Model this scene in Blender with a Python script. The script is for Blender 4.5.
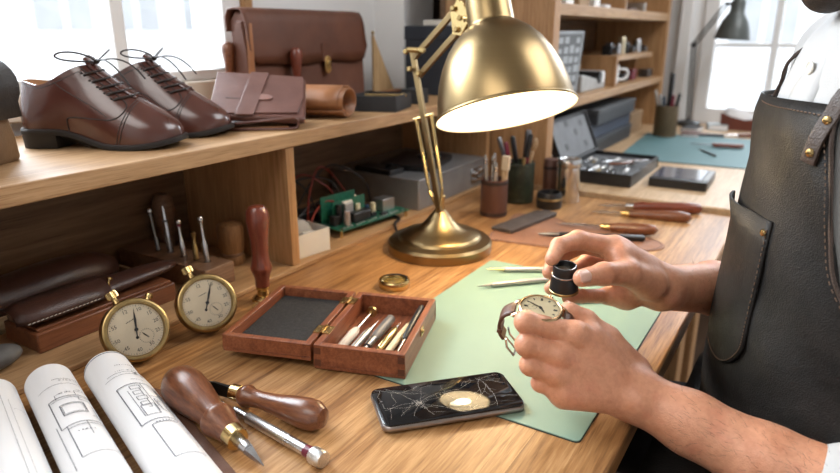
import bpy, bmesh, math, random
import numpy as np
from mathutils import Matrix, Vector, Euler
R = math.radians
random.seed(7)
for _o in list(bpy.data.objects):
    bpy.data.objects.remove(_o, do_unlink=True)
SC = bpy.context.scene
COL = SC.collection

# ---------------------------------------------------------------- camera
cam_d = bpy.data.cameras.new('camera')
cam = bpy.data.objects.new('camera', cam_d)
COL.objects.link(cam)
cam.location = (0, 0, 1.14)
cam.rotation_euler = (R(90 - 17.84), 0, R(31.75))
cam_d.sensor_width = 36.0
cam_d.lens = 640.0 / 840.0 * 36.0
cam_d.clip_start = 0.02
cam_d.dof.use_dof = True
cam_d.dof.focus_distance = 0.70
cam_d.dof.aperture_fstop = 4.6
SC.camera = cam

# ---------------------------------------------------------------- world
world = bpy.data.worlds.new('World')
SC.world = world
world.use_nodes = True
_bg = world.node_tree.nodes['Background']
_bg.inputs[0].default_value = (0.93, 0.965, 1.0, 1)
_bg.inputs[1].default_value = 2.7

def area(name, loc, target, sx, sy, power, col):
    d = bpy.data.lights.new(name, 'AREA')
    d.shape = 'RECTANGLE'; d.size = sx; d.size_y = sy
    d.energy = power; d.color = col
    o = bpy.data.objects.new(name, d)
    COL.objects.link(o)
    o.location = loc
    o.rotation_euler = (Vector(target) - Vector(loc)).to_track_quat('-Z', 'Y').to_euler()
    return o
# daylight falling through the two windows, plus two added fill lights under the ceiling
area('skylight_side_window', (-2.3, 0.75, 2.35), (-0.5, 0.75, 0.85), 1.6, 1.2, 130, (0.90, 0.955, 1.0))
area('skylight_far_window', (-0.05, 4.0, 2.35), (-0.2, 1.6, 0.8), 1.4, 1.2, 62, (0.90, 0.955, 1.0))
area('ceiling_fill_light', (-0.35, -0.95, 2.44), (-0.35, -0.95, 0.0), 1.2, 1.2, 17, (1.0, 0.97, 0.93))
area('ceiling_fill_light', (0.80, 1.75, 2.44), (0.80, 1.75, 0.0), 1.3, 1.3, 30, (0.97, 0.98, 1.0))

SC.view_settings.view_transform = 'Standard'
SC.view_settings.look = 'None'
SC.view_settings.gamma = 1.0
SC.view_settings.use_curve_mapping = False
SC.view_settings.exposure = 0.42

# ---------------------------------------------------------------- materials
MATS = {}
def new_mat(name):
    m = bpy.data.materials.new(name)
    m.use_nodes = True
    nt = m.node_tree
    b = nt.nodes['Principled BSDF']
    return m, nt, b

def _noise(nt, scale, detail=4, rough=0.55, dist=0.0, vec=None):
    n = nt.nodes.new('ShaderNodeTexNoise')
    n.inputs['Scale'].default_value = scale
    n.inputs['Detail'].default_value = detail
    n.inputs['Roughness'].default_value = rough
    n.inputs['Distortion'].default_value = dist
    if vec is not None:
        nt.links.new(vec, n.inputs['Vector'])
    return n

def _coords(nt, scale=(1, 1, 1), rot=(0, 0, 0)):
    tc = nt.nodes.new('ShaderNodeTexCoord')
    mp = nt.nodes.new('ShaderNodeMapping')
    mp.inputs['Scale'].default_value = scale
    mp.inputs['Rotation'].default_value = rot
    nt.links.new(tc.outputs['Object'], mp.inputs['Vector'])
    return mp.outputs['Vector']

def _ramp(nt, fac, stops):
    r = nt.nodes.new('ShaderNodeValToRGB')
    e = r.color_ramp.elements
    while len(e) < len(stops):
        e.new(0.5)
    for i, (p, c) in enumerate(stops):
        e[i].position = p
        e[i].color = (c[0], c[1], c[2], 1)
    nt.links.new(fac, r.inputs['Fac'])
    return r

def _bump(nt, b, height, strength, dist=0.002):
    bp = nt.nodes.new('ShaderNodeBump')
    bp.inputs['Strength'].default_value = strength
    bp.inputs['Distance'].default_value = dist
    nt.links.new(height, bp.inputs['Height'])
    nt.links.new(bp.outputs['Normal'], b.inputs['Normal'])
    return bp

def plain(name, col, rough=0.5, metal=0.0, var=0.12, vscale=30, bump=0.0, bscale=300, coat=0.0, spec=None, sheen=0.0):
    if name in MATS: return MATS[name]
    m, nt, b = new_mat(name)
    vec = _coords(nt)
    n = _noise(nt, vscale, 4, vec=vec)
    lo = [max(0, c * (1 - var)) for c in col]; hi = [min(1, c * (1 + var)) for c in col]
    r = _ramp(nt, n.outputs['Fac'], [(0.3, lo), (0.7, hi)])
    nt.links.new(r.outputs['Color'], b.inputs['Base Color'])
    b.inputs['Roughness'].default_value = rough
    b.inputs['Metallic'].default_value = metal
    if coat: b.inputs['Coat Weight'].default_value = coat; b.inputs['Coat Roughness'].default_value = 0.12
    if spec is not None: b.inputs['Specular IOR Level'].default_value = spec
    if sheen: b.inputs['Sheen Weight'].default_value = sheen
    if bump:
        n2 = _noise(nt, bscale, 3, vec=vec)
        _bump(nt, b, n2.outputs['Fac'], bump)
    MATS[name] = m
    return m

def wood(name, dark, mid, light, axis='Y', fine=110, rough=0.42, planks=0.0, coat=0.0, bump=0.15, seam=None):
    if name in MATS: return MATS[name]
    m, nt, b = new_mat(name)
    k = {'X': (0.055, 1, 1), 'Y': (1, 0.055, 1), 'Z': (1, 1, 0.055)}[axis]
    vec = _coords(nt, k)
    # broad figure, warped along the grain
    n1 = _noise(nt, fine * 0.28, 5, 0.6, 1.6, vec)
    n2 = _noise(nt, fine * 2.3, 4, 0.65, 0.3, vec)
    mixf = nt.nodes.new('ShaderNodeMath'); mixf.operation = 'MULTIPLY_ADD'
    mixf.inputs[1].default_value = 0.5; mixf.inputs[2].default_value = 0.0
    nt.links.new(n2.outputs['Fac'], mixf.inputs[0])
    add = nt.nodes.new('ShaderNodeMath'); add.operation = 'MULTIPLY_ADD'
    add.inputs[1].default_value = 0.5
    nt.links.new(n1.outputs['Fac'], add.inputs[0]); nt.links.new(mixf.outputs[0], add.inputs[2])
    r = _ramp(nt, add.outputs[0], [(0.38, dark), (0.5, mid), (0.62, light)])
    out = r.outputs['Color']
    # short dark pores
    kp = {'X': (0.03, 1, 1), 'Y': (1, 0.03, 1), 'Z': (1, 1, 0.03)}[axis]
    n3 = _noise(nt, fine * 8.0, 2, 0.5, 0, _coords(nt, kp))
    pr = _ramp(nt, n3.outputs['Fac'], [(0.30, (0.62, 0.56, 0.5)), (0.43, (1, 1, 1))])
    mx = nt.nodes.new('ShaderNodeMixRGB'); mx.blend_type = 'MULTIPLY'; mx.inputs[0].default_value = 0.8
    nt.links.new(out, mx.inputs[1]); nt.links.new(pr.outputs['Color'], mx.inputs[2])
    out = mx.outputs[0]
    if planks:
        tc = nt.nodes.new('ShaderNodeTexCoord'); sx = nt.nodes.new('ShaderNodeSeparateXYZ')
        nt.links.new(tc.outputs['Object'], sx.inputs[0])
        dv = nt.nodes.new('ShaderNodeMath'); dv.operation = 'DIVIDE'; dv.inputs[1].default_value = planks
        nt.links.new(sx.outputs['X'], dv.inputs[0])
        fl = nt.nodes.new('ShaderNodeMath'); fl.operation = 'FLOOR'; nt.links.new(dv.outputs[0], fl.inputs[0])
        wn = nt.nodes.new('ShaderNodeTexWhiteNoise'); wn.noise_dimensions = '1D'
        nt.links.new(fl.outputs[0], wn.inputs['W'])
        pr2 = _ramp(nt, wn.outputs['Value'], [(0.0, (0.84, 0.80, 0.76)), (1.0, (1, 1, 1))])
        m2 = nt.nodes.new('ShaderNodeMixRGB'); m2.blend_type = 'MULTIPLY'; m2.inputs[0].default_value = 1.0
        nt.links.new(out, m2.inputs[1]); nt.links.new(pr2.outputs['Color'], m2.inputs[2])
        fr = nt.nodes.new('ShaderNodeMath'); fr.operation = 'FRACT'; nt.links.new(dv.outputs[0], fr.inputs[0])
        sr = _ramp(nt, fr.outputs[0], [(0.0, (0.35, 0.26, 0.2)), (0.012, (1, 1, 1))])
        m3 = nt.nodes.new('ShaderNodeMixRGB'); m3.blend_type = 'MULTIPLY'; m3.inputs[0].default_value = 0.8
        nt.links.new(m2.outputs[0], m3.inputs[1]); nt.links.new(sr.outputs['Color'], m3.inputs[2])
        out = m3.outputs[0]
    nt.links.new(out, b.inputs['Base Color'])
    b.inputs['Roughness'].default_value = rough
    b.inputs['Specular IOR Level'].default_value = 0.4
    if coat: b.inputs['Coat Weight'].default_value = coat; b.inputs['Coat Roughness'].default_value = 0.2
    _bump(nt, b, add.outputs[0], bump, 0.001)
    MATS[name] = m
    return m

def leather(name, col, worn, rough=0.42, bscale=420, bump=0.25, crease=0.0, patch=14, coat=0.0):
    if name in MATS: return MATS[name]
    m, nt, b = new_mat(name)
    vec = _coords(nt)
    n = _noise(nt, patch, 6, 0.65, 0.6, vec)
    r = _ramp(nt, n.outputs['Fac'], [(0.35, col), (0.72, worn)])
    nt.links.new(r.outputs['Color'], b.inputs['Base Color'])
    n2 = _noise(nt, patch * 1.7, 4, vec=vec)
    rr = _ramp(nt, n2.outputs['Fac'], [(0.3, (rough * 0.8,) * 3), (0.7, (min(1, rough * 1.25),) * 3)])
    nt.links.new(rr.outputs['Color'], b.inputs['Roughness'])
    v = nt.nodes.new('ShaderNodeTexVoronoi'); v.inputs['Scale'].default_value = bscale
    nt.links.new(vec, v.inputs['Vector'])
    h = v.outputs['Distance']
    if crease:
        n3 = _noise(nt, 20, 6, 0.62, 2.2, vec)
        mm = nt.nodes.new('ShaderNodeMath'); mm.operation = 'MULTIPLY_ADD'
        mm.inputs[1].default_value = crease
        nt.links.new(n3.outputs['Fac'], mm.inputs[0]); nt.links.new(h, mm.inputs[2])
        h = mm.outputs[0]
    _bump(nt, b, h, bump, 0.0012)
    if coat: b.inputs['Coat Weight'].default_value = coat; b.inputs['Coat Roughness'].default_value = 0.15
    MATS[name] = m
    return m

def brushed(name, col, rough=0.28, scale=(2, 2, 900), var=0.12, metal=1.0):
    if name in MATS: return MATS[name]
    m, nt, b = new_mat(name)
    vec = _coords(nt, scale)
    n = _noise(nt, 1.0, 4, 0.6, vec=vec)
    lo = [c * (1 - var) for c in col]; hi = [min(1, c * (1 + var)) for c in col]
    r = _ramp(nt, n.outputs['Fac'], [(0.3, lo), (0.7, hi)])
    nt.links.new(r.outputs['Color'], b.inputs['Base Color'])
    rr = _ramp(nt, n.outputs['Fac'], [(0.3, (rough * 0.92,) * 3), (0.7, (rough * 1.1,) * 3)])
    nt.links.new(rr.outputs['Color'], b.inputs['Roughness'])
    b.inputs['Metallic'].default_value = metal
    _bump(nt, b, n.outputs['Fac'], 0.008, 0.0006)
    MATS[name] = m
    return m

def emit(name, col, strength):
    m, nt, b = new_mat(name)
    b.inputs['Base Color'].default_value = (0.02, 0.02, 0.02, 1)
    b.inputs['Emission Color'].default_value = (*col, 1)
    b.inputs['Emission Strength'].default_value = strength
    return m

def thin_glass(name, tint=(1, 1, 1), refl=0.08):
    m = bpy.data.materials.new(name); m.use_nodes = True
    nt = m.node_tree; nt.nodes.clear()
    out = nt.nodes.new('ShaderNodeOutputMaterial')
    tr = nt.nodes.new('ShaderNodeBsdfTransparent'); tr.inputs[0].default_value = (*tint, 1)
    gl = nt.nodes.new('ShaderNodeBsdfGlossy'); gl.inputs['Roughness'].default_value = 0.03
    fr = nt.nodes.new('ShaderNodeFresnel'); fr.inputs[0].default_value = 1.45
    ml = nt.nodes.new('ShaderNodeMath'); ml.operation = 'MULTIPLY'; ml.inputs[1].default_value = refl * 12
    mx = nt.nodes.new('ShaderNodeMixShader')
    nt.links.new(fr.outputs[0], ml.inputs[0]); nt.links.new(ml.outputs[0], mx.inputs[0])
    nt.links.new(tr.outputs[0], mx.inputs[1]); nt.links.new(gl.outputs[0], mx.inputs[2])
    nt.links.new(mx.outputs[0], out.inputs[0])
    return m

OAK = wood('oak_desk', (0.23, 0.105, 0.037), (0.40, 0.207, 0.080), (0.56, 0.325, 0.145), 'Y', 95, 0.40, planks=0.31)
OAKY = wood('oak_shelf', (0.31, 0.17, 0.075), (0.41, 0.24, 0.115), (0.50, 0.31, 0.16), 'Y', 95, 0.45)
OAKZ = wood('oak_upright', (0.31, 0.16, 0.065), (0.41, 0.225, 0.10), (0.50, 0.29, 0.14), 'Z', 95, 0.45)
OAKX = wood('oak_cross', (0.31, 0.16, 0.065), (0.41, 0.225, 0.10), (0.50, 0.29, 0.14), 'X', 95, 0.45)
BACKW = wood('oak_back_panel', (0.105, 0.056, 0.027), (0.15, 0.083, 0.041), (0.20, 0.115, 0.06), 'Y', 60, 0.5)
PALEW = wood('pale_oak', (0.44, 0.29, 0.16), (0.56, 0.39, 0.23), (0.66, 0.48, 0.30), 'Y', 90, 0.42, planks=0.4)
MAHOG = wood('mahogany', (0.16, 0.045, 0.02), (0.25, 0.08, 0.034), (0.33, 0.115, 0.05), 'X', 120, 0.38, coat=0.2)
WALNUT = wood('walnut_handle', (0.095, 0.031, 0.014), (0.175, 0.062, 0.027), (0.26, 0.10, 0.044), 'X', 120, 0.3, coat=0.35)
ROSEW = wood('rosewood_handle', (0.09, 0.018, 0.01), (0.16, 0.035, 0.018), (0.22, 0.055, 0.028), 'Z', 120, 0.28, coat=0.4)
ROSEX = wood('rosewood_long_handle', (0.10, 0.022, 0.012), (0.18, 0.042, 0.02), (0.24, 0.065, 0.03), 'X', 120, 0.28, coat=0.4)
BLOCKW = wood('dark_block', (0.13, 0.065, 0.035), (0.19, 0.105, 0.06), (0.26, 0.15, 0.09), 'Y', 120, 0.5)
BARK = wood('turned_wood', (0.16, 0.075, 0.03), (0.26, 0.13, 0.05), (0.34, 0.18, 0.08), 'Z', 100, 0.5)
BRASS = brushed('brushed_brass', (0.27, 0.19, 0.092), 0.31, var=0.03)
BRASSP = plain('polished_brass', (0.62, 0.45, 0.20), 0.22, 1.0, 0.1, 60)
BRASSD = plain('aged_brass', (0.40, 0.28, 0.12), 0.33, 1.0, 0.2, 90)
STEEL = plain('steel', (0.56, 0.56, 0.57), 0.25, 1.0, 0.1, 80)
STEELB = brushed('brushed_steel', (0.62, 0.62, 0.62), 0.20, (2, 2, 700))
STEELD = plain('dark_steel', (0.20, 0.20, 0.21), 0.35, 1.0, 0.15, 80)
BLACK = plain('black_plastic', (0.012, 0.012, 0.013), 0.35, 0, 0.2, 60)
BLACKM = plain('matt_black', (0.02, 0.02, 0.022), 0.7, 0, 0.2, 60)
WHITEP = plain('white_paint', (0.82, 0.82, 0.81), 0.45, 0, 0.02, 6)
WALLP = plain('wall_paint', (0.84, 0.84, 0.835), 0.8, 0, 0.03, 5, 0.05, 400)
TAUPE = plain('taupe_paint', (0.27, 0.225, 0.185), 0.85, 0, 0.05, 6, 0.05, 400)
CREAM = plain('cream_card', (0.72, 0.68, 0.60), 0.7, 0, 0.04, 20)
PAPER = plain('paper', (0.80, 0.80, 0.81), 0.75, 0, 0.03, 8)
INK = plain('ink', (0.10, 0.105, 0.13), 0.8, 0, 0.3, 60)
SOFTINK = plain('soft_ink', (0.30, 0.31, 0.35), 0.8, 0, 0.2, 60)

# ---------------------------------------------------------------- mesh helpers
def frame(p0, p1, up=(0, 0, 1)):
    """matrix at p0 whose X axis points to p1 and Z leans to up"""
    p0 = Vector(p0); x = (Vector(p1) - p0).normalized()
    y = Vector(up).cross(x)
    if y.length < 1e-5: y = Vector((0, 1, 0)).cross(x)
    y.normalize(); z = x.cross(y)
    M = Matrix((x, y, z)).transposed().to_4x4()
    M.translation = p0
    return M
def zframe(p0, zdir, xref=(1, 0, 0)):
    z = Vector(zdir).normalized(); y = z.cross(Vector(xref))
    y.normalize(); x = y.cross(z)
    M = Matrix((x, y, z)).transposed().to_4x4(); M.translation = Vector(p0)
    return M
def T(x, y, z): return Matrix.Translation((x, y, z))
def RZ(a): return Matrix.Rotation(a, 4, 'Z')
def RX(a): return Matrix.Rotation(a, 4, 'X')
def RY(a): return Matrix.Rotation(a, 4, 'Y')
ZX = Matrix.Rotation(R(90), 4, 'Y')      # lathe axis Z -> X

class MB:
    def __init__(s): s.bm = bmesh.new()
    def faces_of(s, verts, quads):
        for q in quads:
            try: s.bm.faces.new([verts[i] for i in q])
            except ValueError: pass
    def hexa(s, p):
        v = [s.bm.verts.new(q) for q in p]
        s.faces_of(v, [(0, 3, 2, 1), (4, 5, 6, 7), (0, 1, 5, 4), (1, 2, 6, 5), (2, 3, 7, 6), (3, 0, 4, 7)])
        return s
    def box(s, lo, hi, M=None):
        (a, b, c), (d, e, f) = lo, hi
        p = [Vector(q) for q in ((a, b, c), (d, b, c), (d, e, c), (a, e, c), (a, b, f), (d, b, f), (d, e, f), (a, e, f))]
        if M is not None: p = [M @ q for q in p]
        return s.hexa(p)
    def loft(s, rings, cap=True, closed=True, cap0=True, cap1=True):
        vs = [[s.bm.verts.new(p) for p in r] for r in rings]
        n = len(vs[0])
        for a, b in zip(vs, vs[1:]):
            for i in range(n if closed else n - 1):
                j = (i + 1) % n
                try: s.bm.faces.new((a[i], a[j], b[j], b[i]))
                except ValueError: pass
        if cap and closed:
            if cap0: s.bm.faces.new(list(reversed(vs[0])))
            if cap1: s.bm.faces.new(vs[-1])
        return s
    def lathe(s, prof, M=None, seg=28, cap=True):
        rings = []
        for r, z in prof:
            r = max(r, 1e-5)
            ring = [Vector((r * math.cos(2 * math.pi * i / seg), r * math.sin(2 * math.pi * i / seg), z)) for i in range(seg)]
            if M is not None: ring = [M @ q for q in ring]
            rings.append(ring)
        return s.loft(rings, cap)
    def tube(s, pts, r, seg=8, cap=True, flat=None):
        pts = [Vector(p) for p in pts]
        n = len(pts)
        rs = r if isinstance(r, (list, tuple)) else [r] * n
        rings = []; prev = None
        for i, p in enumerate(pts):
            t = (pts[min(i + 1, n - 1)] - pts[max(i - 1, 0)]).normalized()
            if prev is None:
                u = t.cross(Vector((0, 0, 1)))
                if u.length < 1e-3: u = t.cross(Vector((1, 0, 0)))
                u.normalize()
            else:
                u = prev - t * prev.dot(t); u.normalize()
            prev = u; w = t.cross(u)
            k = 1.0 if flat is None else flat
            rings.append([p + u * rs[i] * math.cos(2 * math.pi * j / seg) + w * rs[i] * k * math.sin(2 * math.pi * j / seg) for j in range(seg)])
        return s.loft(rings, cap)
    def prism(s, poly, h, M=None):
        a = [Vector((x, y, 0)) for x, y in poly]; b = [Vector((x, y, h)) for x, y in poly]
        if M is not None: a = [M @ q for q in a]; b = [M @ q for q in b]
        return s.loft([a, b])
    def ball(s, c, r, M=None, u=16, v=10):
        if not isinstance(r, (tuple, list)): r = (r, r, r)
        rings = []
        for j in range(v + 1):
            th = math.pi * j / v
            rr = max(math.sin(th), 1e-4)
            ring = [Vector((c[0] + r[0] * rr * math.cos(2 * math.pi * i / u), c[1] + r[1] * rr * math.sin(2 * math.pi * i / u), c[2] - r[2] * math.cos(th))) for i in range(u)]
            if M is not None: ring = [M @ q for q in ring]
            rings.append(ring)
        return s.loft(rings)
    def build(s, name, m, parent=None, world=False, smooth=38, bevel=0.0, bseg=2, sub=0, solid=0.0, off=0.0, origin=None):
        bm = s.bm
        bmesh.ops.remove_doubles(bm, verts=bm.verts, dist=2e-6)
        if solid == 0.0:
            bmesh.ops.recalc_face_normals(bm, faces=bm.faces)
        if world and parent is not None:
            bm.transform(WM[parent.name].inverted())
        if origin is not None:
            bm.transform(Matrix.Translation(-Vector(origin)))
        me = bpy.data.meshes.new(name)
        bm.to_mesh(me); bm.free()
        if smooth is not None:
            me.shade_smooth()
            if smooth < 179: me.set_sharp_from_angle(angle=R(smooth))
        me.materials.append(m)
        o = bpy.data.objects.new(name, me)
        COL.objects.link(o)
        if parent is not None: o.parent = parent
        if origin is not None: o.location = origin
        if solid:
            md = o.modifiers.new('solid', 'SOLIDIFY'); md.thickness = solid; md.offset = off
        if bevel:
            md = o.modifiers.new('bevel', 'BEVEL'); md.width = bevel; md.segments = bseg
            md.limit_method = 'ANGLE'; md.angle_limit = R(35); md.harden_normals = False
        if sub:
            md = o.modifiers.new('sub', 'SUBSURF'); md.levels = sub; md.render_levels = sub
        if parent is not None and parent.name in WM: WM[o.name] = WM[parent.name]
        elif origin is not None: WM[o.name] = Matrix.Translation(origin)
        else: WM[o.name] = Matrix()
        return o
WM = {}
def tag(o, label, cat, group=None, kind=None):
    o['label'] = label; o['category'] = cat
    if group: o['group'] = group
    if kind: o['kind'] = kind
    return o
def struct(o):
    o['kind'] = 'structure'; return o
def thing(name, label, cat, M=None, group=None):
    o = bpy.data.objects.new(name, None)
    COL.objects.link(o)
    o.empty_display_size = 0.02
    if M is None: M = Matrix()
    if not isinstance(M, Matrix): M = Matrix.Translation(M)
    o.matrix_world = M
    WM[o.name] = M.copy()
    return tag(o, label, cat, group)
def copy_tree(o, M=None, parent=None, label=None):
    c = o.copy(); COL.objects.link(c)
    WM[c.name] = M.copy() if M is not None else Matrix()
    if parent is not None: c.parent = parent
    if M is not None: c.matrix_world = M
    if label: c['label'] = label
    for ch in [q for q in bpy.data.objects if q.parent is o]:
        copy_tree(ch, None, c)
    return c
def bez(p0, p1, p2, p3, n=12):
    p0, p1, p2, p3 = map(Vector, (p0, p1, p2, p3))
    out = []
    for i in range(n + 1):
        t = i / n; s = 1 - t
        out.append(p0 * s ** 3 + p1 * 3 * s * s * t + p2 * 3 * s * t * t + p3 * t ** 3)
    return out
def smoothpath(pts, n=6):
    """Catmull-Rom through the points"""
    P = [Vector(p) for p in pts]
    P = [P[0] * 2 - P[1]] + P + [P[-1] * 2 - P[-2]]
    out = []
    for i in range(1, len(P) - 2):
        for k in range(n):
            t = k / n
            out.append(0.5 * ((2 * P[i]) + (P[i + 1] - P[i - 1]) * t + (2 * P[i - 1] - 5 * P[i] + 4 * P[i + 1] - P[i + 2]) * t * t + (3 * P[i] - P[i - 1] - 3 * P[i + 1] + P[i + 2]) * t ** 3))
    out.append(P[-2])
    return out
def rrect(w, d, r, n=5):
    """rounded rectangle centred on 0"""
    out = []
    for cx, cy, a0 in ((w / 2 - r, d / 2 - r, 0), (-w / 2 + r, d / 2 - r, 90), (-w / 2 + r, -d / 2 + r, 180), (w / 2 - r, -d / 2 + r, 270)):
        for k in range(n + 1):
            a = R(a0 + 90 * k / n)
            out.append((cx + r * math.cos(a), cy + r * math.sin(a)))
    return out
_fontcache = {}
def text_faces(mb, txt, size, M):
    """adds the filled letters of txt, centred, in the XY plane of M"""
    key = (txt, size)
    cu = bpy.data.curves.new('t', 'FONT')
    cu.body = txt; cu.size = size; cu.align_x = 'CENTER'; cu.align_y = 'CENTER'; cu.resolution_u = 2
    ob = bpy.data.objects.new('t', cu)
    COL.objects.link(ob)
    dg = bpy.context.evaluated_depsgraph_get()
    me = bpy.data.meshes.new_from_object(ob.evaluated_get(dg))
    bpy.data.objects.remove(ob, do_unlink=True); bpy.data.curves.remove(cu)
    v = [mb.bm.verts.new(M @ q.co) for q in me.vertices]
    for p in me.polygons:
        try: mb.bm.faces.new([v[i] for i in p.vertices])
        except ValueError: pass
    bpy.data.meshes.remove(me)
def spin_parts(parent, M, parts, seg=24):
    """turned parts along local X: list of (name, material, [(x, r)...])"""
    out = []
    for nm, m, prof in parts:
        mb = MB(); mb.lathe([(r, x) for x, r in prof], M @ ZX if M is not None else ZX, seg)
        out.append(mb.build(nm, m, parent))
    return out

# ================================================================ SETTING
D = 0.76            # desk top
SH = 0.988          # hutch shelf top
BASE = 0.768        # hutch floor board top
FB = 0.772          # far bench top

FLOORM = wood('floor_boards', (0.05, 0.028, 0.016), (0.075, 0.042, 0.024), (0.10, 0.06, 0.035), 'Y', 40, 0.5, planks=0.14)
mb = MB(); mb.box((-1.3, -2.0, -0.06), (2.6, 3.2, 0.0)); struct(mb.build('floor', FLOORM))
mb = MB(); mb.box((-1.3, -2.0, 2.50), (2.6, 3.2, 2.56)); struct(mb.build('ceiling', WALLP))
# left wall with its window opening (Y 0.10..0.985, Z 1.045..2.15)
mb = MB()
mb.box((-1.22, -2.0, 0), (-1.06, 1.63, 1.046)); mb.box((-1.22, -2.0, 2.15), (-1.06, 1.63, 2.5))
mb.box((-1.22, -2.0, 1.046), (-1.06, 0.10, 2.15)); mb.box((-1.22, 1.01, 1.046), (-1.06, 1.63, 2.15))
struct(mb.build('wall_left', WALLP))
mb = MB(); mb.box((-1.06, 1.482, 0), (-0.966, 1.63, 2.5)); struct(mb.build('trim_3', WALLP))
mb = MB(); mb.box((-1.22, 1.63, 0), (-1.10, 2.92, 2.5)); struct(mb.build('wall_side', TAUPE))
mb = MB(); mb.box((-1.3, -2.06, 0), (2.6, -1.9, 2.5)); struct(mb.build('wall_back', WALLP))
mb = MB(); mb.box((2.4, -1.9, 0), (2.56, 3.2, 2.5)); struct(mb.build('wall_right', WALLP))
# far wall with window opening (X -0.45..0.55, Z 0.80..2.1)
mb = MB()
mb.box((-1.22, 2.92, 0), (2.4, 3.06, 0.80)); mb.box((-1.22, 2.92, 2.1), (2.4, 3.06, 2.5))
mb.box((-1.22, 2.92, 0.80), (-0.455, 3.06, 2.1)); mb.box((0.55, 2.92, 0.80), (2.4, 3.06, 2.1))
struct(mb.build('wall_far', WALLP))
mb = MB(); mb.box((-0.545, 2.885, FB), (-0.50, 2.92, 2.5)); struct(mb.build('trim_1', WHITEP, bevel=0.004))

GLASS = thin_glass('window_glass', (0.97, 0.985, 1.0), 0.05)
w1 = thing('window_1', 'white casement window over the shelf', 'window', (-1.08, 0.5, 1.05)); del w1['label'], w1['category']; struct(w1)
mb = MB()
mb.box((-1.125, 0.10, 1.046), (-1.055, 1.0, 1.066)); mb.box((-1.125, 0.10, 2.09), (-1.06, 1.0, 2.15))
mb.box((-1.125, 0.952, 1.066), (-1.055, 1.0, 2.09)); mb.box((-1.125, 0.10, 1.066), (-1.06, 0.15, 2.09))
mb.box((-1.12, 0.709, 1.066), (-1.062, 0.734, 2.09))
mb.build('window_frame', WHITEP, w1, world=True, bevel=0.003)
mb = MB(); mb.box((-1.10, 0.14, 1.06), (-1.097, 0.96, 2.1)); mb.build('pane', GLASS, w1, world=True)
mb = MB(); mb.box((-1.09, 1.0, 1.03), (-1.045, 1.025, 2.15)); mb.build('reveal_board', OAKZ, w1, world=True, bevel=0.002)
mb = MB(); mb.box((-1.06, 0.05, 1.006), (-1.035, 1.03, 1.046)); mb.build('window_sill', plain('sill_paint', (0.70, 0.62, 0.52), 0.5, 0, 0.05, 8), w1, world=True, bevel=0.003)

w2 = thing('window_2', 'x', 'window', (0.05, 2.95, 0.80)); del w2['label'], w2['category']; struct(w2)
mb = MB()
mb.box((-0.455, 2.90, 0.772), (0.55, 2.99, 0.835)); mb.box((-0.455, 2.92, 2.04), (0.55, 2.99, 2.1))
mb.box((-0.455, 2.90, 0.835), (-0.405, 2.99, 2.04)); mb.box((0.50, 2.92, 0.835), (0.55, 2.99, 2.04))
for x in (-0.193, 0.02, 0.25): mb.box((x - 0.012, 2.93, 0.835), (x + 0.012, 2.975, 2.04))
for z in (1.085, 1.34, 1.6, 1.84): mb.box((-0.41, 2.933, z - 0.008), (0.51, 2.972, z + 0.008))
mb.build('window_frame', WHITEP, w2, world=True, bevel=0.003)
mb = MB(); mb.box((-0.41, 2.953, 0.83), (0.51, 2.956, 2.05)); mb.build('pane', GLASS, w2, world=True)

# buildings across the street
FAC = plain('pale_render', (0.80, 0.80, 0.80), 0.9, 0, 0.03, 3)
FGL = plain('far_glass', (0.41, 0.42, 0.43), 0.5, 0, 0.1, 2)
def house(name, label, lo, hi, wins, axis):
    t = thing(name, label, 'building', ((lo[0] + hi[0]) / 2, (lo[1] + hi[1]) / 2, lo[2]))
    mb = MB(); mb.box(lo, hi); mb.build('facade', FAC, t, world=True)
    for a, z, w, h in wins:
        mb = MB(); fb = MB()
        if axis == 'X':
            x = hi[0]; mb.box((x - 0.05, a - w / 2, z), (x + 0.02, a + w / 2, z + h)); fb.box((x, a - 0.04, z), (x + 0.05, a + 0.04, z + h)); fb.box((x, a - w / 2, z + h * .6), (x + 0.05, a + w / 2, z + h * .6 + .06))
        else:
            y = lo[1]; mb.box((a - w / 2, y - 0.02, z), (a + w / 2, y + 0.05, z + h)); fb.box((a - 0.04, y - 0.05, z), (a + 0.04, y, z + h)); fb.box((a - w / 2, y - 0.05, z + h * .6), (a + w / 2, y, z + h * .6 + .06))
        o = mb.build('window', FGL, t, world=True)
        fb.build('glazing_bar', FAC, o, world=True)
    return t
house('town_house', 'pale building across the street beyond the window over the shoes', (-14, -6, -4), (-9, 16, 7),
      [(y, z, 0.8, 1.3) for y in (3.5, 5.3, 6.4, 7.7, 9.2) for z in (-1.5, 1.15, 3.6)], 'X')
house('town_house', 'pale building seen through the far window behind the apron', (-9, 12, -4), (9, 16, 9),
      [(x, z, 0.95, 1.5) for x in (-3.6, -2.3, -1.0, 0.3, 1.6) for z in (-1.8, 0.95, 3.9)], 'Y')
ROOFM = plain('roof_grey', (0.50, 0.51, 0.53), 0.8, 0, 0.05, 3)
mb = MB(); mb.hexa([(-2.6, 9, -1.0), (1.0, 9, -1.0), (1.0, 11, -1.0), (-2.6, 11, -1.0), (-2.6, 9, 0.75), (1.0, 9, 0.20), (1.0, 11, 0.20), (-2.6, 11, 0.75)])
tag(mb.build('low_roof', ROOFM, origin=(-0.8, 10, -1.0)), 'low grey sloping roof outside the far window', 'roof')
mb = MB(); mb.box((-20, -12, -4.2), (20, 20, -4.0)); struct(mb.build('trim_2', plain('street', (0.45, 0.45, 0.46), 0.9, 0, 0.05, 2)))

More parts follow.
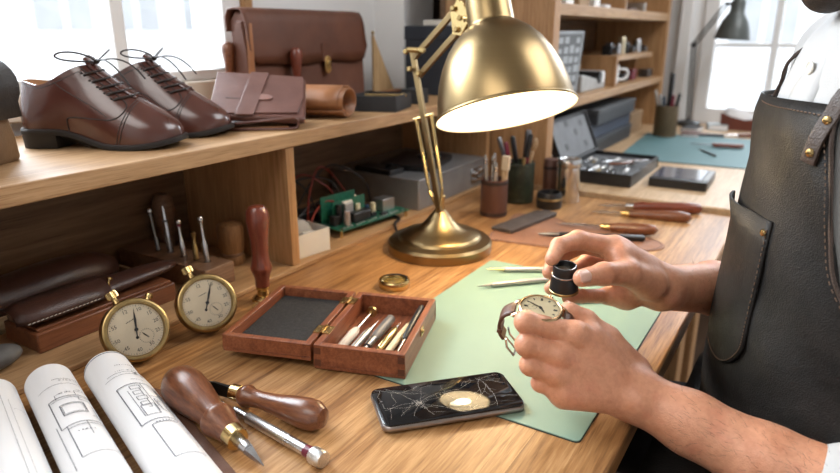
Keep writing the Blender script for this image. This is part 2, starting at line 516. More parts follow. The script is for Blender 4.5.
# ---------------------------------------------------------------- desk
desk = thing('workbench', 'oak workbench with the green cutting mat, in front', 'workbench', (-0.5, 0.7, 0.0))
mb = MB(); mb.box((-1.05, -0.35, 0.732), (-0.112, 1.481, D)); mb.build('worktop', OAK, desk, world=True, bevel=0.003)
mb = MB(); mb.box((-1.0, -0.30, 0.65), (-0.16, 1.44, 0.732)); mb.build('apron_rail', OAKY, desk, world=True, bevel=0.002)
for x in (-0.98, -0.21):
    for y in (-0.26, 1.38):
        mb = MB(); mb.box((x - 0.035, y - 0.035, 0), (x + 0.035, y + 0.035, 0.65)); mb.build('leg', OAKZ, desk, world=True, bevel=0.003)
fb = thing('workbench', 'pale oak workbench running up to the far window', 'workbench', (-0.5, 2.2, 0.0))
mb = MB(); mb.box((-0.962, 1.487, 0.742), (-0.112, 2.90, FB)); mb.build('worktop', PALEW, fb, world=True, bevel=0.003)
mb = MB(); mb.box((-0.95, 1.53, 0.65), (-0.16, 2.86, 0.742)); mb.build('apron_rail', OAKY, fb, world=True, bevel=0.002)
for x in (-0.92, -0.21):
    for y in (1.58, 2.82):
        mb = MB(); mb.box((x - 0.035, y - 0.035, 0), (x + 0.035, y + 0.035, 0.65)); mb.build('leg', OAKZ, fb, world=True, bevel=0.003)

# ---------------------------------------------------------------- hutch
hu = thing('desk_hutch', 'oak hutch with open cubbies along the back of the near bench', 'shelf', (-0.85, 0.6, D))
mb = MB(); mb.box((-1.03, -0.34, 0.965), (-0.699, 1.478, SH)); mb.build('top_shelf', OAKY, hu, world=True, bevel=0.0015)
mb = MB(); mb.box((-0.955, -0.34, D), (-0.695, 1.478, BASE)); mb.build('floor_board', OAKY, hu, world=True, bevel=0.0015)
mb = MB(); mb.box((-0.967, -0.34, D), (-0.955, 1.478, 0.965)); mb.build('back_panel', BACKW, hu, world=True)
mb = MB(); mb.box((-0.955, 0.735, BASE), (-0.702, 0.753, 0.965)); mb.build('divider', OAKZ, hu, world=True, bevel=0.0012)
mb = MB(); mb.box((-0.955, 1.452, BASE), (-0.702, 1.474, 0.965)); mb.build('side_panel', OAKZ, hu, world=True, bevel=0.0012)
mb = MB(); mb.box((-0.955, -0.34, BASE), (-0.702, -0.318, 0.965)); mb.build('side_panel', OAKZ, hu, world=True, bevel=0.0012)

# ---------------------------------------------------------------- bookcase on the far bench
bc = thing('bookcase', 'tall oak bookcase standing on the far bench', 'bookcase', (-0.75, 2.1, FB))
mb = MB(); mb.box((-0.845, 1.487, FB), (-0.557, 1.530, 2.3)); mb.build('side_panel', OAKZ, bc, world=True, bevel=0.0015)
mb = MB(); mb.box((-0.845, 2.757, FB), (-0.566, 2.80, 2.3)); mb.build('side_panel', OAKZ, bc, world=True, bevel=0.0015)
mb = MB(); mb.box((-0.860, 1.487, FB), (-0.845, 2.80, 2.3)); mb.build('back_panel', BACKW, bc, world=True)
for z0, z1, ya, yb in ((0.943, 0.966, 1.53, 2.757), (1.175, 1.203, 1.53, 2.757), (1.46, 1.485, 1.53, 2.757), (1.75, 1.775, 1.53, 2.757), (2.27, 2.3, 1.53, 2.757)):
    mb = MB(); mb.box((-0.845, ya, z0), (-0.566, yb, z1)); mb.build('shelf', OAKY, bc, world=True, bevel=0.0015)
mb = MB(); mb.box((-0.845, 2.165, 1.046), (-0.585, 2.64, 1.062)); mb.build('inner_shelf', OAKY, bc, world=True, bevel=0.001)
mb = MB(); mb.box((-0.845, 2.150, 0.966), (-0.585, 2.168, 1.062)); mb.build('inner_divider', OAKZ, bc, world=True, bevel=0.001)
mb = MB(); mb.box((-0.845, 2.625, 0.966), (-0.640, 2.64, 1.046)); mb.build('inner_divider', OAKZ, bc, world=True, bevel=0.001)
mb = MB(); mb.box((-0.845, 2.19, 1.203), (-0.585, 2.205, 1.46)); mb.build('inner_divider', OAKZ, bc, world=True, bevel=0.001)

# ================================================================ ON THE HUTCH SHELF
SHOE = leather('shoe_leather', (0.064, 0.019, 0.013), (0.095, 0.032, 0.022), 0.22, 900, 0.03, 0.0, 9, coat=0.5)
LINING = leather('tan_lining', (0.36, 0.19, 0.09), (0.45, 0.25, 0.13), 0.6, 700, 0.1)
SOLE = plain('sole_edge', (0.010, 0.008, 0.007), 0.6, 0, 0.2, 50)
LACE = plain('waxed_lace', (0.018, 0.010, 0.008), 0.55, 0, 0.2, 90)
SEAM = plain('dark_seam', (0.022, 0.010, 0.007), 0.6, 0, 0.1, 90)

def sstep(a, b, x):
    t = min(1, max(0, (x - a) / (b - a))); return t * t * (3 - 2 * t)
def shoe(label, M):
    L = 0.216
    t = thing('derby_shoe', label, 'shoe', M, 'pair of brown leather shoes')
    def halfw(s):
        if s < 0.11: return 0.032 * math.sqrt(max(0, 1 - ((0.11 - s) / 0.11) ** 2))
        if s < 0.40: return 0.032 + (0.0285 - 0.032) * sstep(0.11, 0.40, s)
        if s < 0.70: return 0.0285 + (0.0405 - 0.0285) * sstep(0.40, 0.70, s)
        q = (s - 0.70) / 0.30
        return 0.0405 * max(0, 1 - q ** 2.6) ** 0.55
    def zs(s):
        a = 0.019 * (1 - sstep(0.24, 0.62, s))
        return a + 0.010 * max(0, (s - 0.70) / 0.30) ** 2
    N = 64
    def us(i):        # signed position round the outline: 0 heel .. 1 toe .. 0 heel
        a = 2 * math.pi * i / N
        return (1 - math.cos(a)) / 2, (1 if math.sin(a) >= 0 else -1)
    def outline(u, sg, grow=0.0):
        s = u
        w = halfw(s)
        x = s * L; y = sg * w * (1.0 if sg > 0 else 1.04)
        if grow:
            x = -grow + s * (L + 2 * grow); y = y + sg * grow * min(1, w / 0.012)
        return x, y
    def surf(u, sg, k):
        x0, y0 = outline(u, sg)
        P0 = Vector((x0, y0, zs(u) + 0.005))
        w = math.sqrt(max(0, u * (1 - u))) * 2
        zc = 0.089 - 0.006 * sstep(0.0, 0.35, u) + 0.026 * sstep(0.30, 1.0, u)
        C = Vector((0.004 + u * 0.098, sg * (0.0255 * w ** 0.85) , zc))
        tw = sstep(0.35, 0.98, u)
        hw = 1 - sstep(0.0, 0.3, u)
        P1 = P0 + Vector((0.004 * tw - 0.005 * hw, sg * 0.004 * w, 0.028 + 0.004 * tw))
        P2 = C + Vector((0.060 * tw - 0.004 * hw, sg * 0.010 * w * (1 - 0.3 * tw), -0.030 - 0.026 * tw))
        s = 1 - k
        p = P0 * s ** 3 + P1 * 3 * s * s * k + P2 * 3 * s * k * k + C * k ** 3
        return p
    K = 18
    rings = []
    for k in range(K + 1):
        rings.append([surf(*us(i), k / K) for i in range(N)])
    mb = MB(); mb.loft(rings, cap=False)
    # rolled collar edge
    top = rings[-1]; c = sum(top, Vector()) / N
    mb.loft([top, [p + (c - p).normalized() * 0.0022 + Vector((0, 0, -0.0006)) for p in top]], cap=False)
    mb.build('upper', SHOE, t, smooth=60)
    ins = [p + (c - p).normalized() * 0.0018 + Vector((0, 0, -0.0004)) for p in top]
    dn = [p + (c - p) * 0.02 + Vector((0, 0, -0.03)) for p in ins]
    d2 = [p + (c - p) * 0.3 + Vector((0.0, 0, -0.05)) for p in ins]
    mb = MB(); mb.loft([ins, dn, d2], cap=True, cap0=False); mb.build('lining', LINING, t, smooth=60)
    # sole, heel block, welt
    lo = []; hi = []
    for i in range(N):
        u, sg = us(i); x, y = outline(u, sg, 0.0035)
        lo.append(Vector((x, y, zs(u)))); hi.append(Vector((x, y, zs(u) + 0.0062)))
    mb = MB(); mb.loft([lo, hi])
    mb.build('sole', SOLE, t, smooth=40, bevel=0.0008)
    hl = []
    for i in range(40):
        a = 2 * math.pi * i / 40
        s = 0.265 * (1 - math.cos(a)) / 2; sg = 1 if math.sin(a) >= 0 else -1
        x, y = outline(s, sg, 0.003)
        if abs(math.sin(a)) < 1e-6 and math.cos(a) < 0: y = 0
        hl.append((x, y))
    mb = MB(); mb.loft([[Vector((x * 0.99 + 0.0008, y * 0.96, 0.0)) for x, y in hl], [Vector((x, y, 0.0195)) for x, y in hl]]); mb.build('heel', SOLE, t, smooth=40, bevel=0.0006)
    wl = []
    for i in range(N + 1):
        u, sg = us(i % N); x, y = outline(u, sg, 0.0018); wl.append((x, y, zs(u) + 0.0066))
    mb = MB(); mb.tube(wl, 0.0013, 6, cap=False); mb.build('welt', SEAM, t)
    # seams lie on the leather
    def nrm(u, sg, k):
        e = 0.01
        a = surf(min(1, u + e), sg, k) - surf(max(0, u - e), sg, k); b = surf(u, sg, min(1, k + e)) - surf(u, sg, max(0, k - e))
        n = a.cross(b); n.normalize()
        q = surf(u, sg, k)
        if n.dot(q - Vector((0.09, 0, 0.035))) < 0: n = -n
        return n
    def seam(pts, sg, r=0.0007, lift=0.0002, mb=None):
        P = []
        sm = smoothpath([(u, k, 0) for u, k in pts], 6)
        for q in sm: P.append(surf(q.x, sg, q.y) + nrm(q.x, sg, q.y) * lift)
        mb.tube(P, r, 5)
    mb = MB()
    for sg in (1, -1):
        for dx in (0, 0.0028):        # cap toe, double row
            pts = []
            for j in range(14):
                u = 0.60 + 0.40 * j / 13
                lo_k, hi_k = 0.0, 1.0
                for _ in range(24):
                    m_ = (lo_k + hi_k) / 2
                    if surf(u, sg, m_).x > (0.60 + 0.155 * math.sqrt((u - .60) / .40)) * L + dx: lo_k = m_
                    else: hi_k = m_
                q = surf(u, sg, lo_k)
                pts.append(q + nrm(u, sg, lo_k) * 0.0002)
            if len(pts) > 2: mb.tube(pts, 0.0006, 5)
        # front edge of the quarters
        seam([(0.90, 0.985), (0.915, 0.84), (0.92, 0.70), (0.90, 0.60), (0.84, 0.52), (0.77, 0.45), (0.70, 0.42), (0.60, 0.45), (0.50, 0.44), (0.41, 0.36), (0.36, 0.20), (0.34, 0.02)], sg, 0.0009, 0.0003, mb)
        seam([(0.56, 0.97), (0.63, 0.80), (0.69, 0.62), (0.71, 0.46)], sg, 0.0006, 0.0002, mb)
        seam([(0.02, 0.965), (0.3, 0.955), (0.6, 0.955), (0.85, 0.965)], sg, 0.0005, 0.0002, mb)
    mb.build('stitching', SEAM, t)
    # tongue
    mb = MB()
    a0 = surf(1, 1, 0.72)
    rows = []
    for kk in (0.66, 0.8, 0.93, 1.0):
        c0 = surf(1, 1, kk); rows.append([c0 + Vector((0, y, 0.0015 - abs(y) * 0.25)) for y in (-0.012, -0.006, 0, 0.006, 0.012)])
    c0 = surf(1, 1, 1.0)
    rows.append([c0 + Vector((-0.004, y * 1.15, 0.012 - abs(y) * 0.35)) for y in (-0.012, -0.006, 0, 0.006, 0.012)])
    mb.loft(rows, cap=False, closed=False); mb.build('tongue', SHOE, t, solid=0.0022)
    # laces
    la = MB()
    for kk in (0.69, 0.755, 0.82, 0.885, 0.95):
        us_ = [(0.86, 1), (0.89, 1), (0.92, 1), (0.955, 1), (0.987, 1), (0.987, -1), (0.955, -1), (0.92, -1), (0.89, -1), (0.86, -1)]
        P_ = [surf(u_, g_, kk - 0.02 * (i_ / 9)) + nrm(u_, g_, kk) * (0.0016 if 0 < i_ < 9 else -0.0008) for i_, (u_, g_) in enumerate(us_)]
        la.tube(smoothpath(P_, 3), 0.0019, 6)
    kn = surf(1, 1, 0.985) + Vector((0.004, 0, 0.006))
    la.ball(kn, (0.004, 0.005, 0.0035), u=10, v=7)
    for sg in (1, -1):
        la.tube(bez(kn, kn + Vector((0.004, sg * 0.068, 0.030)), kn + Vector((-0.045, sg * 0.100, 0.002)), kn, 22), 0.0012, 6)
    la.tube(bez(kn, kn + Vector((0.02, -0.018, 0.008)), kn + Vector((0.044, -0.040, 0.0)), kn + Vector((0.062, -0.042, -0.028)), 12), 0.0012, 6)
    la.tube(bez(kn, kn + Vector((0.02, 0.018, 0.008)), kn + Vector((0.034, 0.026, 0.0)), kn + Vector((0.052, 0.024, -0.024)), 12), 0.0012, 6)
    la.build('laces', LACE, t)
    for sg in (1, -1):
        for kk in (0.69, 0.755, 0.82, 0.885, 0.95):
            p = surf(0.86, sg, kk); mb = MB(); mb.ball(p, (0.002, 0.002, 0.0014), u=8, v=5); mb.build('eyelet', SEAM, t)
    return t
shoe('brown derby shoe nearest the camera, showing its whole side', T(-0.930, 0.474, SH) @ RZ(R(29)))
shoe('brown derby shoe standing behind its mate, nearer the leather wallets', T(-0.955, 0.582, SH) @ RZ(R(29)))

# rounded leather-topped block at the shelf's near end
lp = thing('leather_case', 'tan case with a black rounded leather flap, beside the shoes', 'case', T(-0.826, 0.330, SH) @ RZ(R(28)))
mb = MB()
rings = []
for z, w, d in ((0, 0.060, 0.15), (0.004, 0.063, 0.153), (0.03, 0.061, 0.15), (0.06, 0.055, 0.14), (0.085, 0.044, 0.12), (0.096, 0.03, 0.10)):
    rings.append([Vector((x, y, z)) for x, y in rrect(w, d, 0.012)])
mb.loft(rings); mb.build('body', leather('tan_hide', (0.13, 0.072, 0.032), (0.21, 0.12, 0.055), 0.6, 500, 0.3), lp, bevel=0.001)
mb = MB()
rows = []
for i in range(15):
    a = R(-70 + 250 * i / 14)
    rows.append((0.036 * math.cos(a), 0.088 + 0.037 * math.sin(a)))
pts = [(0.0365, 0.052)] + [(0.040 * math.cos(R(a)), 0.088 + 0.036 * math.sin(R(a))) for a in range(-30, 211, 16)] + [(-0.036, 0.05)]
mb.loft([[Vector((x, y, z)) for x, z in pts] for y in (-0.079, -0.076, 0.0, 0.076, 0.079)], cap=False, closed=False)
mb.build('flap', leather('black_hide', (0.018, 0.015, 0.014), (0.04, 0.034, 0.03), 0.5, 500, 0.3), lp, solid=0.004, off=1)

# briefcase
BAG = leather('bag_leather', (0.080, 0.025, 0.012), (0.130, 0.044, 0.021), 0.52, 520, 0.2, 0.25, 9)
TANL = leather('tan_leather', (0.26, 0.105, 0.04), (0.36, 0.155, 0.065), 0.42, 520, 0.15, 0.1, 14)
MAUVE = leather('mauve_leather', (0.105, 0.042, 0.032), (0.165, 0.075, 0.058), 0.33, 620, 0.12, 0.1, 14)
bg = thing('briefcase', 'brown leather briefcase with a brass lock, on the shelf by the window', 'bag', T(-0.975, 1.08, SH))
mb = MB()
prof = [(-0.012, 0.0), (0.040, 0.0), (0.044, 0.02), (0.040, 0.12), (0.028, 0.183), (0.004, 0.187), (-0.012, 0.17)]
mb.loft([[Vector((x, y, z)) for x, z in prof] for y in (-0.176, -0.172, 0.172, 0.176)])
mb.build('body', BAG, bg, bevel=0.004, bseg=3)
mb = MB()    # flap: over the top and down the front, rounded lower corners
cols = []
for i in range(31):
    y = -0.184 + 0.368 * i / 30
    e = max(0, (abs(y) - 0.155) / 0.029)
    zlow = 0.088 + 0.030 * (1 - math.sqrt(max(0, 1 - e * e))) + 0.0025 * math.sin(y * 34)
    path = [(-0.014, 0.150), (-0.015, 0.176), (-0.008, 0.1905), (0.010, 0.1925), (0.026, 0.190), (0.033, 0.180), (0.038, 0.165), (0.042, 0.135), (0.0455, 0.110)]
    path = [(x, z) for x, z in path if z > zlow + 0.004 or x < 0.02] + [(0.046, zlow)]
    while len(path) < 10: path.insert(-1, ((path[-2][0] + path[-1][0]) / 2, (path[-2][1] + path[-1][1]) / 2))
    cols.append([Vector((x, y, z)) for x, z in path])
mb.loft(cols, cap=False, closed=False); mb.build('flap', BAG, bg, solid=0.0035, off=0, smooth=60)
for sg in (-1, 1):
    mb = MB()
    mb.loft([[Vector((x, sg * 0.1765, z)) for x, z in ((-0.010, 0.01), (0.036, 0.01), (0.036, 0.06), (0.032, 0.12), (0.024, 0.17), (0.004, 0.17), (-0.010, 0.12))],
             [Vector((x, sg * 0.180, z)) for x, z in ((-0.008, 0.012), (0.033, 0.012), (0.033, 0.06), (0.029, 0.12), (0.021, 0.166), (0.006, 0.166), (-0.008, 0.12))]])
    mb.build('gusset', BAG, bg)
mb = MB(); mb.prism(rrect(0.030, 0.040, 0.006), 0.004, T(0.0455, 0.035, 0.108) @ RY(R(90)) @ RZ(R(90))); o = mb.build('lock_tab', BAG, bg, bevel=0.001)
lk = MB(); Mk = T(0.0485, 0.035, 0.082) @ RY(R(90)) @ RZ(R(90))
lk.prism(rrect(0.019, 0.036, 0.0085), 0.004, Mk); lk.build('lock', BRASSP, bg, bevel=0.001)
lk = MB(); lk.lathe([(0.0055, 0.004), (0.0055, 0.007), (0.003, 0.008)], Mk @ T(0, 0.003, 0), 16); lk.box((-0.0016, -0.012, 0.004), (0.0016, -0.003, 0.006), Mk); lk.build('lock_button', BRASSD, bg)
st = MB(); st.tube([(0.038, -0.176, 0.165), (0.045, -0.182, 0.12), (0.045, -0.184, 0.06), (0.043, -0.182, 0.015)], 0.006, 8, flat=0.25)
st.build('side_strap', TANL, bg)

# clutch, folded wallet, rolled pouch
wl = thing('folded_wallet', 'flat folded mauve-brown leather wallet lying under the clutch', 'wallet', T(-0.790, 0.775, SH) @ RZ(R(42)))
mb = MB()
def fold(w, d, h, n=14):
    """open C-shaped fold in XZ, extruded along Y"""
    out = [(-w / 2, 0.0008)] + [(w / 2 - h / 2 + h / 2 * math.sin(a), h / 2 - h / 2 * math.cos(a)) for a in [math.pi * i / n for i in range(n + 1)]] + [(-w / 2, h * 0.55)]
    return out
pf = fold(0.125, 0.1, 0.021)
mb.loft([[Vector((x, y, z)) for x, z in pf] for y in (-0.055, -0.0275, 0.0, 0.0275, 0.055)], cap=False, closed=False)
mb.build('cover', MAUVE, wl, solid=0.0035, off=1, smooth=60)
mb = MB(); mb.box((-0.058, -0.050, 0.003), (0.045, 0.050, 0.0055)); mb.build('inner_leaf', TANL, wl, bevel=0.001)

tp = thing('rolled_pouch', 'tan leather pouch rolled open at its end, in front of the briefcase', 'pouch', frame((-0.886, 0.895, SH), (-0.741, 0.940, SH)))
mb = MB()
rows = []
for x in (0.0, 0.04, 0.08, 0.12, 0.158):
    ring = []
    for i in range(34):
        a = R(-150 + 400 * i / 33)
        k = 1.0 - 0.010 * i * 0.55
        ring.append(Vector((x, 0.040 * k * math.cos(a), 0.0285 + 0.026 * k * math.sin(a))))
    rows.append(ring)
mb.loft(rows, cap=False, closed=False); mb.build('roll', TANL, tp, solid=0.003, smooth=60)
mb = MB()
rows = [[Vector((x, y, z)) for y, z in ((-0.0435, 0.024), (-0.039, 0.036), (-0.028, 0.0475), (-0.005, 0.0565), (0.02, 0.0545), (0.035, 0.048))] for x in (-0.012, 0.03, 0.08, 0.12, 0.150)]
mb.loft(rows, cap=False, closed=False); mb.build('flap', TANL, tp, solid=0.003, smooth=60)

# clutch leans on the folded wallet and the pouch
a, b_, c_ = Vector((-0.8606, 0.7995, 1.0689)), Vector((-0.7784, 0.872, 1.0609)), Vector((-0.749, 0.747, 1.0125))
ex = (b_ - a).normalized(); ez = ex.cross(c_ - b_).normalized() * -1
if ez.z < 0: ez = -ez
ey = ez.cross(ex)
Mc = Matrix((ex, ey, ez)).transposed().to_4x4(); Mc.translation = (a + c_) / 2 + ex * 0.004
cl = thing('leather_clutch', 'mauve-brown leather clutch with a slotted strap, tilted on the wallet', 'clutch', Mc)
mb = MB(); mb.prism([(x, y) for x, y in rrect(0.150, 0.132, 0.008)], 0.012, T(0.008, 0, -0.014)); mb.build('body', MAUVE, cl, bevel=0.004, bseg=3)
mb = MB(); mb.prism([(-0.067, -0.066), (0.070, -0.052), (0.080, 0.0), (0.078, 0.066), (-0.066, 0.066)], 0.0025, T(0, 0, -0.002)); mb.build('flap', MAUVE, cl, bevel=0.0008)
mb = MB(); mb.prism([(-0.026, -0.070), (0.002, -0.067), (0.020, 0.068), (-0.010, 0.068)], 0.0022, T(0, 0, 0.0007)); mb.build('strap', MAUVE, cl, bevel=0.0006)
mb = MB(); mb.prism([(0.009 * math.cos(R(a)) * 1.9, 0.009 * math.sin(R(a))) for a in range(0, 360, 15)], 0.0022, T(0.012, -0.012, 0.0006)); mb.build('strap_tab', leather('pale_mauve', (0.20, 0.10, 0.08), (0.27, 0.14, 0.11), 0.4, 600, 0.1), cl, bevel=0.0005)
mb = MB(); mb.box((-0.045, -0.020, -0.0002), (-0.022, -0.0175, 0.0008)); mb.build('slot', SEAM, cl)

# two turned handles standing behind the wallets
def peg(label, x, y, h, m):
    t = thing('turned_peg', label, 'peg', (x, y, SH), 'turned pegs standing behind the wallets')
    mb = MB(); mb.lathe([(0.011, 0), (0.0115, 0.012), (0.007, 0.03), (0.0062, 0.045), (0.0075, 0.065), (0.0105, h - 0.032), (0.0125, h - 0.018), (0.0115, h - 0.006), (0.007, h - 0.001), (0.001, h)], seg=24)
    mb.build('grip', m, t)
    mb = MB(); mb.lathe([(0.013, 0), (0.013, 0.006), (0.011, 0.010)], seg=24); mb.build('foot', m, t)
    return t
peg('light brown turned wood peg standing by the window frame', -0.985, 0.893, 0.132, WALNUT)
peg('dark turned wood peg standing against the briefcase', -0.915, 1.005, 0.120, ROSEW)

# black tray, set square, small block, navy box
tr = thing('shallow_tray', 'black open tray on the shelf edge beside the lamp arm', 'tray', T(-0.7015, 1.045, SH) @ RZ(R(16)))
mb = MB(); W_, L_ = 0.098, 0.105; h = 0.030; w = 0.004
mb.box((-W_, 0, 0), (0, L_, 0.003)); mb.box((-W_, 0, 0.003), (0, w, h)); mb.box((-W_, L_ - w, 0.003), (0, L_, h)); mb.box((-W_, w, 0.003), (-W_ + w, L_ - w, h)); mb.box((-w, w, 0.003), (0, L_ - w, h))
mb.build('tray_body', BLACKM, tr, bevel=0.0006)
mb = MB(); mb.box((-W_ + w, w, 0.003), (-w, L_ - w, 0.006)); mb.build('tray_liner', leather('grey_felt', (0.09, 0.08, 0.07), (0.14, 0.125, 0.11), 0.9, 900, 0.2), tr)
for i, (x, y, a) in enumerate(((-0.04, 0.05, 0.4), (-0.05, 0.075, 0.1))):
    nm = thing('brass_pin', ['brass pin in the black tray, nearer the shelf edge', 'brass pin in the black tray, nearer the window'][i], 'pin', WM[tr.name] @ T(x, y, 0.0268) @ RZ(a))
    mb = MB(); mb.lathe([(0.0013, -0.04), (0.0013, 0.036), (0.003, 0.037), (0.003, 0.04)], ZX, 10); mb.build('shaft', BRASSD, nm)
    mb = MB(); mb.lathe([(0.0034, 0.038), (0.0034, 0.044), (0.001, 0.045)], ZX, 10); mb.build('head', BRASSP, nm)
bb = MB(); bb.box((-0.785, 1.19, SH), (-0.742, 1.235, SH + 0.031)); tag(bb.build('small_box', BLACKM, bevel=0.001, origin=(-0.763, 1.212, SH)), 'small closed black box behind the lamp arm, past the tray', 'box')
ss = thing('set_square', 'upright wooden set square beside the briefcase', 'set square', (-0.945, 1.305, SH))
mb = MB(); mb.prism([(0, 0.0), (0.085, 0.0), (0.0, 0.135)], 0.007, T(0, 0.0, 0.008) @ RZ(R(90)) @ RX(R(90))); mb.build('blade', wood('maple', (0.40, 0.26, 0.13), (0.50, 0.34, 0.18), (0.58, 0.42, 0.24), 'Z', 100, 0.45), ss, bevel=0.0008)
mb = MB(); mb.box((-0.012, -0.004, 0), (0.02, 0.115, 0.009)); mb.build('stock', TANL, ss, bevel=0.001)
mb = MB(); mb.ball((0.0035, 0.002, 0.147), 0.004); mb.build('knob', BRASSD, ss)
nv = thing('storage_box', 'navy blue box standing at the end of the shelf behind the lamp', 'box', (-0.93, 1.43, SH))
mb = MB(); mb.box((0.03, -0.045, 0), (0.18, 0.042, 0.160)); mb.build('body', plain('navy_board', (0.016, 0.022, 0.034), 0.6, 0, 0.15, 20), nv, bevel=0.002)
mb = MB(); mb.box((0.028, -0.047, 0.130), (0.182, 0.044, 0.163)); mb.build('lid', plain('navy_board', (0.016, 0.022, 0.034), 0.6), nv, bevel=0.002)
mb = MB(); mb.box((-0.86, 1.405, SH + 0.1635), (-0.78, 1.465, SH + 0.176)); tag(mb.build('card_box', CREAM, bevel=0.001, origin=(-0.82, 1.44, SH + 0.1635)), 'cream card box lying on top of the navy box', 'box')

# ================================================================ IN THE CUBBIES
DKL = leather('dark_leather', (0.040, 0.016, 0.011), (0.075, 0.032, 0.022), 0.36, 520, 0.2, 0.5, 14)
pt = thing('wooden_tray', 'low wooden tray at the cubby back, holding a dark pouch', 'tray', (-0.90, 0.42, BASE))
mb = MB(); x0, x1, y0, y1 = -0.045, 0.052, -0.16, 0.135
mb.box((x0, y0, 0), (x1, y1, 0.004)); h = 0.022
mb.box((x0, y0, 0.004), (x1, y0 + .005, h)); mb.box((x0, y1 - .005, 0.004), (x1, y1, h)); mb.box((x0, y0 + .005, 0.004), (x0 + .005, y1 - .005, h)); mb.box((x1 - .005, y0 + .005, 0.004), (x1, y1 - .005, h))
mb.build('tray_body', wood('ash_tray_wood', (0.26, 0.16, 0.08), (0.36, 0.23, 0.12), (0.44, 0.30, 0.17), 'Y', 100, 0.5), pt, bevel=0.0008)
def soft_roll(pts, rs, flat, seg=20, wob=0.0):
    mb = MB(); rings = []
    for i, (p, r) in enumerate(zip(pts, rs)):
        t = (pts[min(i + 1, len(pts) - 1)] - pts[max(i - 1, 0)]).normalized()
        u = Vector((0, 0, 1)).cross(t).normalized(); w = t.cross(u)
        rings.append([p + u * r * math.cos(2 * math.pi * j / seg) * (1 + wob * math.sin(3 * j + i * 1.7)) + w * r * flat * math.sin(2 * math.pi * j / seg) * (1 + wob * math.sin(2 * j + i)) for j in range(seg)])
    mb.loft(rings); return mb
mp = thing('leather_pouch', 'dark leather pouch resting in the wooden tray at the cubby back', 'pouch', (-0.90, 0.42, BASE + 0.004))
pts = [Vector((0.002, y, 0.025 + 0.002 * math.sin(y * 40))) for y in np.linspace(-0.145, 0.122, 14)]
rs = [0.022, 0.030, 0.034, 0.036, 0.0375, 0.036, 0.037, 0.038, 0.0375, 0.037, 0.0365, 0.035, 0.030, 0.018]
soft_roll(pts, rs, 0.80, wob=0.03).build('body', DKL, mp, smooth=70)
mb = MB(); mb.tube(smoothpath([(0.037, -0.13, 0.018), (0.0405, -0.06, 0.024), (0.0415, 0.02, 0.022), (0.036, 0.11, 0.02)], 6), 0.0012, 6); mb.build('seam', SEAM, mp)

mbk = thing('mahogany_block', 'low mahogany block under a leather tool case in the cubby', 'block', (-0.79, 0.43, BASE))
mb = MB(); mb.box((-0.04, -0.083, 0), (0.037, 0.115, 0.026)); mb.build('body', wood('mahogany_y', (0.12, 0.04, 0.018), (0.19, 0.068, 0.03), (0.25, 0.095, 0.042), 'Y', 110, 0.36, coat=0.2), mbk, bevel=0.002)
mb = MB(); mb.box((-0.036, -0.079, 0.026), (0.033, 0.111, 0.030)); mb.build('rim', wood('mahogany_y', 0, 0, 0), mbk, bevel=0.001)
tc = thing('tool_case', 'dark leather tool case with white stitching lying on a mahogany block', 'case', (-0.79, 0.43, BASE + 0.030))
pts = [Vector((0.004, y, 0.0125)) for y in np.linspace(-0.092, 0.14, 15)]
rs = [0.010, 0.021, 0.027, 0.029, 0.0295, 0.029, 0.028, 0.026, 0.0235, 0.022, 0.021, 0.0205, 0.019, 0.016, 0.008]
soft_roll(pts, rs, 0.46, wob=0.03).build('body', DKL, tc, smooth=70)
mb = MB()
fl = [[Vector((0.004 + 0.031 * math.cos(R(a)) * s, y, 0.0128 + 0.0150 * math.sin(R(a)) * s)) for a in (100, 70, 40, 10, -15)] for y, s in ((-0.098, 0.72), (-0.085, 0.95), (-0.06, 1.04), (-0.02, 1.04), (0.02, 0.98))]
mb.loft(fl, cap=False, closed=False); mb.build('flap', DKL, tc, solid=0.002, off=1, smooth=60)
mb = MB()
for i in range(22):
    y = -0.09 + i * 0.0052; s = 1.07 if y < 0 else 1.02
    p = Vector((0.004 + 0.031 * math.cos(R(-4)) * s, y, 0.0128 + 0.0150 * math.sin(R(-4)) * s)); mb.tube([p, p + Vector((0.0004, 0.003, 0.0006))], 0.0005, 5)
mb.build('stitching', CREAM, tc)
mb = MB(); mb.lathe([(0.0035, 0), (0.0035, 0.003), (0.002, 0.004), (0.002, 0.008), (0.0038, 0.009), (0.0038, 0.012), (0.001, 0.013)], T(0.022, 0.022, 0.019) @ RX(R(-30)), 14); mb.build('stud', BRASSP, tc)

hb = thing('tool_holder', 'drilled wooden block holding five fine tools upright', 'tool holder', (-0.84, 0.612, BASE))
mb = MB(); mb.box((-0.105, -0.027, 0), (0.105, 0.028, 0.033)); mb.build('block', BLOCKW, hb, bevel=0.0012)
mb = MB()
TS = [(-0.878 + 0.84, 0.0, (-0.010, 0, .062), 0.004), (-0.853 + 0.84, 0.004, (-.006, 0, .068), .005), (-0.816 + 0.84, 0.0, (-.004, 0, .054), .0042), (-0.789 + 0.84, 0.002, (-.001, 0, .040), .0042), (-0.7665 + 0.84, 0.004, (-.006, 0, .064), .0042)]
for x, y, d, r in TS: mb.lathe([(r + 0.0012, 0.0331), (r + 0.0012, 0.0334)], T(x, y, 0), 14)
mb.build('hole_rims', SEAM, hb)
REDP = plain('red_band', (0.24, 0.02, 0.06), 0.4)
names = ['slim black screwdriver in the wooden tool holder', 'tall tapered steel punch in the wooden tool holder', 'steel screwdriver with a red band in the wooden tool holder', 'short brass-capped driver in the wooden tool holder', 'steel driver with a twisted shaft and round cap, end of the tool holder']
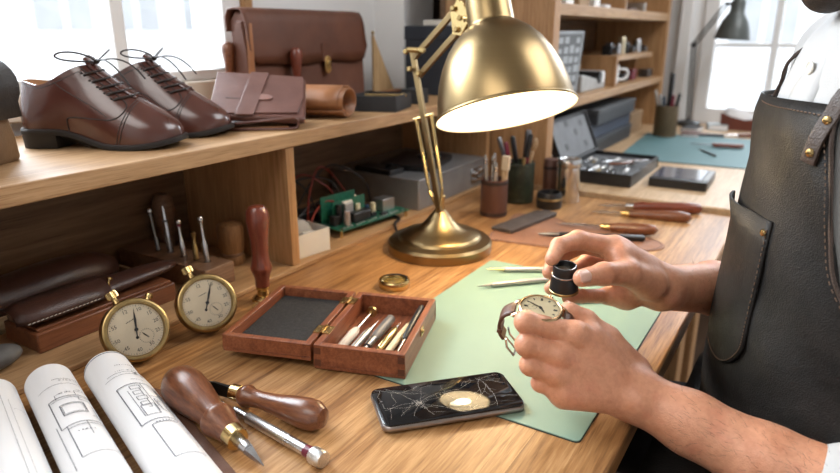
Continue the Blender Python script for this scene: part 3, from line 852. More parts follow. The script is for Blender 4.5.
for i, (x, y, d, r) in enumerate(TS):
    p0 = Vector((-0.84 + x, 0.612 + y, BASE + 0.0325)); p1 = p0 + Vector(d) * 1.12
    h = (p1 - p0).length
    t = thing(['slim_screwdriver', 'centre_punch', 'slim_screwdriver', 'pin_driver', 'slim_screwdriver'][i], names[i], 'tool', zframe(p0, p1 - p0), 'fine tools in the wooden holder')
    sm = [STEELD, STEEL, STEEL, BRASSD, STEEL][i]
    mb = MB()
    if i == 1: mb.lathe([(r, 0), (r, h * .62), (r * .75, h * .68), (r * .6, h * .9), (r * .25, h)], seg=8)
    elif i == 0: mb.lathe([(r * .8, 0), (r * .8, h * .3), (r * .4, h * .35), (r * .4, h * .9)], seg=12)
    else: mb.lathe([(r * .9, 0), (r * .95, h * .45), (r * .55, h * .5), (r * .5, h * .86)], seg=12)
    mb.build('shaft', sm, t)
    if i != 1:
        mb = MB(); mb.lathe([(r * .6, h * .82), (r * .62, h * .88)], seg=12); mb.build('collar', REDP if i == 2 else sm, t)
        mb = MB(); mb.lathe([(r * .9, h * .88), (r * 1.0, h * .90), (r * 1.0, h * .97), (r * .7, h)], seg=14); mb.build('cap', [STEEL, STEEL, STEEL, BRASSD, STEEL][i], t)
    else:
        mb = MB(); mb.lathe([(r * .8, h * .66), (r * .8, h * .70)], seg=12); mb.build('collar', STEELD, t)
th = thing('turned_peg', 'stout dark turned peg standing behind the wooden tool holder', 'peg', (-0.925, 0.664, BASE))
mb = MB(); mb.lathe([(0.012, 0), (0.012, 0.03), (0.015, 0.06), (0.018, 0.085), (0.017, 0.10), (0.010, 0.109), (0.001, 0.111)], seg=24); mb.build('grip', BLOCKW, th)
mb = MB(); mb.lathe([(0.0135, 0), (0.0135, 0.012)], seg=24); mb.build('ferrule', BRASSD, th)
ml = thing('turned_mallet', 'squat turned wood mallet head standing by the cubby divider', 'mallet', (-0.80, 0.695, BASE))
mb = MB(); mb.lathe([(0.0195, 0), (0.021, 0.004), (0.021, 0.012), (0.0185, 0.016), (0.0185, 0.020), (0.0205, 0.025), (0.0215, 0.045), (0.022, 0.060), (0.020, 0.068), (0.014, 0.0715), (0.001, 0.072)], seg=32); mb.build('head', BARK, ml)
mb = MB(); mb.lathe([(0.0187, 0.0155), (0.0195, 0.0165), (0.0195, 0.0195), (0.0187, 0.0205)], seg=32); mb.build('band', BLOCKW, ml)

# electronics cubby
wb = thing('card_box', 'small white open card box beside the cubby divider', 'box', T(-0.762, 0.806, BASE) @ RZ(R(-8)))
mb = MB(); W_, L_, h, w = 0.052, 0.074, 0.042, 0.0015
mb.box((-W_, -L_ / 2, 0), (W_, L_ / 2, 0.0015)); mb.box((-W_, -L_ / 2, 0.0015), (W_, -L_ / 2 + w, h)); mb.box((-W_, L_ / 2 - w, 0.0015), (W_, L_ / 2, h)); mb.box((-W_, -L_ / 2 + w, 0.0015), (-W_ + w, L_ / 2 - w, h)); mb.box((W_ - w, -L_ / 2 + w, 0.0015), (W_, L_ / 2 - w, h))
mb.build('box_body', plain('white_card', (0.66, 0.64, 0.60), 0.8, 0, 0.04, 10), wb, bevel=0.0004)
mb = MB(); mb.box((W_ - 0.02, -0.012, 0.0381), (W_ - 0.0016, 0.012, 0.0386)); mb.build('inner_flap', plain('white_card', (0.66, 0.64, 0.60)), wb)
dk = thing('grey_disc', 'grey round disc standing in the white card box', 'disc', T(-0.738, 0.792, BASE + 0.0310) @ RZ(R(-8)) @ RY(R(80)))
mb = MB(); mb.lathe([(0.0285, -0.003), (0.0285, 0.003), (0.0275, 0.0036)], seg=36); mb.build('plate', plain('grey_plastic', (0.30, 0.30, 0.30), 0.5), dk)
mb = MB(); mb.lathe([(0.008, 0.0036), (0.008, 0.0046), (0.004, 0.0048)], seg=24); mb.build('hub', plain('grey_plastic', (0.30, 0.30, 0.30), 0.5), dk)

PCB = plain('circuit_green', (0.012, 0.11, 0.065), 0.4, 0, 0.35, 160, coat=0.3)
CHIPW = plain('beige_part', (0.62, 0.55, 0.36), 0.5)
pc = thing('circuit_board', 'green circuit board with an upright daughter board and parts', 'circuit board', frame((-0.7245, 0.892, BASE + 0.014), (-0.700, 1.090, BASE + 0.014)))
mb = MB(); mb.box((0, 0, 0), (0.20, 0.085, 0.0016)); mb.build('main_board', PCB, pc)
for x in (0.006, 0.194):
    for y in (0.006, 0.079):
        mb = MB(); mb.lathe([(0.0035, -0.014), (0.0035, 0)], T(x, y, 0), 10); mb.lathe([(0.003, 0.0016), (0.003, 0.003)], T(x, y, 0), 10); mb.build('standoff', BRASSP, pc)
mb = MB(); mb.box((0.008, 0.062, 0.0016), (0.10, 0.0638, 0.054), T(0, 0, 0)); mb.build('daughter_board', PCB, pc)
mb = MB(); mb.box((0.024, 0.046, 0.0016), (0.112, 0.0475, 0.044)); mb.build('daughter_board', PCB, pc)
def part(name, m, lo, hi, bv=0.0006):
    mb = MB(); mb.box(lo, hi); return mb.build(name, m, pc, bevel=bv)
part('relay', BLACK, (0.012, 0.030, 0.0016), (0.030, 0.044, 0.020))
part('transformer', BLACK, (0.050, 0.014, 0.0016), (0.098, 0.034, 0.022), 0.003)
part('heat_sink', plain('sink_grey', (0.40, 0.40, 0.40), 0.4, 0.6), (0.046, 0.034, 0.0016), (0.068, 0.042, 0.038))
part('plastic_block', CREAM, (0.047, 0.040, 0.036), (0.072, 0.046, 0.041))
part('connector_can', plain('can_metal', (0.55, 0.54, 0.52), 0.3, 0.9), (0.150, 0.030, 0.0016), (0.186, 0.060, 0.026), 0.001)
part('chip', BLACK, (0.105, 0.02, 0.0016), (0.120, 0.030, 0.010))
part('chip', BLACK, (0.128, 0.012, 0.0016), (0.146, 0.022, 0.006))
def cap_(x, y, r, h, m, nm='capacitor'):
    mb = MB(); mb.lathe([(r, 0.0016), (r, h), (r * .85, h + 0.001)], T(x, y, 0), 14); return mb.build(nm, m, pc)
cap_(0.036, 0.020, 0.0062, 0.028, plain('clear_tube', (0.40, 0.33, 0.30), 0.15, 0.3)); cap_(0.034, 0.040, 0.006, 0.038, BLACK); cap_(0.126, 0.036, 0.0055, 0.024, CHIPW); cap_(0.118, 0.046, 0.0055, 0.02, plain('blue_part', (0.02, 0.05, 0.10), 0.4)); cap_(0.086, 0.040, 0.005, 0.030, CHIPW); cap_(0.104, 0.068, 0.005, 0.040, CHIPW)
mb = MB()
for i in range(16): mb.box((0.012 + i * 0.0112, 0.004 + (i % 3) * 0.002, 0.0016), (0.017 + i * 0.0112, 0.008 + (i % 3) * 0.002, 0.0035))
mb.build('solder_row', plain('solder', (0.45, 0.45, 0.42), 0.35, 0.7), pc)
wr = thing('wire_bundle', 'tangle of black and red wires behind the circuit board', 'wires', (-0.845, 0.95, BASE))
REDW = plain('red_wire', (0.22, 0.022, 0.012), 0.45); BLKW = plain('black_wire', (0.012, 0.011, 0.012), 0.45)
def wire(m, *pts):
    mb = MB(); mb.tube(smoothpath([(x, y, max(z, 0.002)) for x, y, z in pts], 8), 0.0019, 6); mb.build('wire', m, wr)
wire(BLKW, (0.03, -0.13, 0.02), (0.0, -0.11, 0.075), (-0.02, -0.06, 0.10), (0.0, -0.02, 0.075), (0.02, 0.0, 0.01))
wire(BLKW, (0.01, -0.11, 0.01), (0.0, -0.09, 0.055), (-0.01, -0.03, 0.09), (0.02, 0.03, 0.085), (0.04, 0.06, 0.03))
wire(REDW, (0.04, -0.06, 0.012), (0.02, -0.03, 0.06), (0.0, 0.02, 0.105), (-0.02, 0.08, 0.09), (0.0, 0.12, 0.03))
wire(REDW, (0.06, -0.08, 0.012), (0.055, -0.055, 0.04), (0.06, -0.03, 0.058), (0.065, -0.01, 0.055))
wire(REDW, (-0.02, -0.07, 0.05), (-0.01, -0.02, 0.10), (0.02, 0.02, 0.075), (0.05, 0.02, 0.05))
wire(BLKW, (-0.03, -0.03, 0.01), (-0.02, 0.03, 0.08), (-0.01, 0.09, 0.102), (0.02, 0.15, 0.06), (0.03, 0.16, 0.01))
wire(BLKW, (0.0, -0.13, 0.002), (0.03, -0.08, 0.03), (0.02, -0.02, 0.045), (0.0, 0.05, 0.02), (-0.02, 0.08, 0.003))
mb = MB()
for i in range(5): mb.box((-0.035 + 0.004 * i, -0.10 + i * 0.045, 0), (0.02 + 0.003 * i, -0.065 + i * 0.045, 0.026 + 0.006 * (i % 2)))
mb.build('connector_blocks', BLACK, wr, bevel=0.002)

# metal case with handle
mc = thing('metal_case', 'grey metal case with a front handle, behind the lamp', 'case', (-0.82, 1.30, BASE))
CASE = plain('case_grey', (0.33, 0.33, 0.33), 0.40, 0.6, 0.1, 20)
mb = MB(); mb.box((-0.125, -0.165, 0), (0.115, 0.150, 0.062)); mb.build('body', CASE, mc, bevel=0.002)
mb = MB(); mb.box((-0.127, -0.167, 0.062), (0.117, 0.152, 0.068)); mb.build('lid', CASE, mc, bevel=0.0015)
mb = MB(); mb.prism(rrect(0.055, 0.034, 0.006), 0.003, T(0.115, 0.102, 0.032) @ RY(R(90)) @ RZ(R(90))); mb.build('handle_plate', STEEL, mc, bevel=0.0008)
mb = MB(); mb.tube(smoothpath([(0.118, 0.081, 0.040), (0.126, 0.082, 0.040), (0.128, 0.102, 0.040), (0.126, 0.122, 0.040), (0.118, 0.123, 0.040)], 5), 0.0035, 8); mb.tube(smoothpath([(0.118, 0.081, 0.024), (0.124, 0.081, 0.024), (0.126, 0.102, 0.022), (0.124, 0.123, 0.024), (0.118, 0.123, 0.024)], 5), 0.0028, 8); mb.build('handle', STEEL, mc)
mb = MB(); mb.box((0.1151, -0.11, 0.022), (0.1165, -0.085, 0.036)); mb.build('socket', BLACK, mc)
mg = thing('black_gadget', 'flat black device lying on the grey metal case', 'device', T(-0.80, 1.28, BASE + 0.068) @ RZ(R(12)))
mb = MB(); mb.prism(rrect(0.13, 0.17, 0.015), 0.014); mb.build('body', BLACK, mg, bevel=0.003)
mb = MB(); mb.lathe([(0.03, 0.014), (0.029, 0.018), (0.012, 0.019)], T(0.02, 0.03, 0), 28); mb.build('dial', BLACKM, mg)
mg = thing('black_gadget', 'small black receiver box lying on the metal case, nearer the wires', 'device', T(-0.83, 1.165, BASE + 0.068) @ RZ(R(-6)))
mb = MB(); mb.prism(rrect(0.11, 0.05, 0.006), 0.012); mb.build('body', BLACK, mg, bevel=0.002)
mb = MB(); mb.tube([(0.02, 0.0, 0.012), (0.035, 0.0, 0.02), (0.05, 0.005, 0.012)], 0.003, 8); mb.build('grip', BLACK, mg)

# ================================================================ ON THE DESK
# ---- desk lamp
la = thing('desk_lamp', 'brass swing-arm desk lamp lit over the bench', 'lamp', (-0.552, 0.960, D))
mb = MB(); mb.lathe([(0.0925, 0), (0.0945, 0.002), (0.0945, 0.016), (0.091, 0.0205), (0.082, 0.0225), (0.076, 0.024), (0.074, 0.028), (0.070, 0.0315), (0.052, 0.036), (0.036, 0.044), (0.024, 0.056), (0.0155, 0.068), (0.0105, 0.074), (0.0095, 0.076)], seg=64)
mb.build('base', BRASS, la, smooth=30)
mb = MB(); mb.lathe([(0.0085, 0.075), (0.0085, 0.094), (0.0095, 0.095), (0.0095, 0.100), (0.007, 0.102)], seg=20); mb.build('pivot_post', BRASSD, la)
FT = Vector((-0.5445, 0.9445, 0.838)); EL = Vector((-0.627, 0.992, 1.094))
lo_dir = (EL - FT).normalized()
side = Vector((0.02, 1.0, 0.0)).normalized()            # hinge axis of the arms
side = (side - lo_dir * side.dot(lo_dir)).normalized()
fwd = side.cross(lo_dir).normalized()
def bar(name, p, q, w, th, m=BRASS, sd=side, par=la):
    d = (q - p).normalized(); n = d.cross(sd).normalized(); s = n.cross(d)
    mb = MB(); P = []
    for c in (p, q):
        for a, b in ((-1, -1), (1, -1), (1, 1), (-1, 1)): P.append(c + n * a * w / 2 + s * b * th / 2)
    mb.hexa(P); return mb.build(name, m, par, world=True, bevel=0.0008)
bar('lower_arm', FT - lo_dir * 0.004, EL + lo_dir * 0.01, 0.0100, 0.007, BRASS)
for k in (-1, 1):       # tension rods with their sleeves
    a = FT + fwd * k * 0.0135 + lo_dir * 0.032; b = FT + fwd * k * 0.0165 + lo_dir * 0.165
    mb = MB(); mb.tube([a, a.lerp(b, 0.12), a.lerp(b, 0.12), b], [0.0020, 0.0020, 0.0032, 0.0032], 10); mb.build('spring_sleeve', BRASSP, la, world=True)
    mb = MB(); mb.tube([FT + fwd * k * 0.004 + lo_dir * 0.006, a + lo_dir * 0.004], 0.0028, 8); mb.build('spring_link', BRASSD, la, world=True)
mb = MB(); c = FT + lo_dir * 0.167; mb.tube([c - fwd * 0.021, c + fwd * 0.021], 0.003, 10); mb.build('cross_pin', BRASSP, la, world=True)
BR1 = Vector((-0.529, 0.966, 1.172)); BR2 = Vector((-0.520, 0.961, 1.140))
UD = (BR1 - Vector((-0.622, 0.990, 1.098))).normalized()
U1a = Vector((-0.626, 0.991, 1.094)); U2a = Vector((-0.612, 0.986, 1.064))
bar('upper_arm', U1a, BR1, 0.010, 0.007); bar('upper_arm', U2a, BR2 + UD * 0.006, 0.010, 0.007)
mb = MB(); mb.tube([Vector((-0.632, 0.980, 1.108)), Vector((-0.602, 0.983, 1.107))], 0.0048, 12); mb.build('elbow_bar', BRASSP, la, world=True)
for c in (Vector((-0.632, 0.980, 1.104)), Vector((-0.602, 0.982, 1.108)), Vector((-0.627, 0.985, 1.075)), Vector((-0.606, 0.98, 1.068)), Vector((-0.593, 0.975, 1.107)), BR1 - side * 0.004, BR2 - side * 0.004, Vector((-0.510, 0.95, 1.158))):
    mb = MB(); Mz = zframe(c - side * 0.006, side); mb.lathe([(0.0035, -0.003), (0.0045, -0.002), (0.0045, 0.002), (0.003, 0.0035)], Mz, 14); mb.build('bolt', BRASSD, la, world=True)
mb = MB()
for o_ in (-0.0055, 0.0055):
    P = [BR1 + UD * 0.008 + Vector((0, 0, 0.010)), BR1 - UD * 0.010, BR2 - UD * 0.012, BR2 + Vector((0.008, -0.003, -0.009)), Vector((-0.497, 0.953, 1.150)), Vector((-0.500, 0.955, 1.172))]
    mb.loft([[p + side * (o_ - 0.0012) for p in P], [p + side * (o_ + 0.0012) for p in P]])
mb.build('bracket', BRASSP, la, world=True, bevel=0.0004)
RC = Vector((-0.4094, 0.9118, 1.0198)); AX = -Vector((0.3162, -0.2225, -0.9219)).normalized()      # from the rim up the shade
MS = zframe(RC, AX)
outer = [(0.1085, -0.001), (0.1095, 0.001), (0.1085, 0.0035), (0.105, 0.005), (0.1045, 0.012), (0.1015, 0.032), (0.096, 0.055), (0.087, 0.079), (0.074, 0.102), (0.060, 0.119), (0.046, 0.131), (0.0385, 0.1355), (0.0365, 0.137), (0.0362, 0.140), (0.0350, 0.175), (0.0335, 0.186), (0.027, 0.193), (0.015, 0.197), (0.001, 0.198)]
mb = MB(); mb.lathe(outer, MS, 72, cap=False)
shade = mb.build('shade', BRASS, la, world=True, smooth=50)
inner = [(r - 0.0022, z) for r, z in [(0.1085, 0.0), (0.1045, 0.010), (0.1015, 0.030), (0.096, 0.053), (0.087, 0.077), (0.074, 0.100), (0.060, 0.117), (0.046, 0.128), (0.02, 0.132), (0.0023, 0.132)]]
mb = MB(); mb.lathe([(0.1085, -0.001)] + inner, MS, 64, cap=False)
SHIN = plain('shade_white_enamel', (0.88, 0.86, 0.80), 0.5, 0, 0.01, 5)
mb.build('shade_lining', SHIN, la, world=True, smooth=50)
mb = MB(); mb.tube([Vector((-0.505, 0.955, 1.156)), MS @ Vector((0, 0, 0.155))], 0.007, 12); mb.build('swivel', BRASSD, la, world=True)
mb = MB(); mb.lathe([(0.014, 0.128), (0.014, 0.105), (0.012, 0.10)], MS, 20); mb.build('socket', CREAM, la, world=True)
mb = MB(); mb.ball((0, 0, 0.070), (0.028, 0.028, 0.032), MS, 24, 16); mb.build('bulb', emit('bulb_glow', (1.0, 0.83, 0.58), 14.0), la, world=True)
pl = bpy.data.lights.new('bulb_light', 'POINT'); pl.energy = 2.2; pl.color = (1.0, 0.72, 0.40); pl.shadow_soft_size = 0.03
po = bpy.data.objects.new('bulb_light', pl); COL.objects.link(po); po.location = MS @ Vector((0, 0, 0.030))
mb = MB(); mb.tube(smoothpath([(-0.636, 0.985, D + 0.0035), (-0.668, 0.995, D + 0.004), (-0.690, 1.02, D + 0.012), (-0.70, 1.05, BASE + 0.004), (-0.74, 1.07, BASE + 0.004), (-0.80, 1.09, BASE + 0.004), (-0.94, 1.10, BASE + 0.004)], 6), 0.003, 8)
mb.build('power_cable', BLACK, la, world=True)

# ---- green cutting mat
MATG = plain('mat_green', (0.215, 0.315, 0.235), 0.55, 0, 0.03, 8, 0.04, 900)
cm = thing('cutting_mat', 'pale green cutting mat on the near bench under the hands', 'mat', (-0.2955, 0.741, D))
mb = MB(); mb.prism(rrect(0.297, 0.424, 0.006), 0.0018); mb.build('surface', MATG, cm, bevel=0.0003)
mb = MB(); mb.prism(rrect(0.2985, 0.4255, 0.0065), 0.0010); mb.build('core_edge', plain('mat_core', (0.03, 0.05, 0.045), 0.6), cm)

# ---- open wooden tool box
BX = frame((-0.353, 0.538, D + 0.002), (-0.353 + 0.951, 0.538 + 0.311, D + 0.002))
tb = thing('tool_box', 'open mahogany box with a foam-lined lid, beside the green mat', 'box', BX)
W_, L_, h, w = 0.110, 0.163, 0.031, 0.008
MAHOGY = wood('mahogany_long', (0.15, 0.042, 0.019), (0.24, 0.075, 0.032), (0.31, 0.108, 0.048), 'Y', 120, 0.38, coat=0.2)
def tray_part(name, x0, x1, y0, y1, z0, z1, fl, parent, inset=0.006):
    mb = MB()
    mb.box((x0, y0, z0), (x1, y1, z0 + fl))
    mb.box((x0, y0, z0 + fl), (x0 + w, y1, z1)); mb.box((x1 - w, y0, z0 + fl), (x1, y1, z1))
    mb.box((x0 + w, y0, z0 + fl), (x1 - w, y0 + w, z1)); mb.box((x0 + w, y1 - w, z0 + fl), (x1 - w, y1, z1))
    return mb.build(name, MAHOGY, parent, bevel=0.0008)
tray_part('body', -W_, 0, 0, L_, 0, h, 0.005, tb)
FJ = plain('joint_wood', (0.10, 0.03, 0.015), 0.4)
for zz in (0.004, 0.019):
    for xx in (-W_ + 0.0004, -0.0084): mb = MB(); mb.box((xx, -0.0003, zz), (xx + 0.008, 0.002, zz + 0.008)); mb.build('finger_joint', FJ, tb)
lid = tray_part('lid', -2 * W_ - 0.007, -W_ - 0.004, -0.001, L_ - 0.001, 0.009, h, 0.005, tb)
lid.rotation_euler = (0, 0, 0)
mb = MB(); mb.box((-2 * W_ + 0.002, 0.008, 0.014), (-W_ - 0.013, L_ - 0.010, 0.0185)); mb.build('foam_pad', leather('grey_foam', (0.018, 0.017, 0.017), (0.035, 0.033, 0.032), 0.95, 1400, 0.5, 0, 200), lid)
for y in (0.038, 0.128):
    mb = MB(); mb.box((-W_ - 0.0125, y - 0.010, h), (-W_ + 0.0085, y + 0.010, h + 0.0012)); mb.tube([(-W_ - 0.002, y - 0.010, h + 0.0016), (-W_ - 0.002, y + 0.010, h + 0.0016)], 0.0018, 8)
    for dx in (-0.0085, 0.0045):
        for dy in (-0.006, 0.006): mb.ball((-W_ + dx, y + dy, h + 0.0012), (0.0013, 0.0013, 0.0006), u=8, v=5)
    mb.build('hinge', BRASSP, tb)
mb = MB(); mb.box((0.0001, 0.075, h - 0.014), (0.0013, 0.088, h - 0.004)); mb.ball((0.0015, 0.0815, h - 0.009), (0.002, 0.0025, 0.0025), u=10, v=6); mb.build('catch', BRASSP, tb)
mb = MB(); mb.box((-2 * W_ - 0.0085, 0.078, h - 0.006), (-2 * W_ - 0.0068, 0.092, h + 0.002)); mb.tube([(-2 * W_ - 0.008, 0.081, h + 0.002), (-2 * W_ - 0.010, 0.089, h + 0.002)], 0.002, 8); mb.build('catch', BRASSD, tb)
# tools lying in it : (name, label, x, y0, y1, builder)
def box_tool(kind, label, p0, p1, parts, rr):
    M = BX @ frame((p0[0], p0[1], 0.005 + rr), (p1[0], p1[1], 0.005 + rr + (p1[2] if len(p1) > 2 else 0)))
    t = thing(kind, label, 'tool', M, 'tools lying in the open wooden box')
    spin_parts(t, None, parts, 16); return t
SILV = plain('satin_silver', (0.48, 0.46, 0.43), 0.36, 0.85, 0.1, 80)
box_tool('pin_vise', 'pale handled tool with a brass button end, leftmost in the wooden box', (-0.091, 0.022), (-0.080, 0.145, 0.006), [('handle', plain('pale_handle', (0.62, 0.52, 0.42), 0.4), [(0, .004), (.002, .0055), (.050, .006), (.058, .0048), (.062, .003)]), ('shaft', STEEL, [(.06, .0022), (.105, .0020)]), ('end_button', BRASSD, [(.104, .003), (.108, .003), (.109, .0075), (.113, .0075), (.115, .003)])], 0.0062)
box_tool('fine_tweezers', 'slim silver pointed tool beside the pale handle in the wooden box', (-0.077, 0.020), (-0.067, 0.125, 0.002), [('handle', SILV, [(0, .0035), (.002, .0045), (.06, .0048), (.07, .0035)]), ('tip', STEEL, [(.07, .0028), (.085, .0018), (.10, .0004)])], 0.0050)
box_tool('screwdriver', 'dark grey handled screwdriver in the middle of the wooden box', (-0.062, 0.018), (-0.050, 0.140, 0.003), [('blade', STEELD, [(0, .0025), (.028, .003)]), ('collar', STEELD, [(.026, .0045), (.044, .0050), (.050, .0040)]), ('handle', plain('grey_handle', (0.14, 0.125, 0.115), 0.4), [(.046, .004), (.056, .0062), (.09, .0066), (.105, .0060), (.109, .003)])], 0.0067)
box_tool('graver', 'brass-bodied tool with ridges in the wooden box', (-0.046, 0.022), (-0.038, 0.115, 0.002), [('body', BRASSP, [(0, .003), (.004, .0045), (.02, .0045), (.021, .0038), (.024, .0038), (.025, .0045), (.075, .0045), (.08, .003)]), ('point', STEEL, [(.08, .002), (.098, .0005)])], 0.0048)
box_tool('graver', 'cream-handled tool with a steel point in the wooden box', (-0.034, 0.014), (-0.024, 0.138, 0.002), [('body', plain('bone_handle', (0.66, 0.54, 0.34), 0.45), [(0, .003), (.003, .0042), (.07, .0046), (.10, .0036)]), ('point', BRASSD, [(.10, .0025), (.115, .002), (.13, .0006)])], 0.0048)
box_tool('screwdriver', 'black handled screwdriver next to the right-hand wall of the wooden box', (-0.0200, 0.016), (-0.0150, 0.146, 0.016), [('blade', STEEL, [(0, .0016), (.05, .002)]), ('handle', BLACK, [(.05, .003), (.055, .0042), (.10, .0048), (.128, .0040), (.132, .002)])], 0.0046)

# ---- turned seal handle standing on the desk
sl = thing('hand_stamp', 'dark red turned handle standing on a round brass foot beside the wooden box', 'stamp', (-0.655, 0.620, D))
mb = MB(); mb.lathe([(0.0165, 0), (0.0170, 0.002), (0.0170, 0.0055), (0.015, 0.0075), (0.009, 0.010), (0.0085, 0.018), (0.010, 0.020), (0.010, 0.024)], seg=32); mb.build('foot', BRASSP, sl)
mb = MB(); mb.lathe([(0.0105, 0.024), (0.0105, 0.036), (0.0125, 0.042), (0.0155, 0.050), (0.0155, 0.054), (0.013, 0.062), (0.0118, 0.075), (0.0125, 0.092), (0.0150, 0.112), (0.0165, 0.126), (0.0155, 0.137), (0.011, 0.144), (0.001, 0.146)], seg=32); mb.build('handle', ROSEW, sl)

# ---- brass loupe ring
mg = thing('brass_lens', 'small round brass-rimmed glass lens lying on the desk behind the wooden box', 'lens', (-0.5215, 0.7665, D))
mb = MB(); mb.lathe([(0.0235, 0), (0.0245, 0.002), (0.0245, 0.011), (0.0230, 0.013), (0.0205, 0.013), (0.020, 0.004)], seg=36, cap=False); mb.build('rim', BRASSP, mg)
mb = MB(); mb.lathe([(0.0200, 0.004), (0.0205, 0.009), (0.014, 0.0115), (0.001, 0.0125)], seg=36, cap=False); mb.build('glass', plain('amber_glass', (0.20, 0.13, 0.035), 0.06, 0.0, 0.5, 60, coat=0.6), mg)
mb = MB(); mb.tube([(0.020 * math.cos(R(a)), 0.020 * math.sin(R(a)), 0.0128) for a in range(20, 170, 10)], 0.0014, 8); mb.build('ring_clip', BLACK, mg)

# ---- two stop watches
DIAL = plain('dial_cream', (0.74, 0.63, 0.46), 0.5, 0, 0.04, 60)
DINK = plain('dial_ink', (0.02, 0.018, 0.02), 0.5)
COVER = thin_glass('watch_crystal', (0.98, 0.98, 0.98), 0.06)
def stopwatch(label, c, n, roll, extra):
    M = zframe(c, n, (0, 0, 1))
    # X of frame near vertical: turn so that +Y points up, then roll
    M = M @ RZ(R(-90) + R(roll))
    t = thing('stopwatch', label, 'stopwatch', M, 'brass stopwatches leaning on the hutch')
    r = 0.0375
    mb = MB(); mb.lathe([(0.001, -0.026), (0.018, -0.0255), (0.029, -0.0225), (0.0355, -0.016), (r + 0.0012, -0.009), (r, -0.004), (r + .0004, 0.000), (r - .0008, 0.003)], seg=64); mb.build('case', BRASSD, t, smooth=50)
    mb = MB(); mb.lathe([(r - .0004, 0.0008), (r + 0.0008, 0.0028), (r + .0002, 0.0056), (r - .0020, 0.0072), (r - 0.0056, 0.0066), (r - 0.0070, 0.0035)], seg=64, cap=False); mb.build('bezel', BRASSD, t, smooth=50)
    mb = MB(); mb.lathe([(r - 0.0052, 0.0028), (r - 0.0052, 0.0036), (0.0005, 0.0036)], seg=64, cap=False); di = mb.build('dial', DIAL, t)
    mb = MB(); k = 0.0242
    for i, s in enumerate(('12', '10', '15', '20', '25', '30', '40', '45', '50', '55')):
        ang = [90, 52, 22, -6, -34, -76, -118 + 6, -146, -178, -218][i]
        p = Vector((k * math.cos(R(ang)), k * math.sin(R(ang)), 0.0038))
        text_faces(mb, s, 0.0062, T(*p) @ RZ(R(-8)))
    for i_ in range(7): mb.box((-0.0056 + 0.0016 * i_, 0.0118, 0.0037), (-0.0046 + 0.0016 * i_, 0.0126 + 0.0004 * (i_ % 2), 0.0039))
    mb.build('numerals', DINK, di, smooth=None)
    mb = MB()
    for i in range(60):
        a = R(6 * i); r0 = 0.0283 if i % 5 else 0.0275
        mb.box((r0, -0.00012 - (0.00012 if i % 5 == 0 else 0), 0.0037), (0.0297, 0.00012 + (0.00012 if i % 5 == 0 else 0), 0.0039), RZ(a))
    sx, sy = 0.006, -0.0125
    for i in range(24): mb.box((0.0074, -0.00020, 0.0037), (0.0088, 0.00020, 0.0039), T(sx, sy, 0) @ RZ(R(15 * i)))
    mb.build('minute_track', DINK, di, smooth=None)
    mb = MB(); a = extra
    mb.prism([(-0.0006, -0.009), (0.0006, -0.009), (0.0013, 0.012), (0.0, 0.026), (-0.0013, 0.012)], 0.0004, T(0, 0, 0.0045) @ RZ(R(a))); mb.lathe([(0.0022, 0.0037), (0.0022, 0.0052), (0.001, 0.0054)], seg=16); mb.ball((0, 0, 0.0046), (0.0018, 0.0018, 0.0005), T(0, 0, 0) @ RZ(R(a)) @ T(0, -0.0095, 0), 12, 6)
    mb.build('hand', DINK, t, smooth=None)
    mb = MB(); mb.prism([(-0.0005, -0.003), (0.0005, -0.003), (0.0006, 0.004), (0, 0.0072), (-0.0006, 0.004)], 0.0003, T(sx, sy, 0.0041) @ RZ(R(-158 + 180))); mb.build('small_hand', DINK, t, smooth=None)
    mb = MB(); mb.lathe([(r - 0.005, 0.0062), (0.024, 0.0078), (0.012, 0.0086), (0.0005, 0.0088)], seg=48, cap=False); mb.build('crystal', COVER, t, smooth=80)
    mb = MB(); mb.lathe([(0.0052, r - 0.002), (0.0045, r + 0.002), (0.0035, r + 0.0035), (0.0033, r + 0.0085)], T(0, 0, -0.004) @ RX(R(-90)), 18); mb.build('stem', BRASSD, t)
    mb = MB()
    ring = []
    for i in range(48):
        a = 2 * math.pi * i / 48; rr = 0.0066 + (0.0004 if i % 2 else 0)
        ring.append((rr * math.cos(a), rr * math.sin(a)))
    mb.prism([(x * .9, y * .9) for x, y in ring], 0.001, T(0, 0, -0.004) @ RX(R(-90)) @ T(0, 0, r + .008)); mb.prism(ring, 0.0062, T(0, 0, -0.004) @ RX(R(-90)) @ T(0, 0, r + .009)); mb.prism([(x * .85, y * .85) for x, y in ring], 0.001, T(0, 0, -0.004) @ RX(R(-90)) @ T(0, 0, r + .0152)); mb.build('crown', BRASSP, t)
    mb = MB(); bow = [(-0.0065, r + .0005, -0.004)] + [(0.0105 * math.cos(R(a)), r + .0065 + 0.0085 * math.sin(R(a)), -0.006) for a in range(200, -21, -20)] + [(0.0065, r + .0005, -0.004)]
    return t, r
M1, r_ = stopwatch('brass stopwatch with a small seconds dial and side button, nearest the paper rolls', (-0.652, 0.410, 0.8005), (0.90, -0.36, 0.50), 19, -24)
mb = MB(); mb.lathe([(0.0030, 0.034), (0.0030, 0.0415)], RZ(R(-52)) @ T(0, 0, -0.002) @ RX(R(-90)), 14); mb.lathe([(0.0042, 0.041), (0.0046, 0.042), (0.0046, 0.0455), (0.003, 0.047)], RZ(R(-52)) @ T(0, 0, -0.002) @ RX(R(-90)), 16); mb.build('side_button', BRASSP, M1)
M2, r_ = stopwatch('brass stopwatch without a side button, in front of the wooden tool holder', (-0.641, 0.507, 0.8015), (0.86, -0.42, 0.50), 17, -38)

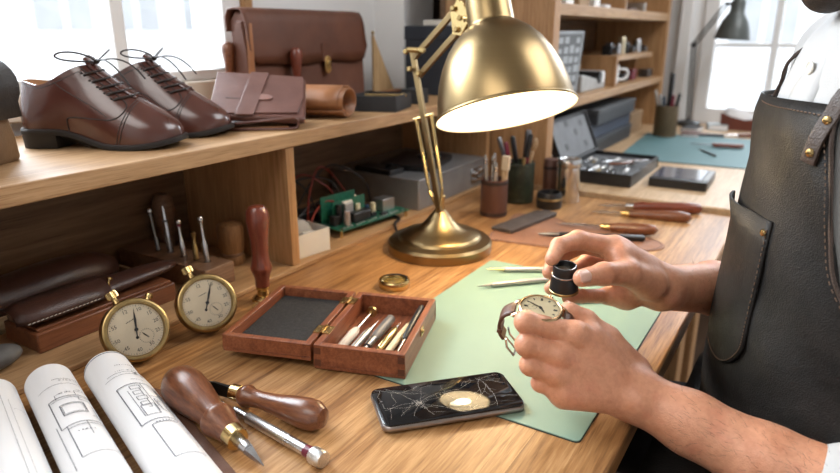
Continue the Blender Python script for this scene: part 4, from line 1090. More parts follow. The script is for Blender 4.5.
# ---- blueprint rolls
RD = Vector((0.948, -0.318, 0)).normalized(); RP = Vector((0.318, 0.948, 0)).normalized()
def roll(label, back, r, draw):
    M = frame((back[0], back[1], D + r), (back[0] + RD.x, back[1] + RD.y, D + r))
    t = thing('blueprint_roll', label, 'paper roll', M, 'rolled blueprints on the desk')
    mb = MB(); rows = []
    L = 0.42
    for x in np.linspace(0, L, 9):
        rows.append([Vector((x, (r - 0.0022 * i / 80) * math.cos(R(-60 + 9.0 * i)), (r - 0.0022 * i / 80) * math.sin(R(-60 + 9.0 * i)))) for i in range(81)])
    mb.loft(rows, cap=False, closed=False); sh = mb.build('sheet', PAPER, t, smooth=70)
    mb = MB()
    def S(u, a, lift=0.00025): return Vector((u, (r + lift) * math.cos(R(a)), (r + lift) * math.sin(R(a))))
    def line(pts, wd=0.00035):
        wd *= 1.5
        fine = []
        for (u0, a0), (u1, a1) in zip(pts, pts[1:]):
            n = max(1, int(abs(a1 - a0) / 5) + 1)
            for k in range(n): fine.append((u0 + (u1 - u0) * k / n, a0 + (a1 - a0) * k / n))
        fine.append(pts[-1])
        for (u0, a0), (u1, a1) in zip(fine, fine[1:]):
            du, da = u1 - u0, (a1 - a0) * math.pi / 180 * r
            ln = math.hypot(du, da) or 1
            nu, na = -da / ln * wd / 2, du / ln * wd / 2 / r * 180 / math.pi
            try: mb.bm.faces.new([mb.bm.verts.new(S(u0 + nu, a0 + na)), mb.bm.verts.new(S(u1 + nu, a1 + na)), mb.bm.verts.new(S(u1 - nu, a1 - na)), mb.bm.verts.new(S(u0 - nu, a0 - na))])
            except ValueError: pass
    def ticks(u, a0, a1, n, h=0.0016, seed=1):
        rnd = random.Random(seed); a = a0
        for k in range(n):
            w = (a1 - a0) / n * rnd.uniform(0.25, 0.75); line([(u, a), (u - rnd.uniform(-h, h) * .6, a + w)], 0.0009 * rnd.uniform(0.5, 1.2)); a += (a1 - a0) / n
    def rect(u0, u1, a0, a1, wd=0.00035): line([(u0, a0), (u1, a0), (u1, a1), (u0, a1), (u0, a0)], wd)
    draw(line, ticks, rect)
    mb.build('drawing', INK, sh, smooth=None)
    if draw is drawC:
        mb = MB(); mb.tube([S(0.0040, a, 0.0001) for a in range(-20, 171, 5)], 0.0003, 5); mb.build('border_line', INK, sh)
    return t
def drawA(line, ticks, rect):
    line([(0.07, 10), (0.07, 60)], 0.0002); line([(0.03, 75), (0.22, 75)], 0.0002); line([(0.05, 62), (0.22, 62)], 0.00015)
def drawB(line, ticks, rect):
    line([(0.040, 20), (0.040, 95)], 0.0004); line([(0.052, 5), (0.052, 135)], 0.00035); ticks(0.044, 30, 85, 7, seed=3)
    line([(0.070, 40), (0.070, 62), (0.080, 62)], 0.0003); ticks(0.066, 30, 58, 4, seed=4); line([(0.073, 88), (0.073, 105), (0.082, 105)], 0.0003); ticks(0.072, 70, 98, 5, seed=5)
    rect(0.080, 0.135, 18, 122, 0.0006); line([(0.084, 25), (0.084, 118)], 0.0004); line([(0.090, 30), (0.090, 60), (0.084, 60)], 0.0004)
    rect(0.096, 0.116, 55, 105, 0.0006); rect(0.098, 0.114, 58, 102, 0.0003); line([(0.10, 35), (0.13, 35)], 0.0005); ticks(0.122, 20, 50, 4, seed=6); rect(0.14, 0.19, 20, 110, 0.0005)
    for a in (30, 70, 110): line([(0.135, a), (0.16, a)], 0.0004)
    line([(0.125, 130), (0.2, 130)], 0.0004); ticks(0.15, 60, 100, 5, seed=8)
def drawC(line, ticks, rect):
    ticks(0.040, 28, 92, 12, 0.0018, 11)
    line([(0.058, 15), (0.058, 120)], 0.0004); line([(0.064, 12), (0.064, 130)], 0.0004); ticks(0.054, 40, 100, 12, 0.001, 12)
    for a in (32, 36, 50, 54): line([(0.058, a), (0.064, a)], 0.0007)
    ticks(0.078, 42, 78, 9, 0.0012, 13)
    rect(0.088, 0.165, 30, 118, 0.0007); line([(0.092, 33), (0.16, 33)], 0.0004); line([(0.088, 64), (0.150, 64)], 0.0004)
    for k in range(4): rect(0.093 + 0.012 * k, 0.100 + 0.012 * k, 70 + 4 * (k % 2), 92, 0.0005); line([(0.100 + .012 * k, 74), (0.105 + .012 * k, 74), (0.105 + .012 * k, 82)], 0.0005)
    line([(0.100, 100), (0.155, 100)], 0.0004); rect(0.135, 0.155, 66, 96, 0.0005); line([(0.118, 34), (0.118, 62)], 0.0005); line([(0.124, 34), (0.124, 58), (0.14, 58)], 0.0005); rect(0.128, 0.148, 38, 54, 0.0005); ticks(0.17, 40, 100, 9, 0.001, 14)
    line([(0.120, -4), (0.19, -4)], 0.0004); rect(0.172, 0.23, 30, 100, 0.0006)
RR = 0.0235
roll('rolled blueprint cut off by the picture edge, farthest from the wooden awl', (-0.668, 0.2530), RR, drawA)
roll('rolled blueprint lying between the two other paper rolls', (-0.648, 0.3010), RR, drawB)
roll('rolled blueprint lying beside the wooden awl, with most drawing', (-0.622, 0.3500), RR, drawC)
# loose sheet standing against the third roll
ls = thing('loose_sheet', 'curled loose sheet between the rolled blueprint and the awl', 'paper', frame((-0.592, 0.3760, D + 0.0005), (-0.592 + RD.x, 0.3760 + RD.y, D + 0.0005)))
mb = MB(); rows = []
for x in np.linspace(0.006, 0.36, 10):
    rows.append([Vector((x + 0.010 * (1 - k), 0.006 * (1 - k) ** 2 - 0.012 * k * k - 0.002 , 0.030 * k)) for k in np.linspace(0, 1, 7)])
mb.loft(rows, cap=False, closed=False); mb.build('sheet', PAPER, ls, smooth=70)

# ---- leather strip under the awl
LB = leather('brown_strip', (0.12, 0.05, 0.028), (0.18, 0.08, 0.045), 0.6, 700, 0.3)
mb = MB(); mb.prism([(-0.585, 0.376), (-0.560, 0.381), (-0.4734, 0.3494), (-0.390, 0.322), (-0.33, 0.27), (-0.38, 0.24), (-0.46, 0.29)], 0.0018, T(0, 0, D))
tag(mb.build('leather_strip', LB, bevel=0.0004, origin=(-0.46, 0.33, D)), 'brown leather offcut under the awl, beside the paper rolls', 'leather')

# ---- awl, graver, screwdriver
aw = thing('wooden_awl', 'large awl with a bulbous wood handle and brass ferrule, by the paper rolls', 'awl', frame((-0.5440, 0.3780, D + 0.0250), (-0.3745, 0.3375, D + 0.0098)))
spin_parts(aw, None, [('handle', WALNUT, [(-0.004, 0.001), (-0.003, .008), (0.003, .0155), (0.012, .0205), (0.026, .0225), (0.042, .0212), (0.065, .0172), (0.082, .0140), (0.088, .0138), (0.0905, .0172), (0.094, .0180), (0.0975, .0170), (0.103, .0150), (0.120, .0112)]),
                      ('ferrule', BRASSP, [(.119, .0108), (.120, .0118), (.131, .0115), (.132, .0105)]),
                      ('blade_shank', STEEL, [(.131, .0062), (.141, .0055), (.142, .0060), (.150, .0050)])], 32)
mb = MB(); mb.loft([[Vector((.148, y, z)) for y, z in ((-.0045, -.003), (.0045, -.003), (.0045, .003), (-.0045, .003))], [Vector((.160, y, z)) for y, z in ((-.0035, -.0025), (.0035, -.0025), (.0025, .002), (-.0025, .002))], [Vector((.176, y, z)) for y, z in ((-.0004, -.0018), (.0004, -.0018), (.0003, -.001), (-.0003, -.001))]])
mb.build('blade', STEEL, aw)
gv = thing('graver_knife', 'short wood-handled knife with a black blade and brass collar', 'knife', frame((-0.4795, 0.4045, D + 0.0135), (-0.3710, 0.4130, D + 0.0165)))
spin_parts(gv, None, [('ferrule', BRASSP, [(-.006, .0078), (-.005, .0088), (.006, .0090), (.007, .0082)]), ('handle', WALNUT, [(.006, .0085), (.009, .0105), (.013, .0122), (.017, .0120), (.020, .0098), (.034, .0090), (.055, .0108), (.075, .0142), (.092, .0160), (.104, .0150), (.112, .010), (.1145, .001)])], 28)
mb = MB(); mb.loft([[Vector((-.006, y, z)) for y, z in ((-.002, -.0075), (.002, -.0075), (.002, .0055), (-.002, .0055))], [Vector((-.030, y, z)) for y, z in ((-.0014, -.009), (.0014, -.009), (.0014, .006), (-.0014, .006))], [Vector((-.048, y, z)) for y, z in ((-.001, -.0085), (.001, -.0085), (.001, .0025), (-.001, .0025))], [Vector((-.062, y, z)) for y, z in ((-.0004, -.0080), (.0004, -.0080), (.0003, -.007), (-.0003, -.007))]]); mb.build('blade', plain('black_blade', (0.018, 0.018, 0.02), 0.3, 0.6), gv)
sd = thing('precision_screwdriver', 'long silver precision screwdriver with a dark red band, between awl and phone', 'screwdriver', frame((-0.4875, 0.3915, D + 0.0055), (-0.3300, 0.3710, D + 0.0085)))
KN = brushed('knurled_silver', (0.62, 0.61, 0.59), 0.34, (900, 900, 900), 0.3)
spin_parts(sd, None, [('blade', STEEL, [(-.01, .0016), (.022, .0018)]), ('grip_rings', STEEL, [(.020, .0035)] + [q for k in range(5) for q in ((.022 + .0042 * k, .0040), (.0245 + .0042 * k, .0040), (.0247 + .0042 * k, .0032), (.026 + .0042 * k, .0032))] + [(.044, .0036)]),
                      ('handle', KN, [(.043, .0042), (.045, .0056), (.105, .0058), (.106, .0050)]), ('neck', STEEL, [(.105, .0048), (.1055, .0056), (.132, .0056), (.1325, .0050)]), ('red_band', plain('wine_red', (0.13, 0.012, 0.03), 0.35), [(.132, .0057), (.141, .0057)]),
                      ('swivel_cap', KN, [(.141, .0055), (.1415, .0078), (.143, .0083), (.154, .0083), (.156, .0075), (.157, .001)])], 24)
# small dark knob at the picture's edge
kb = thing('stone_weight', 'grey rounded weight with a brass stud at the picture edge', 'weight', (-0.760, 0.295, BASE))
mb = MB(); mb.ball((0, 0, 0.014), (0.020, 0.036, 0.014), None, 20, 12); mb.build('body', plain('grey_stone', (0.10, 0.095, 0.09), 0.6, 0, 0.2, 60), kb)
mb = MB(); mb.lathe([(0.006, 0.026), (0.006, 0.031), (0.004, 0.033)], T(0.0, 0.004, 0), 16); mb.build('stud', BRASSD, kb)

# ---- phone
PM = frame((-0.2886, 0.520, D + 0.0019), (-0.2886 + math.cos(R(47)), 0.520 + math.sin(R(47)), D + 0.0019))
ph = thing('smartphone', 'black smartphone with a cracked screen lying half on the green mat', 'phone', PM)
PL, PW = 0.154, 0.0745
mb = MB(); rings = []
for z, g in ((0, -0.0022), (0.0012, -0.0006), (0.0035, 0), (0.0058, -0.0006), (0.0072, -0.002)):
    rings.append([Vector((x, y, z)) for x, y in rrect(PL + 2 * g, PW + 2 * g, 0.0105 + g, 7)])
mb.loft(rings); mb.build('frame', plain('phone_metal', (0.33, 0.29, 0.27), 0.3, 0.9, 0.05, 30), ph, smooth=60)
SCRN = plain('phone_glass', (0.006, 0.006, 0.007), 0.05, 0, 0.1, 10)
mb = MB(); mb.loft([[Vector((x, y, 0.0068)) for x, y in rrect(PL - 0.0028, PW - 0.0028, 0.0095, 7)], [Vector((x, y, 0.0079)) for x, y in rrect(PL - 0.0028, PW - 0.0028, 0.0095, 7)], [Vector((x, y, 0.0083)) for x, y in rrect(PL - 0.0042, PW - 0.0042, 0.009, 7)]]); sc_ = mb.build('screen', SCRN, ph, smooth=30)
mb = MB(); rnd = random.Random(5)
def crack(p, ang, ln, wd, depth=0):
    n = max(2, int(ln / 0.006)); pts = [p]
    for k in range(n):
        ang += rnd.uniform(-0.28, 0.28); p = (p[0] + math.cos(ang) * ln / n, p[1] + math.sin(ang) * ln / n)
        if abs(p[0]) > PL / 2 - 0.004 or abs(p[1]) > PW / 2 - 0.004: break
        pts.append(p)
        if depth < 2 and rnd.random() < 0.35: crack(p, ang + rnd.choice((-1, 1)) * rnd.uniform(0.4, 1.1), ln * 0.4, wd * 0.7, depth + 1)
    for (x0, y0), (x1, y1) in zip(pts, pts[1:]):
        d = Vector((x1 - x0, y1 - y0)); l = d.length or 1; nx, ny = -d.y / l * wd / 2, d.x / l * wd / 2
        mb.bm.faces.new([mb.bm.verts.new((x, y, 0.00837)) for x, y in ((x0 + nx, y0 + ny), (x1 + nx, y1 + ny), (x1 - nx, y1 - ny), (x0 - nx, y0 - ny))])
for o_, a0, n_ in (((-0.030, -0.004), 0.0, 9), ((0.045, 0.024), 2.2, 7), ((-0.066, 0.030), -0.6, 4)):
    for k in range(n_): crack(o_, a0 + 6.283 * k / n_ + rnd.uniform(-.2, .2), rnd.uniform(0.018, 0.055), 0.00016)
for k in range(26):
    a = rnd.uniform(0, 6.28); r0 = rnd.uniform(0.001, 0.010); p = (-0.030 + r0 * math.cos(a), -0.004 + r0 * math.sin(a)); crack(p, rnd.uniform(0, 6.28), 0.004, 0.00020, 3)
mb.build('cracks', plain('crack_white', (0.55, 0.50, 0.44), 0.5), sc_, smooth=None)
mb = MB()
for x in (-0.040, -0.026, 0.010): mb.box((x, -PW / 2 - 0.0005, 0.0028), (x + 0.011, -PW / 2 + 0.0004, 0.0044))
mb.build('side_buttons', plain('phone_metal', (0.33, 0.29, 0.27)), ph, bevel=0.0003)
mb = MB(); mb.prism(rrect(0.0010, 0.009, 0.00045), 0.00015, T(-PL / 2 + 0.0085, 0, 0.0083)); mb.lathe([(0.0011, 0.0083), (0.0011, 0.00845)], T(-PL / 2 + 0.0085, 0.009, 0), 12); mb.build('earpiece', plain('grille_grey', (0.05, 0.05, 0.055), 0.5), sc_)

# ---- drivers lying on the mat near the hands
def mat_tool(kind, label, p0, p1, parts, r=0.004):
    t = thing(kind, label, 'tool', frame((p0[0], p0[1], D + 0.0018 + r), (p1[0], p1[1], D + 0.0018 + r)), 'fine tools lying on the green mat')
    spin_parts(t, None, parts, 16); return t
SATB = plain('satin_brass', (0.62, 0.54, 0.38), 0.3, 0.9, 0.1, 60)
mat_tool('jeweller_driver', 'short brass-tipped silver driver on the green mat, farther from the watch', (-0.4243, 0.8953), (-0.330, 0.953), [('tip', BRASSP, [(0, .0005), (.012, .0014), (.026, .0030), (.028, .0034)]), ('body', SILV, [(.028, .0030), (.030, .0040), (.058, .0040), (.060, .0046), (.13, .0046), (.132, .003)])], 0.0046)
mat_tool('jeweller_driver', 'long slim silver driver on the green mat pointing past the watch', (-0.4054, 0.8217), (-0.290, 0.940), [('tip', STEELD, [(0, .0004), (.016, .0018), (.024, .0026)]), ('body', SILV, [(.024, .0026), (.026, .0034), (.066, .0036), (.068, .0042), (.16, .0042), (.162, .003)])], 0.0042)
mat_tool('jeweller_driver', 'brass driver on the green mat under the thumb', (-0.268, 0.842), (-0.222, 0.878), [('body', SATB, [(0, .003), (.002, .004), (.075, .004), (.077, .0025)])], 0.004)

# ---- cups and tools at the back of the near bench
BRCUP = leather('cup_leather', (0.085, 0.032, 0.02), (0.13, 0.055, 0.035), 0.45, 600, 0.15)
def cup(name, label, c, r, h, m, cat='cup'):
    t = thing(name, label, cat, c)
    mb = MB(); mb.lathe([(r * .97, 0), (r, 0.003), (r, h - 0.003), (r * .99, h), (r * .92, h), (r * .9, h - 0.004), (r * .9, 0.004), (0.001, 0.004)], seg=40, cap=False); mb.build('body', m, t)
    mb = MB(); mb.lathe([(r * 1.0, 0.004), (r * 1.012, 0.005), (r * 1.012, 0.009), (r, 0.010)], seg=40, cap=False); mb.build('foot_seam', SEAM if m is BRCUP else m, t)
    mb = MB(); mb.lathe([(r, h - .010), (r * 1.012, h - .009), (r * 1.012, h - .004), (r, h - .003)], seg=40, cap=False); mb.build('rim_seam', SEAM if m is BRCUP else m, t)
    return t
cup('tool_cup', 'brown leather cup holding brushes beside the lamp', (-0.567, 1.218, D), 0.0290, 0.080, BRCUP)
MARB = leather('green_marbled', (0.010, 0.016, 0.010), (0.045, 0.055, 0.032), 0.35, 90, 0.05, 0, 60)
cup('pen_cup', 'dark green marbled cup holding pens behind the brown cup', (-0.570, 1.357, D), 0.0350, 0.094, MARB)
def stick(kind, label, cat, base, top, parts, group):
    d = Vector(top) - Vector(base); M = frame(base, top)
    t = thing(kind, label, cat, M, group); spin_parts(t, None, [(n, m, [(x * d.length, r) for x, r in pr]) for n, m, pr in parts], 14); return t
BR = 'brushes in the brown leather cup'
for i, (bx, by, tx, ty, tz, m, rr, lab) in enumerate(((-.585, 1.205, -.596, 1.208, .890, SILV, .0042, 'thin silver brush in the brown cup, nearest the lamp arm'), (-.580, 1.222, -.586, 1.226, .886, CREAM, .0038, 'pale brush handle in the brown cup, second from the lamp arm'), (-.574, 1.208, -.575, 1.209, .896, STEEL, .0036, 'tallest thin steel tool in the brown cup'), (-.570, 1.205, -.566, 1.198, .878, SILV, .0045, 'short silver tool at the front of the brown cup'))):
    stick('brush', lab, 'brush', (bx + .009, by + .003, D + .005), (tx + .009, ty + .003, tz), [('shaft', m, [(0, rr * .8), (.8, rr), (.86, rr * .8)]), ('ferrule', STEEL, [(.84, rr * .95), (.93, rr * .95)]), ('tip', m, [(.93, rr * .8), (1, rr * .5)])], BR)
t = thing('flat_brush', 'broad flat cream brush in the brown leather cup', 'brush', frame((-.551, 1.225, D + .005), (-.544, 1.225, .897)), BR)
mb = MB(); mb.box((0.0, -0.004, -0.006), (0.10, 0.004, 0.006)); mb.build('handle', PALEW, t, bevel=0.002)
mb = MB(); mb.box((0.095, -0.0045, -0.008), (0.125, 0.0045, 0.008)); mb.build('bristles', plain('pale_bristle', (0.62, 0.50, 0.34), 0.7), t, bevel=0.001)
PN = 'pens in the dark green cup'
WINE = plain('wine_plastic', (0.16, 0.012, 0.03), 0.3)
BLUEP = plain('navy_pen', (0.03, 0.05, 0.075), 0.35)
for (bx, by, tx, ty, tz, m, m2, rr, lab) in (
    (-.578, 1.350, -.623, 1.335, .908, BLUEP, STEELD, .0050, 'navy pen leaning to the lamp side of the green cup'), (-.575, 1.338, -.603, 1.330, .900, WINE, WINE, .0048, 'wine red pen leaning beside the navy pen in the green cup'),
    (-.572, 1.36, -.594, 1.345, .912, BLACK, BLACK, .0055, 'black pen leaning left in the green cup'), (-.575, 1.37, -.557, 1.350, .928, BLACK, STEELD, .0070, 'thick black marker, tallest in the green cup'),
    (-.573, 1.345, -.549, 1.345, .920, WINE, BLACK, .0055, 'dark red marker touching the black marker in the green cup'), (-.570, 1.335, -.556, 1.330, .868, PALEW, BRASSD, .0040, 'short wood stick in the green cup')):
    stick('pen', lab, 'pen', (bx + .009, by + .002, D + .006), (tx + .007, ty + .002, tz), [('barrel', m, [(0, rr * .5), (.06, rr), (.66, rr)]), ('cap', m2, [(.66, rr * 1.08), (.97, rr * 1.08), (1, rr * .7)])], PN)
t = stick('wooden_spatula', 'tan wooden spatula leaning right in the green cup', 'spatula', (-.567, 1.36, D + .006), (-.533, 1.352, .900), [('handle', PALEW, [(0, .003), (.8, .0038), (.85, .003)])], PN)
mb = MB(); mb.ball((.135, 0, 0), (.016, .004, .007), None, 14, 8); mb.build('blade', PALEW, t)

lc = thing('lens_ring', 'low black round container with a gold band in front of the steel can', 'container', (-0.487, 1.340, D))
mb = MB(); mb.lathe([(0.026, 0), (0.028, 0.003), (0.028, 0.031), (0.026, 0.036), (0.0235, 0.036), (0.0225, 0.03), (0.0225, 0.012), (0.001, 0.012)], seg=40, cap=False); mb.build('body', BLACK, lc)
mb = MB(); mb.lathe([(0.0225, 0.0125), (0.0222, 0.018), (0.021, 0.0185), (0.021, 0.0125)], seg=40, cap=False); mb.lathe([(0.028, .0195), (.0284, .020), (.0284, .0235), (.028, .024)], seg=40, cap=False); mb.build('gold_band', BRASSD, lc)
cn = thing('steel_canister', 'brushed steel canister with a lid beside the black container', 'canister', (-0.473, 1.415, D))
mb = MB(); mb.lathe([(0.0268, 0), (0.0278, 0.002), (0.0278, 0.082), (0.0268, 0.083)], seg=48); mb.build('body', STEELB, cn)
mb = MB(); mb.lathe([(0.0282, 0.083), (0.0288, 0.084), (0.0288, 0.097), (0.0275, 0.1005), (0.020, 0.1005), (0.018, 0.0985), (0.001, 0.0985)], seg=48, cap=False); mb.build('lid', STEELB, cn)
bb = thing('leather_tube', 'brown leather tube standing behind the steel canister', 'tube', (-0.520, 1.425, D))
mb = MB(); mb.lathe([(0.0155, 0), (0.016, 0.002), (0.016, 0.092), (0.0145, 0.094), (0.001, 0.094)], seg=28); mb.build('body', BRCUP, bb)
mb = MB(); mb.lathe([(0.016, 0.07), (0.0165, 0.071), (0.0165, 0.076), (0.016, 0.077)], seg=28, cap=False); mb.build('band', SEAM, bb)

# ---- leather sheet, dark pouch, chisels
LS = leather('rust_leather', (0.24, 0.105, 0.055), (0.33, 0.16, 0.09), 0.55, 500, 0.3, 0.4, 20)
out = smoothpath([(-0.5013, 1.0527, 0), (-0.5153, 1.1039, 0), (-0.520, 1.19, 0), (-0.522, 1.25, 0), (-0.45, 1.262, 0), (-0.40, 1.235, 0), (-0.33, 1.245, 0), (-0.225, 1.215, 0), (-0.205, 1.172, 0), (-0.24, 1.13, 0), (-0.297, 1.085, 0), (-0.362, 1.072, 0), (-0.443, 1.060, 0), (-0.5013, 1.0527, 0)], 5)[:-1]
ls2 = thing('leather_sheet', 'rust-brown leather sheet lying behind the hand, under the chisels', 'leather', (-0.38, 1.15, D))
mb = MB(); mb.prism([(p.x, p.y) for p in out], 0.0022, T(0, 0, D)); mb.build('hide', LS, ls2, world=True, bevel=0.0005)
mb = MB(); mb.tube([(p.x * .97 - .0115, p.y * .97 + .0345, D + 0.0024) for p in out] , 0.0005, 4); mb.build('stitch_line', SEAM, ls2, world=True)
dp = thing('tool_pouch', 'dark brown folded leather pouch on the rust leather sheet', 'pouch', frame((-0.498, 1.108, D + 0.0022), (-0.468, 1.277, D + 0.0022)))
mb = MB(); mb.prism(rrect(0.172, 0.050, 0.004), 0.006, T(0.086, 0, 0)); mb.build('body', leather('dusty_brown', (0.05, 0.035, 0.027), (0.085, 0.062, 0.05), 0.6, 500, 0.3, 0.5, 20), dp, bevel=0.002)
mb = MB(); mb.prism(rrect(0.174, 0.034, 0.004), 0.0025, T(0.086, -0.009, 0.006)); mb.build('flap', leather('dusty_brown', 0, 0), dp, bevel=0.001)
def chisel(label, tip, butt, rb, hw, bl, flat=True):
    d = Vector((butt[0] - tip[0], butt[1] - tip[1], 0)).length
    t = thing('chisel', label, 'chisel', frame((tip[0], tip[1], tip[2]), (butt[0], butt[1], butt[2])), 'wood-handled chisels behind the hands')
    mb = MB()
    mb.loft([[Vector((x, y, z)) for y, z in ((-a, -b), (a, -b), (a, b), (-a, b))] for x, a, b in ((0, .0008, .0006), (bl * .3, .0042, .0016), (bl * .8, .0042, .0020), (bl * .97, .0028, .0028), (bl, .0028, .0028))]); mb.build('blade', STEEL, t)
    spin_parts(t, None, [('ferrule', [BRASSP, STEEL][hw is ROSEX], [(bl - .003, .0058), (bl + .014, .0070), (bl + .015, .006)]), ('handle', hw, [(bl + .014, .0072), (bl + .030, rb * .86), (bl + .05, rb * .80), (d - .05, rb), (d - .02, rb * 1.02), (d - .006, rb * .75), (d, .001)])], 24)
    return t
chisel('rosewood-handled chisel lying farthest back, nearest the second bench', (-0.395, 1.405, D + .004), (-0.183, 1.462, D + .012), .0125, ROSEX, .062)
chisel('brown-handled chisel lying close in front of the rosewood chisel', (-0.392, 1.345, D + .004), (-0.190, 1.378, D + .011), .0115, WALNUT, .066)
chisel('brown-handled chisel with a long blade lying on the rust leather sheet', (-0.425, 1.208, D + .006), (-0.2286, 1.240, D + .014), .0115, WALNUT, .095)
t = thing('marker_pen', 'black marker pen lying on the rust leather sheet behind the hand', 'pen', frame((-0.425, 1.118, D + .008), (-0.240, 1.196, D + .008)))
spin_parts(t, None, [('nib', STEELD, [(0, .001), (.02, .004), (.04, .0042)]), ('barrel', BLACK, [(.04, .0055), (.125, .0058)]), ('cap', BLACK, [(.125, .0062), (.195, .0062), (.198, .004)])], 18)

# ================================================================ FAR BENCH
TEAL = plain('mat_teal', (0.085, 0.18, 0.19), 0.6, 0, 0.04, 8)
tm = thing('cutting_mat', 'teal cutting mat on the far bench under a folded knife', 'mat', T(-0.330, 2.235, FB) @ RZ(R(4)))
mb = MB(); mb.prism(rrect(0.385, 0.56, 0.008), 0.003); mb.build('surface', TEAL, tm, bevel=0.0005)
mb = MB(); mb.prism(rrect(0.387, 0.562, 0.009), 0.0016); mb.build('core_edge', plain('mat_core', (0.03, 0.05, 0.045), 0.6), tm)
kn = thing('folding_knife', 'dark handled knife lying open on the teal mat', 'knife', frame((-0.330, 2.27, FB + .012), (-0.190, 2.30, FB + .012)))
mb = MB(); mb.loft([[Vector((x, y, z)) for y, z in ((-a, -.006), (a, -.006), (a, .006), (-a, .006))] for x, a in ((.045, .008), (.06, .011), (.12, .012), (.14, .008))]); mb.build('handle', ROSEX, kn, bevel=0.003)
mb = MB(); mb.box((.045, -.0085, -.0055), (.056, .0085, .0055)); mb.build('bolster', STEEL, kn, bevel=.002)
mb = MB(); mb.loft([[Vector((x, y, z)) for y, z in ((-a, -.001), (a, -.001), (a, .001), (-a, .001))] for x, a in ((-.02, .0008), (0.01, .005), (.046, .006))]); mb.build('blade', STEELD, kn)
t = thing('scriber', 'thin dark scriber lying on the teal mat beside the knife', 'tool', frame((-0.317, 2.21, FB + .0062), (-0.244, 2.10, FB + .0062)))
spin_parts(t, None, [('tip', STEEL, [(0, .0005), (.03, .002)]), ('body', STEELD, [(.03, .0022), (.033, .0032), (.12, .0032), (.125, .002)])], 12)
# flat black device with a shiny top
tg = thing('flat_case', 'flat black case with a shiny glass top on the far bench', 'case', frame((-0.335, 1.618, FB), (-0.335 + .985, 1.618 + .02, FB)))
mb = MB(); mb.prism(rrect(0.135, 0.165, 0.006), 0.022, T(0.066, 0.085, 0)); mb.build('body', BLACK, tg, bevel=0.002)
mb = MB(); mb.prism(rrect(0.112, 0.130, 0.004), 0.0012, T(0.060, 0.090, 0.022)); mb.build('screen', plain('scale_glass', (0.10, 0.105, 0.14), 0.04, 0, 0.2, 20, coat=1.0), tg)
mb = MB(); mb.prism(rrect(0.012, 0.13, 0.003), 0.0012, T(0.1265, 0.090, 0.022)); mb.build('button_strip', plain('grey_plastic', (0.30, 0.30, 0.30)), tg)

# open tool kit case
tk = thing('tool_kit', 'open black case of small steel tools with its grey lid propped up', 'tool kit', T(-0.459, 1.720, FB) @ RZ(R(0)))
W_, L_, h, w = 0.092, 0.150, 0.032, 0.004
mb = MB()
mb.box((-W_, -L_, 0), (W_, L_, .004)); mb.box((-W_, -L_, .004), (-W_ + w, L_, h)); mb.box((W_ - w, -L_, .004), (W_, L_, h)); mb.box((-W_ + w, -L_, .004), (W_ - w, -L_ + w, h)); mb.box((-W_ + w, L_ - w, .004), (W_ - w, L_, h)); mb.build('case_body', BLACK, tk, bevel=.0012)
mb = MB(); mb.box((-W_ + w, -L_ + w, .004), (W_ - w, L_ - w, .021)); mb.build('insert', plain('grey_insert', (0.10, 0.105, 0.11), 0.7), tk)
ML = T(-W_, 0, h) @ RY(R(-114))
mb = MB(); mb.box((-.002, -L_, 0), (0.120, L_, .006), ML); mb.box((-.002, -L_, -.014), (.004, L_, 0), ML); mb.box((.116, -L_, -.014), (.120, L_, 0), ML); mb.box((.004, -L_, -.014), (.116, -L_ + w, 0), ML); mb.box((.004, L_ - w, -.014), (.116, L_, 0), ML); ld = mb.build('lid', BLACK, tk, bevel=.0012)
mb = MB(); mb.box((.006, -L_ + .008, -.008), (.112, L_ - .008, -.0002), ML); mb.build('lid_lining', plain('lid_grey', (0.15, 0.155, 0.165), 0.6), ld, bevel=.001)
mb = MB()
for i, (x, y) in enumerate(((.04, -.07), (.07, .03), (.10, -.02), (.03, .08), (.09, .09))): mb.prism(rrect(.018, .022, .006), .0006, ML @ T(x, y, -.0087))
mb.build('cutouts', BLACK, ld)
rnd = random.Random(3)
for i in range(13):
    x = -0.066 + 0.0215 * (i % 7); y = -0.105 + 0.115 * (i // 7) + rnd.uniform(-.012, .012)
    ln = rnd.uniform(.055, .085); a = rnd.uniform(-.2, .2) + math.pi / 2
    m_ = [STEEL, STEELD, STEEL, BRASSD, STEEL][i % 5]
    p0 = WM[tk.name] @ Vector((x - math.cos(a) * 0, y - .02, .026))
    t = thing('small_tool', 'small metal tool lying in the open black tool kit', 'tool', T(*p0) @ RZ(a), 'small tools in the open tool kit')
    spin_parts(t, None, [('shaft', m_, [(0, .002), (ln * .5, .0025)]), ('grip', [SILV, BLACK, WHITEP, SILV][i % 4], [(ln * .5, .0040), (ln * .52, .0052), (ln * .96, .0052), (ln, .003)])], 12)
t = thing('pliers', 'steel pliers with brown grips lying across the open tool kit', 'pliers', T(-0.40, 1.73, FB + .037) @ RZ(R(50)))
mb = MB(); mb.lathe([(.009, -.004), (.009, .004)], None, 16)
mb.loft([[Vector((x, y, z)) for y, z in ((-a, -.003), (a, -.003), (a, .003), (-a, .003))] for x, a in ((0, .008), (.02, .006), (.042, .002))]); mb.build('jaws', STEEL, t, bevel=.0008)
for sg in (-1, 1):
    mb = MB(); mb.tube(smoothpath([(-.005, 0, 0), (-.03, sg * .014, 0), (-.06, sg * .017, 0), (-.085, sg * .012, 0)], 5), .0042, 8); mb.build('handle', [WALNUT, STEEL][sg > 0], t)

# things in the gap beside the bookcase upright
bx = thing('white_box', 'white box tucked behind the bookcase upright beside the tool kit', 'box', (-0.640, 1.60, FB))
mb = MB(); mb.box((-.07, -.055, 0), (.045, .055, .095)); mb.build('body', CREAM, bx, bevel=.0015)
mb = MB(); mb.box((-.071, -.056, .088), (.046, .056, .097)); mb.build('lid', WHITEP, bx, bevel=.001)
